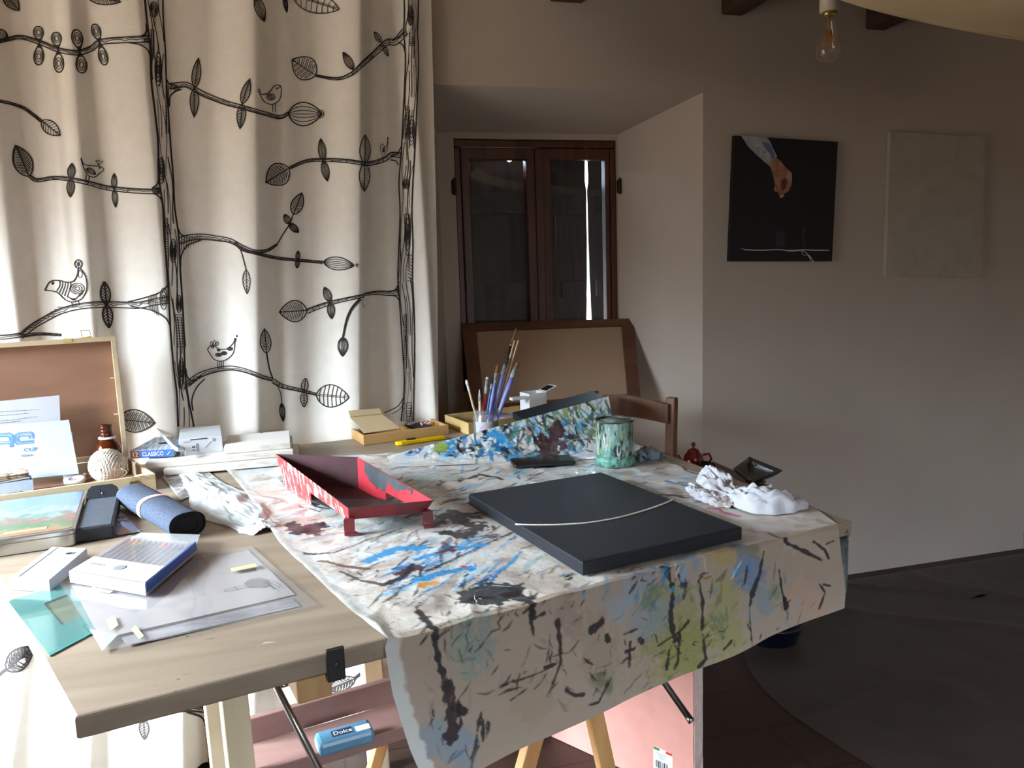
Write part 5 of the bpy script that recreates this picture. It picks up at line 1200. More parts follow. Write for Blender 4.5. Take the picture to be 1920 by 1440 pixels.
crumple('rag', 'small pale grey scrap of paint rag between the black canvas and the larger white rag', 'rag', [(1296, 918), (1320, 934), (1352, 944), (1376, 950)], 0.026, rag_m, 9.7, 0.032)
bag_m = splat('painted_film', 'd5dade', [('b8c4c4', 8, 0.55, None, 0.08), ('eef0ee', 10, .6, None, .05), ('3a3c40', 16, 0.70, (1, 2, 1), 0.015), ('c9cf8a', 12, 0.72, None, .02)], 0.35, 0.3)
crumple('crumpled_paper', 'crumpled white painted paper beside the denim pencil roll, at the sheet edge', 'paper', [(345, 890), (390, 915), (425, 950), (470, 982), (500, 998)], 0.020, bag_m, 2.3, 0.060, base=TZ+0.0008)
blob = crumple('rag', 'small blue-grey crumpled scrap beside the green tin', 'rag', [(1196, 866), (1215, 856), (1240, 862)], 0.035, splat('blue_rag', '8fa9b8', [('2a3038', 22, .55, None, .05), ('d5dadd', 20, .62, None, .04)], .7, .3), 6.1, 0.030)
# ---- open wooden paint case on the left
hC = 0.042
cr = onz(291, 889, TZ+hC); cl_ = onz(61, 921, TZ+hC); cdir_ = (cr-cl_); cdir_.z = 0; cdir_.normalize(); cn = Vector((-cdir_.y, cdir_.x, 0))
CW = 0.47; CD = 0.0
rb_ = onz(220, 846, TZ+hC); CD = (rb_-cr).dot(cn)
print('CASE depth', CD, (rb_-cr).dot(cdir_))
CD = min(max(CD, 0.16), 0.27)
o0 = cr-cdir_*CW; Mcs = axes((o0.x, o0.y, TZ+0.0005), cdir_, cn)
case = thing('paint_case', 'open wooden artist case with an upright brown-lined lid, at the left end of the table', 'paint case', Mcs@Vector((CW/2, CD/2, 0)))
tk = 0.008
lean = 0.05
ln = (Mcs.to_3x3()@Vector((0, -1, lean))).normalized(); lo_ = Mcs@Vector((0, CD+0.002, hC))
tr2 = onplane(217, 630, lo_, ln); lw_r = (tr2-lo_).dot(cdir_)
CWb = min(CW, lw_r)                     # the case narrows a little towards the lid
wpart(MB().prism([(tk, tk), (CW-tk, tk), (CWb-tk, CD-tk), (tk, CD-tk)], 0, 0.006, brownply, Mcs), 'bottom', case)
for cx, cy, sx, sy in ((CW/2, tk/2, CW, tk), (CWb/2, CD-tk/2, CWb, tk), (tk/2, CD/2, tk, CD-2*tk)):
    wpart(MB().box((cx, cy, hC/2), (sx, sy, hC), paleply, Mcs, 0.001), 'side_panel', case)
xa = CW-(CW-CWb)*tk/CD; xb = CWb+(CW-CWb)*tk/CD
wpart(MB().prism([(xa-tk, tk), (xa, tk), (xb, CD-tk), (xb-tk, CD-tk)], 0, hC, paleply, Mcs), 'side_panel', case)
# lid: its plane leans back a little
lid_t = ony(217, 622, 1.0)
ltop = None
LH = (tr2-lo_).dot((Mcs.to_3x3()@Vector((0, lean, 1))).normalized())
print('LID height', LH, 'right at', lw_r)
upv = (Mcs.to_3x3()@Vector((0, lean, 1))).normalized()
Ml = Matrix(((cdir_.x, upv.x, ln.x, lo_.x), (cdir_.y, upv.y, ln.y, lo_.y), (cdir_.z, upv.z, ln.z, lo_.z), (0, 0, 0, 1)))
LDp = 0.030; tl_k = 0.013
lid = wpart(MB().box((CWb/2, LH/2, -LDp+0.002), (CWb-2*tl_k, LH-2*tl_k, 0.004), brownply, Ml), 'lid', case, 'upright lid lined with brown plywood')
for cx, cy, sx, sy in ((CWb/2, tl_k/2, CWb, tl_k), (CWb/2, LH-tl_k/2, CWb, tl_k), (tl_k/2, LH/2, tl_k, LH-2*tl_k), (CWb-tl_k/2, LH/2, tl_k, LH-2*tl_k)):
    wpart(MB().box((cx, cy, -LDp/2), (sx, sy, LDp), paleply, Ml, 0.001), 'lid_rim', lid)
for hh_ in (0.36, 0.66):
    wpart(MB().box((CWb-tl_k-0.006, LH*hh_, -0.010), (0.012, 0.003, 0.016), paleply, Ml@Matrix.Translation((0, 0, 0)), 0.0005), 'peg', lid)
brass = mat('brass', 'b49a5a', 0.3, 0.1, metal=1.0)
lc = onplane(160, 617, lo_, ln); lcl = Ml.inverted()@lc
mb = MB(); cxl = lcl.x; mb.tube([Ml@Vector((cxl+a, LH+0.002+b, -0.006)) for a, b in ((-0.010, 0.001), (-0.012, 0.018), (0.010, 0.018), (0.012, 0.001), (-0.010, 0.001))], 0.0014, brass, 6)
mb.box((cxl, LH+0.001, -0.010), (0.03, 0.002, 0.014), brass, Ml, 0.0005)
mb.box((cxl-0.045, LH-0.004, 0.0008), (0.02, 0.010, 0.0016), brass, Ml, 0.0005)
wpart(mb, 'clasp', lid)
for xx in (0.12, CW-0.05): wpart(MB().box((xx, -0.001, 0.0015), (0.022, 0.014, 0.002), brass, Mcs@Matrix.Translation((0, 0, hC*0.6))@Matrix.Rotation(PI/2, 4, 'X')@Matrix.Translation((0, 0, 0)), 0.0004), 'hook', case)
mb = MB()
for xx in (0.015, 0.035, 0.055): mb.tube([Mcs@Vector((CW-xx, 0.000, hC+0.001)), Mcs@Vector((CW-xx, -0.004, hC-0.002)), Mcs@Vector((CW-xx, -0.004, hC-0.008))], 0.001, brass, 6)
wpart(mb, 'staple', case)
flZ = TZ+0.0075
# thin metal rod lying by the lid foot
fp = lambda px, py: onplane(px, py, Mcs@Vector((0, CD-0.02, 0)), Vector((cn.x, cn.y, 0)))
# printed sheets leaning in the lid
def lean_sheet(name, label, px, off, base_back, m, cat='paper', tilt=0.16):
    n_ = (Mcs.to_3x3()@Vector((0, -1, tilt))).normalized(); o_ = Mcs@Vector((0, base_back, 0.0075))
    pts = [onplane(*p, o_, n_) for p in px]; k = (Vector((0, 0, 1))-n_*n_.z).normalized()
    mb = MB(); nP = len(pts); mb.add(pts+[p-n_*0.0012 for p in pts], [tuple(range(nP)), tuple(range(2*nP-1, nP-1, -1))]+[(i, i+nP, (i+1) % nP+nP, (i+1) % nP) for i in range(nP)], m)
    t = thing(name, label, cat, (pts[0]+pts[1])/2); wpart(mb, 'sheet', t)
    xd = (pts[1]-pts[0]); xd.normalize(); return t, axes(pts[0]+n_*0.0006, xd, xd.cross(-n_) if (xd.cross(-n_)).z > 0 else xd.cross(n_)), o_, n_
bluep = mat('pale_blue_paper', 'bcc6d6', 0.6, 0.03); lblue = mat('logo_blue', '3f86c8', 0.6, 0.0)
s1, M1, o1, n1 = lean_sheet('printed_letter', 'white printed letter standing at the back of the open paint case', [(-60, 905), (118, 893), (111, 741), (-60, 758)], 0, CD-0.035, card, tilt=0.10)
rows = [((0, 773), (76, 768)), ((0, 780), (55, 775)), ((0, 790), (40, 786)), ((42, 785), (72, 781)), ((0, 794), (38, 790))]
mb = MB()
for (a, b) in rows:
    a, b = onplane(*a, o1+n1*0.0008, n1), onplane(*b, o1+n1*0.0008, n1); Lr_ = (b-a).length; x = 0; d_ = (b-a).normalized(); upn = Vector((0, 0, 1))
    while x < Lr_:
        w = RNG.uniform(0.003, 0.012); p = a+d_*x; q = a+d_*min(Lr_, x+w); h = RNG.uniform(0.0010, 0.0020); mb.quad(p, q, q+upn*h, p+upn*h, inkg); x += w+0.0018
wpart(mb, 'printed_lines', s1, 'grey lines of print')
s2, M2, o2, n2 = lean_sheet('printed_sheet', 'pale blue-white sheet with a big blue outlined logo, leaning in the paint case', [(-60, 908), (148, 888), (129, 787), (-60, 803)], 0, CD-0.075, bluep, tilt=0.22)
mb = MB()
def l2(px, py): return onplane(px, py, o2+n2*0.0010, n2)
def bar2(pts, w=1.6):
    for a, b in zip(pts[:-1], pts[1:]):
        a, b = l2(*a), l2(*b); d_ = (b-a); L = d_.length
        if L < 1e-6: continue
        d_.normalize(); s_ = n2.cross(d_).normalized()*(w*pxscale(a)/2); a = a-d_*w*pxscale(a)*0.4; b = b+d_*w*pxscale(a)*0.4; mb.quad(a-s_, b-s_, b+s_, a+s_, lblue)
# C outline and half of the letter before it
bar2([(62, 822), (62, 814), (58, 810), (35, 812), (28, 816), (28, 829), (32, 833), (63, 830)])
bar2([(55, 822), (55, 817), (37, 818), (34, 820), (34, 825), (37, 828), (62, 826)]); bar2([(59, 821), (59, 815), (56, 813), (36, 815), (31, 818), (31, 827), (35, 830), (62, 828)], 0.9)
bar2([(-5, 814), (18, 812), (24, 816), (24, 837), (19, 838), (19, 831), (-5, 833)]); bar2([(-5, 819), (14, 818), (18, 820), (18, 826)]); bar2([(-5, 829), (22, 828)], 1.2); bar2([(-5, 816), (17, 815), (21, 818), (21, 836)], 0.9)
wpart(mb, 'logo', s2, 'blue outlined letters AC')
xr_ = (l2(66, 840)-l2(44, 842)); 
textmesh('CUP', 7.5*pxscale(l2(50, 845))*1.25, axes(l2(44, 847), xr_, n2.cross(xr_)), lblue, s2, 'lettering', sx=1.25)
textmesh('tions', 7*pxscale(l2(50, 845))*1.2, axes(l2(39, 857), xr_, n2.cross(xr_)), inkg, s2, 'lettering', sx=1.15)
s3, *_ = lean_sheet('printed_letter', 'white sheet edge showing at the right, just behind the sheet with the blue logo', [(100, 895), (145, 888), (135, 809), (100, 812)], 0, CD-0.055, card, tilt=0.17)
# blue card box full of photographs
A, B_, C_ = onz(-35, 903, TZ+0.062), onz(60, 889, TZ+0.062), onz(-60, 858, TZ+0.062)
Mx_, w, d = frame4(A, B_, C_); d = 0.075; Mx_ = Matrix.Translation((0, 0, -0.062+0.0075))@Mx_; hb2 = 0.055
skyb = splat('sky_blue_card', 'a7c9ea', [('cfe0f0', 7, .55, None, .1)], 0.5, 0.05)
t = thing('card_box', 'light blue card box stuffed with papers, in the paint case', 'box', Mx_@Vector((w/2, d/2, 0)))
for cx, cy, sx, sy in ((w/2, .001, w, .002), (w/2, d-.001, w, .002), (.001, d/2, .002, d-.004), (w-.001, d/2, .002, d-.004)): wpart(MB().box((cx, cy, hb2*0.36), (sx, sy, hb2*0.72), skyb, Mx_), 'side_panel', t)
wpart(MB().box((w/2, d/2, 0.001), (w-.005, d-.005, 0.002), skyb, Mx_), 'bottom', t)
mb = MB()
for i in range(4): mb.box((w*0.62, -0.0003, hb2*0.26-i*0.0022), (w*0.32-i*0.004, 0.0004, 0.0012), inkb, Mx_)
wpart(mb, 'printed_lines', t, 'dark blue print')
pho = splat('photo_mix', 'b9a58a', [('6a4a36', 30, 0.52, None, .04), ('e6e0d4', 26, 0.58, None, .03), ('c9a24a', 22, .66, None, .02)], 0.4, .05)
for i in range(9):
    tilt = Matrix.Rotation(RNG.normal(0, 0.03), 4, 'Z')@Matrix.Rotation(RNG.normal(0, 0.03), 4, 'Y')
    o = MB().box((0, 0, 0), (w-0.012, d-0.012, 0.0028), pho if i > 5 else card).build('photograph'); o.matrix_world = Mx_@Matrix.Translation((w/2, d/2, hb2*0.38+i*0.0046))@tilt
    tag(o, 'loose print in the pile filling the light blue card box', 'print', 'prints in the blue card box')
# ball of twine, roll of tape, brown bottle
twine = mat('twine', 'd3cabd', 0.85, 0.1, 120); twc = onz(199, 912, flZ); br_ = 0.046
cc = twc+Vector((0, 0.036, br_*1.045)); mb = MB(); mb.lathe([(br_*0.90*math.sin(a), -br_*0.90*math.cos(a)) for a in [PI*i/16 for i in range(17)]], mat('twine_gap_shade', '6f675c', .9, .2, 60), 28, Matrix.Translation(cc))  # inner ball coloured darker as the shade between the strands
for w_ in range(9):
    ax = Vector((RNG.normal(), RNG.normal(), RNG.normal())).normalized() if w_ > 3 else (Vector((0.8, -0.2, 0.6)), Vector((-0.6, -0.5, 0.7)), Vector((0.2, 0.7, 0.6)), Vector((1, .3, 0)))[w_].normalized()
    u_ = ax.orthogonal().normalized(); v_ = ax.cross(u_)
    for k in range(11 if w_ < 6 else 4):
        h = (k-5)*0.0062*(1.0); rr = math.sqrt(max(1e-6, br_*br_*0.93-h*h)); rr = rr*(0.94+0.009*w_)
        mb.tube([cc+ax*h+(u_*math.cos(2*PI*i/36)+v_*math.sin(2*PI*i/36))*rr for i in range(37)], 0.0017, twine, 5, cap=False)
mb.tube([cc+Vector((0.012*math.sin(i*.5)+br_*0.85, -0.02-br_*0.3+0.002*i, -br_*0.1-br_*0.08*i)) for i in range(10)], 0.0013, twine, 6)
o = mb.build('twine_ball'); tag(o, 'ball of white twine in the paint case beside the brown bottle', 'twine')
tp_ = onz(141, 903, flZ+0.002); mb = MB(); Mt_ = Matrix.Translation(tp_)@Matrix.Rotation(0.2, 4, 'X')
mb.lathe([(0.012, 0), (0.027, 0), (0.027, 0.010), (0.012, 0.010), (0.012, 0)], whitep, 28, Mt_); o = mb.build('tape_roll'); tag(o, 'white roll of tape lying left of the twine ball', 'tape')
bot_m = mat('amber_glass', '4a1f10', 0.1, 0.1, 10, spec=0.7, coat=0.5); m_, N_, L_, B_n = newmat('amber_glass_clear'); B_n.inputs['Base Color'].default_value = rgb('7a3512'); B_n.inputs['Roughness'].default_value = 0.05; B_n.inputs['Transmission Weight'].default_value = 0.75; B_n.inputs['IOR'].default_value = 1.3
bo_ = Mcs@Vector((0, CD-0.054, 0)); bb_ = onplane(204, 850, bo_, cn); hB = onplane(204, 796, bo_, cn).z-flZ; bb_.z = flZ; rr = 22.5*pxscale(bb_); Mt_ = Matrix.Translation(bb_)
t = thing('medicine_bottle', 'brown glass bottle without a cap, standing in the paint case behind the twine ball', 'bottle', bb_)
wpart(MB().lathe([(0, 0.001), (rr*.9, 0), (rr, .004), (rr, hB*.50), (rr*.94, hB*.58), (rr*.72, hB*.66), (rr*.50, hB*.715), (rr*.46, hB*.73), (rr*.46, hB*.985), (rr*.5, hB), (rr*.36, hB), (rr*.36, hB*.74), (rr*.9, hB*.5), (rr*.9, .008), (0, .006)], m_, 32, Mt_), 'glass', t)
mb = MB()
for z in (.84, .90, .96): mb.lathe([(rr*.46, hB*z-.0018), (rr*.56, hB*z), (rr*.46, hB*z+.0018)], bot_m, 28, Mt_)
wpart(mb, 'screw_thread', t); wpart(MB().lathe([(rr*.48, hB*.735), (rr*.66, hB*.735), (rr*.66, hB*.765), (rr*.48, hB*.77)], whitep, 28, Mt_), 'seal_ring', t, 'white plastic seal ring')
# white brush stub lying behind, small box in the right corner
mb = MB(); a, b = onz(134, 842, TZ+0.035), onz(160, 838, TZ+0.035); ctr = Mcs@Vector((CW*0.55, CD-0.022, 0.0125))
mb.tube([ctr, ctr+cdir_*0.05], 0.004, whitep, 10); mb.tube([ctr+cdir_*0.05, ctr+cdir_*0.058], [0.004, 0.0055], whitep, 10); o = mb.build('plastic_tube'); tag(o, 'small white plastic tube lying at the foot of the case lid', 'tube')
mb = MB(); c_ = Mcs@Vector((CW-0.035, 0.035, 0.007)); mb.box((CW-0.034, 0.040, 0.007+0.014), (0.022, 0.026, 0.028), whitep, Mcs, 0.002); o = mb.build('eraser'); tag(o, 'white block eraser in the right front corner of the paint case', 'eraser')

# ---- stacked canvases with boxes on them
z1 = TZ+0.006; hA = 0.019
def slabthing(name, label, pA, pB, depth, ztop, h, mtop, medge, cat='canvas'):
    a, b = onz(*pA, ztop), onz(*pB, ztop); M, w, _ = frame4(a, b, b+Vector((0, 1, 0))); M = Matrix.Translation((0, 0, -h))@M
    t = thing(name, label, cat, M@Vector((w/2, depth/2, 0)))
    wpart(MB().box((w/2, depth/2, h/2), (w, depth, h), medge, M, 0.0025), 'canvas_edge', t)
    wpart(MB().box((w/2, depth/2, h+0.0003), (w-0.004, depth-0.004, 0.0008), mtop, M), 'canvas_face', t); return M, w
slabthing('stretched_canvas', 'white canvas with paint-smeared edges at the bottom of the canvas stack', (306, 880), (560, 858), 0.20, z1+hA, hA, canvas_w, edge_c)
slabthing('stretched_canvas', 'white canvas in the middle of the stack, under the white box', (272, 868), (550, 843), 0.21, z1+2*hA+0.001, hA-0.0006, canvas_w, edge_c)
z2 = z1+2*hA+0.0018
Mcv, wcv = slabthing('stretched_canvas', 'small white canvas with a grey smear on the canvas stack, beside the white carton', (419, 840), (545, 829), 0.185, z2+hA, hA-0.0006, mat('white_canvas', 'e0ddd8', .8, .04, 8), edge_c)
for o in COL.objects:
    pass
smear = mat('grey_smear', '5c5a60', 0.7, 0.2, 60); mb = MB()
sp_ = [onz(*p, z2+hA+0.0006) for p in catmull([(489, 812), (500, 809), (512, 807), (524, 806)], 5)]
nS = len(sp_); up_ = []; dn_ = []
for i, p in enumerate(sp_):
    wv = 0.007*(1-0.6*i/nS); up_.append(p+Vector((0, wv, 0.0003))); dn_.append(p+Vector((0, -wv, 0.0003)))
mb.add(up_+dn_, [(i, nS+i, nS+i+1, i+1) for i in range(nS-1)], smear); last = [o for o in COL.objects if o.name.startswith('stretched_canvas') and o.parent is None][-1]
tgt = [o for o in COL.objects if o.get('label', '').startswith('small white canvas with a grey smear')][0]; wpart(mb, 'paint_smear', tgt, 'grey brush smear')
# white product box
hb3 = 0.046
A, B_, C_ = onz(335, 825, z2+hb3), onz(416, 817, z2+hb3), onz(296, 790, z2+hb3)
Mw, w, d = frame4(A, B_, C_); print('WB', d, Mw@Vector((0, d, 0)), Mw@Vector((w, d, 0))); d = min(d, 0.185); Mw = Matrix.Translation((0, 0, -hb3))@Mw
t = thing('white_box', 'flat white carton with small grey print on its front, on the canvas stack', 'box', Mw@Vector((w/2, d/2, 0)))
wpart(MB().box((w/2, d/2, hb3/2), (w, d, hb3), card, Mw, 0.0012), 'carton', t)
wpart(MB().box((w*0.46, -0.0002, hb3-0.003), (w*0.4, 0.0006, 0.003), charcoal, Mw), 'tab_slot', t, 'dark slot at the lid')
mb = MB()
for i in range(5): mb.box((w*0.40, -0.0003, hb3*0.62-i*0.0045), (0.0022, 0.0006, 0.0028), inkk, Mw)
mb.box((w*0.43, -0.0003, hb3*0.40), (0.003, 0.0006, hb3*0.55), inkg, Mw)
for i in range(6): mb.box((w*(0.12+0.03*i), -0.0003, hb3*0.82), (0.0022, 0.0006, 0.0022), inkg, Mw)
wpart(mb, 'print', t, 'small grey print'); textmesh('3 B', 0.012, Mw@axes((w*0.36, -0.0004, hb3*0.2), (0, 0, 1), (-1, 0, 0)), inkk, t)
mb = MB(); mb.tube([Mw@Vector((w*0.58, -0.0004, hb3*.35)), Mw@Vector((w*0.74, -0.0004, hb3*.72))], 0.0006, inkg, 5); mb.lathe([(0.004, -.0003), (0.005, 0), (0.004, .0003)], inkg, 12, Mw@Matrix.Translation((w*0.80, -0.0004, hb3*.8))@Matrix.Rotation(PI/2, 4, 'X')); wpart(mb, 'line_drawing', t)
# pencil packet
hp = 0.021
A, B_, C_ = onz(244, 846, z2+hp+0.004), onz(325, 842, z2+hp+0.004), onz(216, 813, z2+hp+0.004)
Mpk, w, d = frame4(A, B_, C_); print('PK', d, Mpk@Vector((0, d, 0))); d = min(d, 0.19); Mpk = Matrix.Translation((0, 0, -hp))@Mpk
def pk_mat():
    m, N, L, B = newmat('packet_print'); B.inputs['Roughness'].default_value = 0.35
    tc = N.new('ShaderNodeTexCoord'); mp = N.new('ShaderNodeMapping'); mp.inputs['Scale'].default_value = (1, 1, 1); L.new(tc.outputs['Object'], mp.inputs[0])
    wv = N.new('ShaderNodeTexWave'); wv.inputs['Scale'].default_value = 9; wv.inputs['Distortion'].default_value = 6; wv.inputs['Detail'].default_value = 3; L.new(mp.outputs[0], wv.inputs['Vector'])
    cr_ = N.new('ShaderNodeValToRGB'); els = cr_.color_ramp.elements; els[0].color = rgb('5f8fc8'); els[1].color = rgb('6f98cc')
    for ps_, c in ((0.30, 'b9b090'), (0.5, 'd8b878'), (0.62, 'c9d0d4'), (0.75, '9fb6cc')): e_ = els.new(ps_); e_.color = rgb(c)
    L.new(wv.outputs['Fac'], cr_.inputs[0]); L.new(cr_.outputs[0], B.inputs['Base Color']); return m
bluef = mat('packet_blue', '3a5fa8', 0.35, .06); mag = mat('packet_magenta', 'b0467a', 0.35, .1); choc = mat('packet_brown', '6a3f34', .4, .1)
t = thing('pencil_packet', 'flat blue packet of twelve pencils with white lettering, beside the brown bottle', 'pencil packet', Mpk@Vector((w/2, d/2, 0)))
wpart(MB().box((w/2, d/2, hp/2), (w, d, hp), pk_mat(), Mpk, 0.001), 'packet', t)
wpart(MB().box((w*0.60, -0.0002, hp/2), (w*0.79, 0.0008, hp*0.98), bluef, Mpk), 'front_panel', t, 'blue front strip'); wpart(MB().box((w*0.11, -0.0002, hp/2), (w*0.20, 0.0008, hp*0.98), choc, Mpk), 'number_panel', t, 'brown number panel')
wpart(MB().box((-0.0002, d*0.3, hp/2), (0.0008, d*0.6, hp*0.98), mag, Mpk), 'side_strip', t, 'magenta side strip')
textmesh('CLASSICO', hp*0.78, Mpk@axes((w*0.27, -0.0012, hp*0.24), (1, 0, 0), (0, 0, 1)), inkw, t, sx=0.78); textmesh('12', hp*0.85, Mpk@axes((w*0.03, -0.0012, hp*0.22), (1, 0, 0), (0, 0, 1)), cream_card, t)
mb = MB(); mb.tube([Mpk@Vector((w*0.86, -0.0008, hp*.3)), Mpk@Vector((w*0.93, -0.0008, hp*.75))], [0.0016, 0.0004], inkw, 6); wpart(mb, 'feather_mark', t)
for i in range(5): 
    mb = MB().add([Mpk@Vector((w*(.45+.05*i), d*(.45+.02*i)+.012*math.cos(a), hp+0.0006)) +Mpk.to_3x3()@Vector((.016*math.sin(a), 0, 0)) for a in [2*PI*k/12 for k in range(12)]], [tuple(range(12))], (inkw, card, skyb)[i % 3]) if i < 3 else None
    if mb: wpart(mb, 'printed_blot', t)
# curled white strip leaning between the packet and the white box
mb = MB(); a_, b_ = onz(287, 797, z2+0.045), onz(330, 838, z2+0.038)
path = [Vector(p) for p in catmull([tuple(a_), tuple(a_.lerp(b_, .6)), tuple(b_), tuple(onz(345, 838, z2+0.03)), tuple(onz(347, 848, z2+0.022))], 6)]
mb.grid(lambda u, v: path[min(len(path)-1, int(round(u*(len(path)-1))))]+Vector((0, 0, -0.012*v)), len(path), 3, whitep); o = mb.build('paper_strip', None, 0.0008); tag(o, 'white curled paper strip standing between the pencil packet and the white carton', 'paper strip')

# ---- black and white photograph
bw = splat('photo_bw', '9a9a98', [('4a4c4c', 18, .50, (1, 1, 1), .08), ('d8d8d4', 30, .60, None, .05), ('2a2c2c', 40, .66, None, .03)], 0.3, 0.02)
zc_ = TZ+0.004
pp = [onz(*p, zc_) for p in ((338, 938), (418, 906), (386, 881), (304, 893))]
t = thing('photograph', 'black and white photograph lying between the canvas stack and the denim roll', 'photograph', pp[0])
wpart(MB().slab(*pp, 0.0006, card), 'print_border', t, 'white border'); cn_ = sum(pp, Vector())/4
wpart(MB().slab(*[p.lerp(cn_, 0.07)+Vector((0, 0, 0.0007)) for p in pp], 0.0003, bw), 'print_image', t)

# ---- denim pencil roll with a pink band
denim = mat('denim', '454f62', 0.9, 0.6, 420, 0.3, 500); pinkb = mat('pink_band', 'd9b0ae', 0.6, .05); lining = mat('black_lining', '14151a', .8, .1)
e0 = onz(241, 925, TZ+0.026); e1_ = onz(352, 986, TZ+0.026); ax_ = (e1_-e0); ax_.z = 0; Lr2 = ax_.length; ax_.normalize(); sd_ = Vector((-ax_.y, ax_.x, 0))
t = thing('pencil_roll', 'rolled blue denim pencil case with a pale pink elastic band', 'pencil case', ((e0+e1_)/2).xy.to_3d()+Vector((0, 0, TZ)))
ra, rz = 0.037, 0.026
def oval(s, a, k=1.0): 
    e_ = min(1, (0.45+s*9)) if s < .06 else 1.0
    return Vector((e0.x, e0.y, TZ+0.0022+rz))+ax_*(Lr2*s)+sd_*(ra*k*e_*math.copysign(abs(math.cos(a))**0.8, math.cos(a)))+Vector((0, 0, rz*k*e_*math.copysign(abs(math.sin(a))**0.85, math.sin(a))))
NS = 26
mb = MB(); mb.grid(lambda u, v: oval(v, 2*PI*u), 41, NS, denim); mb.add([oval(0, 2*PI*i/40) for i in range(40)], [tuple(range(40))], denim); wpart(mb, 'denim_cover', t)
mb = MB(); mb.grid(lambda u, v: oval(1.0, 2*PI*u, 0.94-0.0*v)-ax_*(0.0+0.03*v), 41, 4, lining); mb.add([oval(1.0, 2*PI*i/40, 0.93)-ax_*0.002 for i in range(40)], [tuple(range(40))], lining)
for k_, of in ((1.0, 0.006), (0.62, 0.012)): mb.tube([oval(1.0, 2*PI*i/40, k_)+ax_*0.0 for i in range(41)], 0.0014, lining, 6, cap=False)
tail = [oval(1.0, -PI*0.1)+sd_*0.002, oval(1.0, -PI*.15)+sd_*0.02+Vector((0, 0, -.006)), oval(0.92, -PI*.15)+sd_*0.045+Vector((0, 0, -.012)), oval(.7, -PI*.15)+sd_*0.05+Vector((0, 0, -.012)), oval(.5, 0)]
wpart(mb, 'dark_lining', t, 'black lining at the open end')
mb = MB(); mb.grid(lambda u, v: oval(0.47+0.055*v, 2*PI*u, 1.03), 41, 3, pinkb); wpart(mb, 'elastic_band', t, 'pale pink elastic band', 0.001)
# ---- small transparent sleeve with a price card
film = glassmat('clear_film', (0.95, 0.96, 1.0), 0.08, 0.10); film2 = glassmat('clear_film_thick', (0.93, 0.95, 0.98), 0.10, 0.30)
zz = TZ+0.002; pp = [onz(*p, zz) for p in ((219, 1004), (263, 997), (214, 942), (180, 948))]
t = thing('plastic_sleeve', 'small clear plastic sleeve with a white price card, right of the black case', 'plastic sleeve', pp[0])
wpart(MB().slab(*[p-Vector((0, 0, .001)) for p in pp], 0.0008, mat('grey_backing', '9a948f', .5, .05)), 'backing', t); wpart(MB().slab(*[p+Vector((0, 0, .0006)) for p in pp], 0.0004, film), 'film', t, 'clear film')
def pq(a, b): return pp[0].lerp(pp[1], a).lerp(pp[3].lerp(pp[2], a), b)
wpart(MB().slab(*[pq(a, b)+Vector((0, 0, .0012)) for a, b in ((.15, .38), (.95, .38), (.95, .68), (.15, .68))], 0.0003, card), 'price_card', t, 'white price card')
mb = MB(); [mb.slab(*[pq(a, b)+Vector((0, 0, .0016)) for a, b in ((x, .43), (x+.06, .43), (x+.06, .50), (x, .50))], 0.0002, inkk) for x in (.45, .58, .70, .82)]; wpart(mb, 'print', t)
# ---- black case with raised flap
hk = 0.030
A, B_, C_ = onz(140, 994, TZ+hk), onz(212, 984, TZ+hk), onz(103, 945, TZ+hk)
Mk, w, d = frame4(A, B_, C_); Mk = Matrix.Translation((0, 0, -hk+0.0006))@Mk; leather = mat('black_leatherette', '23252c', 0.5, 0.12, 60, .2, 300); grtray = mat('grey_velvet', '474d57', .8, .1, 40)
t = thing('black_case', 'open black spectacle-like case with its rounded flap raised, between the tin and the denim roll', 'case', Mk@Vector((w/2, d/2, 0)))
wpart(MB().box((w/2, d/2, hk/2), (w, d, hk-0.001), leather, Mk, 0.003), 'case_body', t); wpart(MB().box((w/2, d/2+0.002, hk-0.0002), (w-0.010, d-0.012, 0.001), grtray, Mk), 'tray', t, 'grey inside')
fp_ = [(0, 0), (w, 0), (w, .022), (w*.94, .034), (w*.80, .042), (w*.2, .042), (w*.06, .034), (0, .022)]
Mfl = Mk@Matrix.Translation((0, d+0.001, hk*0.6))@Matrix.Rotation(PI/2-0.35, 4, 'X'); wpart(MB().prism(fp_, 0, 0.004, leather, Mfl, 0.0012), 'flap', t)
wpart(MB().lathe([(0, 0.0012), (0.002, 0.001), (0.0026, 0)], steel, 10, Mfl@Matrix.Translation((w/2, .022, .004))), 'snap', t)
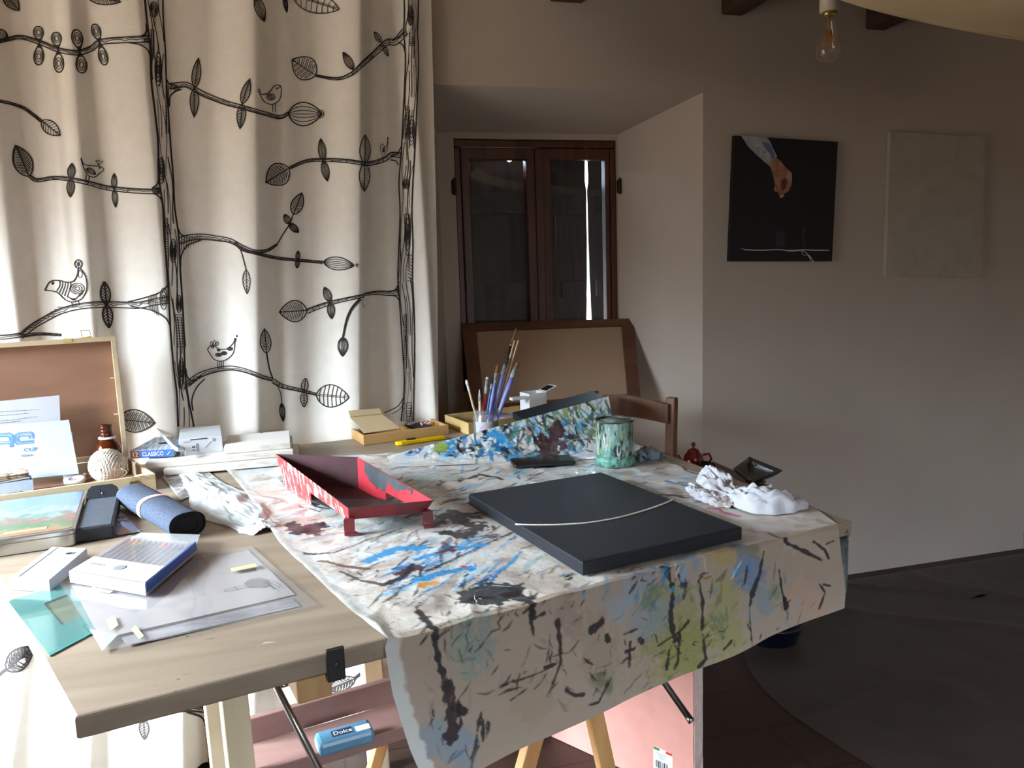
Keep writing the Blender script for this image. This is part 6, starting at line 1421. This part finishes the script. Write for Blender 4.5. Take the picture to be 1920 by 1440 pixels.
# ---- tin with a painted landscape on its lid
ht = 0.036
A, B_, C_ = onz(-60, 1020, TZ+ht), onz(138, 991, TZ+ht), onz(-100, 942, TZ+ht)
A2, B2, C2 = onz(0, 1012, TZ+ht), onz(140, 992, TZ+ht), onz(97, 927, TZ+ht)
x_ = (B2-A2).normalized(); M_, _, _ = frame4(A2, B2, C2); y_ = M_.to_3x3()@Vector((0, 1, 0)); d = (C2-B2).dot(y_); w = 0.235
o_ = B2-x_*w; Mtn = axes((o_.x, o_.y, TZ+0.0005), x_, y_)
tinmetal = mat('tin_metal', 'c9c9c6', 0.28, 0.04, 10, metal=0.9)
def landscape():
    m, N, L, B = newmat('painted_landscape'); B.inputs['Roughness'].default_value = 0.25; B.inputs['Coat Weight'].default_value = 0.3
    tc = N.new('ShaderNodeTexCoord'); mp = N.new('ShaderNodeMapping'); L.new(tc.outputs['Generated'], mp.inputs[0])
    nz = N.new('ShaderNodeTexNoise'); nz.inputs['Scale'].default_value = 11; nz.inputs['Detail'].default_value = 8; L.new(mp.outputs[0], nz.inputs['Vector'])
    sp = N.new('ShaderNodeSeparateXYZ'); L.new(mp.outputs[0], sp.inputs[0])
    ad = N.new('ShaderNodeMath'); ad.operation = 'MULTIPLY_ADD'; ad.inputs[1].default_value = 0.62; L.new(nz.outputs['Fac'], ad.inputs[0]); L.new(sp.outputs['Y'], ad.inputs[2])
    cr_ = N.new('ShaderNodeValToRGB'); els = cr_.color_ramp.elements; els[0].position = 0.18; els[0].color = rgb('9c5a3c'); els[1].position = 1.25; els[1].color = rgb('7088b8')
    for ps_, c in ((0.36, 'a56a48'), (0.46, '6a7a4c'), (0.58, '466c46'), (0.66, '8a5c44'), (0.74, '637a6a'), (0.86, '8e98a8'), (1.0, '7088b4')): e_ = els.new(ps_); e_.color = rgb(c)
    L.new(ad.outputs[0], cr_.inputs[0]); L.new(cr_.outputs[0], B.inputs['Base Color']); return m
t = thing('landscape_tin', 'flat metal tin with a painted landscape lid at the left end of the table', 'tin', Mtn@Vector((w/2, d/2, 0)))
wpart(MB().prism(rrect(w, d, 0.014), 0, ht*0.72, tinmetal, Mtn, 0.002), 'tin_body', t)
wpart(MB().prism([(x*1.006-w*.003, y*1.006-d*.003) for x, y in rrect(w, d, 0.014)], ht*0.66, ht, tinmetal, Mtn, 0.003), 'tin_lid', t)
o = wpart(MB().prism([(x*0.95+w*.025, y*0.94+d*.03) for x, y in rrect(w, d, 0.012)], ht-.0005, ht+.0006, landscape(), Mtn), 'lid_picture', t, 'painted landscape picture')
lp_ = onz(50, 993, TZ+ht); ll = Mtn.inverted()@lp_
wpart(MB().box((ll.x, 0.036, ht+.0010), (0.075, 0.017, .0008), cream_card, Mtn), 'title_plate', t, 'pale title strip'); mb = MB()
for i in range(10): mb.box((ll.x-.031+i*.0068, .040, ht+.0015), (.004, .0036, .0003), choc, Mtn)
for i in range(8): mb.box((ll.x-.028+i*.0075, .032, ht+.0015), (.005, .0022, .0003), choc, Mtn)
wpart(mb, 'print', t)
# ---- white pack like a small carton
hs = 0.022
A, B_, C_ = onz(17, 1084, TZ+hs), onz(92, 1087, TZ+hs), onz(98, 1025, TZ+hs)
def skewbox(name, label, cat, q, h, m, base=TZ+0.0005):
    """box over the pixel corners of its top face: front-left, front-right, rear-right, rear-left"""
    tp4 = [onz(*p, base+h) for p in q]; bt4 = [Vector((p.x, p.y, base)) for p in tp4]; t = thing(name, label, cat, (bt4[0]+bt4[2])/2); mb = MB().hexa(bt4, tp4, m); o = wpart(mb, 'carton', t)
    bv = o.modifiers.new('edge', 'BEVEL'); bv.width = 0.001; bv.segments = 2; return t, tp4
t, q4 = skewbox('white_pack', 'small white carton with a thin line and a round mark, beside the pack of pens', 'carton', ((17, 1084), (92, 1088), (163, 1028), (98, 1025)), hs, card)
def fq(q, a, b, dz=0.0006): return q[0].lerp(q[1], a).lerp(q[3].lerp(q[2], a), b)+Vector((0, 0, dz))
mb = MB().slab(fq(q4, .16, .05), fq(q4, .19, .05), fq(q4, .19, .98), fq(q4, .16, .98), .0002, inkg); wpart(mb, 'printed_line', t)
mb = MB(); mc = fq(q4, .70, .80); mb.lathe([(.0085, 0), (.0105, 0), (.0105, .0002), (.0085, .0002)], inkg, 20, Matrix.Translation(mc)@Matrix.Scale(.6, 4, (0, 1, 0))); mb.lathe([(.003, 0), (.006, 0), (.006, .0002), (.003, .0002)], inkg, 16, Matrix.Translation(mc)@Matrix.Scale(.6, 4, (0, 1, 0))); wpart(mb, 'round_mark', t)
# ---- pack of felt pens
hs = 0.013
t, q4 = skewbox('pen_pack', 'clear pack of coloured felt pens with a white card front, lying on the table', 'pen pack', ((134, 1078), (275, 1102), (368, 1024), (243, 1010)), hs, greyp, TZ+0.0092)
for ch in t.children: ch.name = 'tray'; 
wpart(MB().slab(fq(q4, -.005, -.01, .008), fq(q4, 1.0, -.01, .008), fq(q4, 1.0, .36, .008), fq(q4, 0, .36, .008), .001, card), 'card_sleeve', t, 'white card sleeve')
wpart(MB().hexa([fq(q4, -.006, -.025, -hs+.001), fq(q4, 1, -.025, -hs+.001), fq(q4, 1, -.004, -hs+.001), fq(q4, -.006, -.004, -hs+.001)], [fq(q4, -.006, -.025, .009), fq(q4, 1, -.025, .009), fq(q4, 1, -.004, .009), fq(q4, -.006, -.004, .009)], card), 'card_sleeve', t, 'white card sleeve')
pc = ['8a3a5a', 'b8506a', 'e0a030', 'd8c040', '6a8a4a', '4a7a9a', '8a5a8a', 'e06a5a', 'e0709a', '3a8a8a', '3f5fb0', '3a4f9a']
for i, c in enumerate(pc):
    a = (i+.6)/12.4; p0, p1, p2 = fq(q4, a, .30, .0035), fq(q4, a, .80, .0035), fq(q4, a, .95, .0035)
    pn = thing('felt_pen', 'grey-barrelled felt pen with a coloured cap in the clear pen pack', 'pen', p0, 0, 'felt pens in the clear pack')
    wpart(MB().tube([p0, p1], 0.0033, mat('pen_barrel', '8f9096', .35, .05) if i == 0 else bpy.data.materials['pen_barrel'], 8), 'barrel', pn); wpart(MB().tube([p1, p1.lerp(p2, .8), p2], [.0036, .0034, .0022], mat('cap_%d' % i, c, .35, .05), 8), 'cap', pn)
wpart(MB().hexa([fq(q4, .985, .0, -.008), fq(q4, 1.005, .0, -.008), fq(q4, 1.005, 1, -.008), fq(q4, .985, 1, -.008)], [fq(q4, .985, .0, .009), fq(q4, 1.005, .0, .009), fq(q4, 1.005, 1, .009), fq(q4, .985, 1, .009)], bluef), 'blue_side', t, 'blue side strip')
wpart(MB().slab(fq(q4, 0, .3, .0075), fq(q4, .98, .3, .0075), fq(q4, .98, .99, .0075), fq(q4, 0, .99, .0075), .0005, film), 'window', t, 'clear plastic window')
wpart(MB().slab(*[onz(*p, TZ+hs+.009) for p in ((243, 1010), (368, 1024), (375, 1003), (263, 999))], .0006, film2), 'hanging_tab', t, 'clear hanging tab')
mb = MB(); mb.lathe([(.010, 0), (.0115, 0), (.0115, .0002), (.010, .0002)], inkg, 24, Matrix.Translation(fq(q4, .5, .2, .0093))); wpart(mb, 'round_mark', t); mb = MB(); [mb.box(fq(q4, .12+.05*i, .2, .0094), (.006, .004, .0003), inkg) for i in range(4)]; wpart(mb, 'print', t)
# ---- teal mount with a cut window
teal = mat('teal_card', '5f9fa2', 0.22, 0.05, 8, coat=0.4); zt2 = TZ+0.0024
oq = [onz(*p, zt2) for p in ((93, 1229), (212, 1166), (122, 1094), (15, 1127))]
iq = [onz(*p, zt2) for p in ((116, 1172), (160, 1152), (126, 1114), (82, 1131))]
t = thing('picture_mount', 'teal picture mount with a cut-out window, sticking out from under the plastic sleeve', 'picture mount', oq[0])
mb = MB(); h_ = Vector((0, 0, 0.0018))
vs = oq+iq+[v-h_ for v in oq]+[v-h_ for v in iq]; fs = []
for i in range(4): j = (i+1) % 4; fs += [(i, j, 4+j, 4+i), (8+j, 8+i, 12+i, 12+j), (j, i, 8+i, 8+j), (4+i, 4+j, 12+j, 12+i)]
mb.add(vs, fs, teal); wpart(mb, 'mount_board', t)
g_ = glassmat('sheet_glass', (.85, .95, .95), .02, .03, tint=(.86, .96, .95)); off_ = Vector((-.004, .003, .0006)); wpart(MB().slab(*[v+off_ for v in oq], .0012, g_), 'glass_sheet', t, 'sheet of clear glass')
# ---- large sleeve with a drawing
zs = TZ+0.0052
oq = [onz(*p, TZ+q_) for p, q_ in (((197, 1222), .0068), ((597, 1136), .0032), ((471, 1025), .0032), ((110, 1094), .0068))]
t = thing('drawing_sleeve', 'large clear plastic sleeve holding a drawing, lying near the front edge of the table', 'plastic sleeve', oq[0])
drawp = mat('drawing_paper', 'b3aaa4', .7, .04)
def wavy(q, dz, m, amp, n=30):
    mb = MB(); mb.grid(lambda u, v: fq(q, u, v, dz)+Vector((0, 0, amp*(noise.noise(Vector((u*5, v*4, 1)))+.6*(1-abs(noise.noise(Vector((u*6+3, v*3, 5))))*3)*.4))), n, n, m); return mb
wpart(MB().slab(fq(oq, .02, .16, -.002), fq(oq, .96, .20, -.002), fq(oq, .97, .96, -.002), fq(oq, .05, .96, -.002), .0005, drawp), 'drawing', t, 'grey-white drawing sheet')
wpart(MB().slab(fq(oq, .10, .035, -.0024), fq(oq, .93, .055, -.0024), fq(oq, .93, .165, -.0024), fq(oq, .10, .13, -.0024), .0004, splat('grey_strip', '6f6a6c', [('b8b4b4', 7, .5, (1, 3, 1), .15)], .6, 0)), 'grey_strip', t, 'dark grey strip along the front')
dr = [c for c in t.children][0]
def dpx(px, py): return onz(px, py, zs-.0014)
mb = MB()
def dl(pts, w=.0012, m=None):
    c = [Vector(p) for p in catmull([tuple(dpx(*p)) for p in pts], 4)]
    for a, b in zip(c[:-1], c[1:]):
        d_ = (b-a); 
        if d_.length < 1e-6: continue
        s_ = Vector((-d_.y, d_.x, 0)).normalized()*w/2; mb.quad(a-s_, b-s_, b+s_, a+s_, m or inkk)
bodyc = [dpx(*p) for p in ((458, 1094), (470, 1086), (486, 1084), (500, 1090), (505, 1097), (494, 1101), (480, 1099), (468, 1101), (460, 1099))]; mb.add(bodyc, [tuple(range(9))], mat('drawing_grey', '6a6468', .8, .2, 60))
for p in ([(424, 1105), (440, 1101), (458, 1097)], [(426, 1108), (445, 1105), (460, 1101)], [(424, 1105), (420, 1108), (428, 1109)], [(440, 1101), (446, 1106)], [(458, 1094), (470, 1085), (488, 1083), (502, 1090), (507, 1098)], [(460, 1100), (472, 1101), (490, 1102)], [(495, 1092), (508, 1100), (522, 1104)], [(498, 1088), (512, 1095), (525, 1102)], [(500, 1086), (515, 1091), (527, 1098)], [(490, 1086), (504, 1096), (516, 1106)]): dl(p)
dl([(300, 1088), (360, 1079), (410, 1076), (450, 1072)], .0007, inkg)
wpart(mb, 'ink_figure', t, 'dark ink figure')
tape = mat('yellow_tape', 'd6d3a0', .5, .06)
for q in (((434, 1072), (482, 1062), (478, 1056), (432, 1066)), ((198, 1162), (215, 1154), (222, 1172), (208, 1182)), ((172, 1100), (212, 1108), (206, 1112), (178, 1108)), ((246, 1180), (254, 1172), (270, 1192), (262, 1198))):
    wpart(MB().slab(*[onz(*p, zs+.0032) for p in q], .0003, tape), 'tape', t, 'yellowed tape')
wpart(wavy(oq, .0014, film, .0012), 'film', t, 'clear wrinkled film')
cor = [onz(*p, zs+.0008) for p in ((192, 1221), (222, 1190), (182, 1182), (168, 1180))]; wpart(MB().slab(*cor, .0005, card), 'paper_corner', t, 'white paper corner')
# ================================================================== behind the table and on the walls
# ---- wooden chair in the niche
chair_m = wood('chair_wood', '5a3a26', '7a5236', 3.0, 2, 0.45)
p1 = ony(1260, 745, 2.36); p2 = ony(1112, 742, 2.62)
t = thing('wooden_chair', 'plain brown wooden chair with a curved top rail, behind the right rear of the table', 'chair', ((p1+p2)/2).xy.to_3d())
xd = (p2-p1); xd.z = 0; WC = xd.length; xd.normalize(); nd = Vector((-xd.y, xd.x, 0)); nd = nd if nd.x < 0 else -nd       # nd: towards the seat side, under the table
zt1 = p1.z
print('CHAIR', p1, p2, WC)
pr = 0.018
for p in (p1, p2):
    a = Vector((p.x, p.y, zt1)); b = Vector((p.x, p.y, 0.45))+nd*0.02; c = Vector((p.x, p.y, 0.0005))+nd*0.0
    mb = MB(); beam(mb, b, a, 0.034, 0.026, chair_m, xd, 0.004); beam(mb, c, b, 0.034, 0.028, chair_m, xd, 0.004); wpart(mb, 'back_post', t)
def rail(z, h, arch, name):
    mb = MB(); n = 14
    def rp(u, v, o): 
        q = p1.lerp(p2, u); return Vector((q.x, q.y, z+v*h+arch*math.sin(PI*u)*(1 if v > .5 else 0.8)))+nd*(0.012+o-0.025*math.sin(PI*u)*-1)
    for u0 in range(n):
        a, b = u0/n, (u0+1)/n; mb.hexa([rp(a, 0, 0), rp(b, 0, 0), rp(b, 0, .018), rp(a, 0, .018)], [rp(a, 1, 0), rp(b, 1, 0), rp(b, 1, .018), rp(a, 1, .018)], chair_m)
    wpart(mb, name, t)
rail(zt1-0.085, 0.065, 0.022, 'top_rail'); rail(zt1-0.24, 0.05, 0.015, 'back_rail')
sq = [p1+nd*0.0, p2+nd*0.0, p2+nd*0.38, p1+nd*0.38]
wpart(MB().prism([(q.x, q.y) for q in sq], 0.43, 0.455, chair_m, None, 0.004), 'seat', t)
for p in (p1, p2):
    q = p+nd*0.34+xd*(0.02 if p is p1 else -0.02); mb = MB(); beam(mb, Vector((q.x, q.y, 0.0005)), Vector((q.x, q.y, 0.4295)), 0.032, 0.032, chair_m, xd, 0.004); wpart(mb, 'leg', t)
# ---- low stool behind the table carrying the dish, the teapot and the mug
stz = 0.62
dq = [ony(1376, 880, 2.45), ony(1466, 885, 2.45)]
dc_ = onz(1420, 903, stz+0.02)
_r = onz(1440, 924, stz); print('TP', onz(1300, 880, stz), onz(1322, 893, stz), onz(1410, 902, stz)); sw_ = 0.20; sd2 = 0.46; st_c = Vector((1.232+sw_/2, 2.075+sd2/2, stz))
t = thing('stool', 'low brown stool behind the table carrying the red teapot and the dark dish', 'stool', (st_c.x, st_c.y, 0))
M_s = axes((st_c.x, st_c.y, 0), Vector((1, 0, 0)), Vector((0, 1, 0)))
print('STOOL', st_c)
wpart(MB().box((0, 0, stz-0.0125), (sw_, sd2, 0.025), chair_m, M_s, 0.004), 'stool_top', t)
pc_x, pc_y = -0.02, 0.09
wpart(MB().lathe([(0.028, 0.02), (0.034, 0.10), (0.024, 0.30), (0.030, stz-0.07), (0.05, stz-0.0255)], chair_m, 20, M_s@Matrix.Translation((pc_x, pc_y, 0))), 'column', t)
wpart(MB().lathe([(0, 0.001), (0.10, 0.001), (0.10, 0.012), (0.05, 0.022), (0, 0.022)], chair_m, 28, M_s@Matrix.Translation((pc_x, pc_y, 0))), 'base', t)
# dark square dish
blackd = splat('dark_glaze', '191614', [('3a332c', 10, .55, None, .1), ('6a5a44', 14, .66, None, .04)], 0.18, .1)
kq = [onz(*p, stz+0.045) for p in ((1410, 902), (1467, 882), (1405, 857), (1375, 878))]; kc = sum(kq, Vector())/4
t = thing('square_dish', 'dark glazed square dish on the stool behind the right side of the table', 'dish', (kc.x, kc.y, stz))
mb = MB(); n = 9
def dfn(u, v):
    p = kq[0].lerp(kq[1], u).lerp(kq[3].lerp(kq[2], u), v); r_ = max(abs(2*u-1), abs(2*v-1)); p = p.copy(); k_ = 0.62+0.38*r_; p = kc+(p-kc)*1.0; p.z = stz+0.006+0.039*r_**2.2; return p
mb.grid(dfn, 15, 15, blackd)
wpart(mb, 'dish_bowl', t, None, 0.005)
wpart(MB().prism([((kc+(q-kc)*.42).x, (kc+(q-kc)*.42).y) for q in kq], stz+.0005, stz+.009, blackd, None, .001), 'foot', t)
# red teapot
redg = mat('red_enamel', '7a1c14', 0.18, .1, spec=.6, coat=.4); tc_ = onz(1300, 880, stz); rT = 0.036
Mt_ = Matrix.Translation((tc_.x, tc_.y, stz+.0005)); t = thing('teapot', 'small dark red teapot with a knobbed lid on the stool behind the table', 'teapot', (tc_.x, tc_.y, stz))
wpart(MB().lathe([(0, 0), (rT*.6, 0), (rT*.95, .018), (rT, .034), (rT*.86, .052), (rT*.62, .062), (rT*.60, .064)], redg, 28, Mt_), 'pot_body', t)
wpart(MB().lathe([(rT*.6, .0645), (rT*.5, .071), (rT*.2, .076), (.004, .078), (.004, .082), (.009, .088), (.006, .096), (0, .098)], redg, 24, Mt_), 'lid', t)
C3 = Vector((tc_.x, tc_.y, stz)); wpart(MB().tube([C3+Vector((rT*.9, -.01, .052)), C3+Vector((rT*1.5, -.012, .054)), C3+Vector((rT*1.75, -.014, .036)), C3+Vector((rT*1.4, -.012, .018)), C3+Vector((rT*.9, -.01, .016))], .0045, redg, 10), 'handle', t)
wpart(MB().tube([C3+Vector((-rT*.85, 0, .022)), C3+Vector((-rT*1.3, 0, .034)), C3+Vector((-rT*1.65, 0, .056))], [.010, .007, .0045], redg, 10), 'spout', t)
mc_ = onz(1322, 893, stz); brg = mat('brown_glaze', '2a1712', .2, .1); t = thing('mug', 'small dark brown mug with a ring handle, right of the red teapot', 'mug', (mc_.x, mc_.y, stz)); Mt_ = Matrix.Translation((mc_.x, mc_.y, stz+.0005))
wpart(MB().lathe([(0, 0), (.019, 0), (.021, .006), (.021, .048), (.019, .048), (.018, .006), (0, .004)], brg, 24, Mt_), 'cup_body', t); C3 = Vector((mc_.x, mc_.y, stz))
wpart(MB().tube([C3+Vector((.020+.016*math.sin(a), -.004, .027+.017*math.cos(a))) for a in [PI*i/10 for i in range(11)]], .0035, brg, 8), 'handle', t)
# ---- tall paint-splashed jar on the floor
jf = splat('jar_paint', '5d6462', [('7f8a86', 9, .52, (1, 1, .5), .08), ('3c4148', 14, .58, None, .05), ('9aa0a0', 22, .66, (1, 1, .4), .03)], .3, .3)
jc = onz(1567, 1112, 0.0); jc.y += 0.03; ht_ = ony(1580, 1000, jc.y).z; rj = 0.062
t = thing('floor_jar', 'tall grey paint-splashed jar on the floor behind the right end of the hanging sheet', 'jar', jc); Mt_ = Matrix.Translation((jc.x, jc.y, .001))
wpart(MB().lathe([(0, .002), (rj*.96, 0), (rj, .006), (rj, ht_*.93), (rj*.95, ht_*.97), (rj, ht_), (rj*.93, ht_), (rj*.93, .02), (0, .018)], jf, 32, Mt_), 'jar_body', t)
wpart(MB().lathe([(0, ht_+.001), (rj*.5, ht_+.001), (rj*.5, ht_+.03), (0, ht_+.032)], mat('red_cap', '9a3020', .4, .1), 24, Mt_), 'lid', t, 'red lid')
# ---- blue basin under the sheet
bc = ony(1497, 1185, 1.75); basin = mat('blue_plastic', '101a30', .3, .05)
b0 = onz(1470, 1208, 0.0); t = thing('basin', 'dark blue plastic basin on the floor below the hanging sheet', 'basin', b0); Mt_ = Matrix.Translation((b0.x-.02, b0.y+.05, .001)); hz_ = 0.075
wpart(MB().lathe([(0, .002), (.085, 0), (.115, hz_), (.122, hz_), (.122, hz_+.004), (.112, hz_+.003), (.083, .006), (0, .006)], basin, 36, Mt_), 'basin_bowl', t)

# ---- plastic drop sheet on the floor
dsm = mat('floor_film', '413834', 0.42, 0.12, 4, 0.2, 12)
edge = [onz(*p, 0) for p in catmull([(1405, 1195), (1395, 1228), (1408, 1262), (1440, 1302), (1490, 1345), (1560, 1392), (1640, 1441), (1760, 1512), (1950, 1620)], 6)]
mb = MB(); nU = len(edge); nV = 60
def dsf(u, v):
    e_ = edge[int(round(u*(nU-1)))]; x1 = 3.08; p = Vector((e_.x+(x1-e_.x)*v, e_.y+(2.66-e_.y)*0.0, 0))
    yb0 = e_.y; p.y = yb0
    q = Vector((p.x*1.6, p.y*1.6, 2)); h = 0.004+0.016*max(0, (1-abs(noise.noise(q)*2.2))**4-.35)+0.006*abs(noise.noise(q*3)); h *= min(1, v*14+.12); p.z = .0012+h; return p
mb.grid(dsf, nU, nV, dsm)
top_edge = [Vector((edge[0].x+(3.08-edge[0].x)*j/(nV-1), edge[0].y, 0)) for j in range(nV)]
def dsg(u, v):
    p = top_edge[int(round(u*(nV-1)))].copy(); p.y = p.y+(2.70-p.y)*v; q = Vector((p.x*1.6, p.y*1.6, 2)); h = 0.004+0.016*max(0, (1-abs(noise.noise(q)*2.2))**4-.35)+0.006*abs(noise.noise(q*3)); p.z = .0012+h*min(1, u*14+.12)*min(1, (1-v)*10+.1)
    d_ = abs((p.x-2.55)*.8+(p.y-2.35)*1.2); p.z += .012*max(0, 1-d_/.03); p.x += 0.55*v*0 ; return p
mb.grid(dsg, nV, 24, dsm)
o = mb.build('floor_sheet'); tag(o, 'dark translucent plastic sheet spread over the floorboards on the right', 'floor sheet')

# ---- paintings on the back wall
def wallcanvas(name, label, q, depth, m, cat):
    f = [ony(*p, WY-depth) for p in q]; b = [Vector((p.x, WY-0.0012, p.z)) for p in f]; t = thing(name, label, cat, ((f[0]+f[1])/2).xyz)
    wpart(MB().hexa([f[0], f[1], b[1], b[0]], [f[3], f[2], b[2], b[3]], m), 'canvas_face', t); return t, f
ptb = mat('painted_black', '0f0d10', .5, .1, 10)
pt, fq4 = wallcanvas('painting', 'black square painting of a hand reaching down, hanging on the back wall', ((1368, 490), (1560, 490), (1571, 266), (1378, 254)), .022, ptb, 'painting')
def wp(px, py, o=.0006): return ony(px, py, WY-.022-o)
def flat(pts, m, o, name, lab=None, par=None):
    q = [wp(*p, o) for p in pts]; return wpart(MB().add(q, [tuple(range(len(q)))], m), name, par or pt, lab)
def px2(x, y): return (1340+x*280/1344, 220+y*300/1440)
slv = splat('painted_sleeve', 'b8b6b4', [('6f7f9c', 16, .56, None, .05), ('8f959c', 9, .5, None, .08)], .6, 0); skin = splat('painted_skin', 'a8775c', [('8a5a44', 14, .52, None, .08), ('c0927a', 18, .62, None, .05)], .6, 0); skd = mat('painted_skin_shade', '5c3826', .6, .1); skl = mat('painted_skin_pale', 'c9a18a', .6, .05)
flat([px2(*p) for p in ((238, 166), (330, 172), (470, 180), (500, 215), (520, 270), (560, 350), (548, 372), (512, 398), (495, 438), (440, 395), (370, 330), (300, 262))], slv, .0006, 'painted_sleeve', 'grey-blue painted sleeve')
flat([px2(*p) for p in ((545, 352), (600, 400), (630, 440), (660, 470), (692, 500), (696, 560), (690, 610), (668, 660), (640, 680), (622, 690), (610, 712), (588, 726), (580, 700), (566, 668), (548, 676), (530, 650), (545, 606), (530, 545), (512, 480), (496, 440), (514, 396))], skin, .0008, 'painted_hand', 'painted hand')
for q in (((600, 560), (640, 545), (655, 580), (640, 640), (606, 660), (596, 610)), ((545, 606), (556, 640), (548, 676), (556, 650), (560, 610))): flat([px2(*p) for p in q], skd, .0010, 'painted_shading')
flat([px2(*p) for p in ((480, 230), (510, 260), (545, 345), (520, 390), (500, 330), (440, 260), (430, 225))], mat('painted_blue_cuff', '5f6f92', .6, .2, 40), .0010, 'painted_cuff', 'blue painted cuff')
flat([px2(*p) for p in ((592, 700), (620, 692), (622, 712), (596, 727))], skl, .0010, 'painted_paper', 'pale paper held in the painted fingers')
gho = mat('painted_ghost', '2e2b31', .6, .15, 30)
flat([px2(*p) for p in ((556, 1170), (553, 1060), (560, 1035), (590, 1022), (620, 1032), (630, 1060), (628, 1170))], gho, .0006, 'painted_thimble', 'faint grey painted thimble'); flat([px2(*p) for p in ((800, 1180), (788, 1100), (795, 1000), (820, 980), (824, 1000), (806, 1040), (808, 1180))], gho, .0006, 'painted_stick', 'faint grey painted stick')
thr = mat('white_thread', 'c9c6c4', .8, .1); mb = MB()
def th_(pts, r=.0014): mb.tube([wp(*px2(*p), .0016) for p in catmull(pts, 4)], r, thr, 6)
th_([(262, 1190), (330, 1194), (420, 1196), (520, 1192), (600, 1192), (680, 1204), (760, 1198), (800, 1192), (900, 1196), (1030, 1196)], .0020); th_([(640, 1198), (700, 1196), (780, 1196), (830, 1225), (860, 1260), (895, 1300)]); th_([(780, 1200), (800, 1240), (830, 1238), (850, 1260)], .0010); th_([(850, 1240), (872, 1270), (880, 1304)], .0010); th_([(846, 1240), (860, 1280), (862, 1300)], .0010); th_([(240, 1178), (262, 1190)], .0008)
wpart(mb, 'thread', pt, 'knotted white thread stretched across')
wall_m = splat('white_relief', 'aba092', [('b2a89a', 6, .55, None, .15), ('a3998b', 12, .6, None, .12)], .7, .2)
wt, wq4 = wallcanvas('painting', 'plain off-white textured canvas hanging on the back wall, right of the black painting', ((1661, 518), (1842, 520), (1846, 256), (1670, 247)), .020, wall_m, 'painting')

# ---- bare bulb in a white holder
bpos = ony(1554, 60, 1.95); hz = ony(1554, 22, 1.95).z; bz = ony(1554, 118, 1.95).z; ztop = ZC
whol = mat('bulb_holder', 'cfc0ac', .4, .03); sR = 17.5*pxscale(bpos)
t = thing('pendant_bulb', 'bare filament bulb hanging in a white holder in front of the back wall', 'light bulb', (bpos.x, bpos.y, hz)); Mt_ = Matrix.Translation((bpos.x, bpos.y, 0))
wpart(MB().lathe([(0, hz-.002), (sR, hz), (sR, hz+.055), (sR*.9, hz+.06), (sR*.3, hz+.068), (0, hz+.07)], whol, 28, Mt_), 'holder', t)
wpart(MB().tube([(bpos.x, bpos.y, hz+.069), (bpos.x, bpos.y, ztop-.001)], .003, whol, 8), 'cable', t)
wpart(MB().lathe([(0, hz-.012), (sR*.72, hz-.012), (sR*.75, hz-.001)], brass, 20, Mt_), 'screw_cap', t)
Hb = hz-bz; Rb = 23*pxscale(bpos)
bg_ = glassmat('bulb_glass', (1, .97, .92), .02, .015)
wpart(MB().lathe([(sR*.55, hz-.010), (sR*.62, hz-Hb*.2), (Rb*.72, hz-Hb*.42), (Rb*.97, hz-Hb*.66), (Rb, hz-Hb*.78), (Rb*.86, hz-Hb*.91), (Rb*.45, hz-Hb*.985), (0, hz-Hb)], bg_, 32, Mt_), 'bulb_glass', t, 'clear glass bulb')
fil = mat('filament', 'b8762e', .4, .05); mb = MB()
for k in range(6):
    a = 2*PI*k/6; a2 = a+PI/6; mb.tube([(bpos.x+Rb*.22*math.cos(a), bpos.y+Rb*.22*math.sin(a), hz-Hb*.36), (bpos.x+Rb*.40*math.cos(a2), bpos.y+Rb*.40*math.sin(a2), hz-Hb*.64)], .0009, fil, 6); mb.tube([(bpos.x+Rb*.22*math.cos(a+PI/3), bpos.y+Rb*.22*math.sin(a+PI/3), hz-Hb*.36), (bpos.x+Rb*.40*math.cos(a2), bpos.y+Rb*.40*math.sin(a2), hz-Hb*.64)], .0009, fil, 6)
mb.tube([(bpos.x, bpos.y, hz-.01), (bpos.x, bpos.y, hz-Hb*.36)], .002, fil, 8); wpart(mb, 'filament', t, 'orange filament')

# ---- cloth slung under the ceiling
dcl = mat('ceiling_cloth', 'd6bd94', .9, .06, 5, .15, 10)
Yd = 1.55
ed_ = [ony(*p, Yd) for p in catmull([(1500, -70), (1540, -24), (1580, -2), (1660, 22), (1760, 45), (1860, 64), (1950, 78), (2060, 95), (2180, 105)], 6)]
mb = MB(); nE = len(ed_)
def dcf(u, v):
    e_ = ed_[int(round(u*(nE-1)))]; p = e_+Vector((0.12*v, -1.5*v, 0.0)); p.z = min(ZC-.004, e_.z+ (ZC-.01-e_.z)*(1-math.cos(v*PI*.5))*.8 - .035*math.sin(PI*min(1, v*2.2))*1.0 + .01*noise.noise(Vector((u*5, v*6, 1)))); return p
mb.grid(dcf, nE, 40, dcl)
hem = MB(); mb.tube([e_+Vector((0, .001, 0)) for e_ in ed_], .003, dcl, 6)
o = mb.build('ceiling_cloth'); tag(o, 'cream cloth slung below the ceiling beams, sagging into the upper right corner', 'cloth')
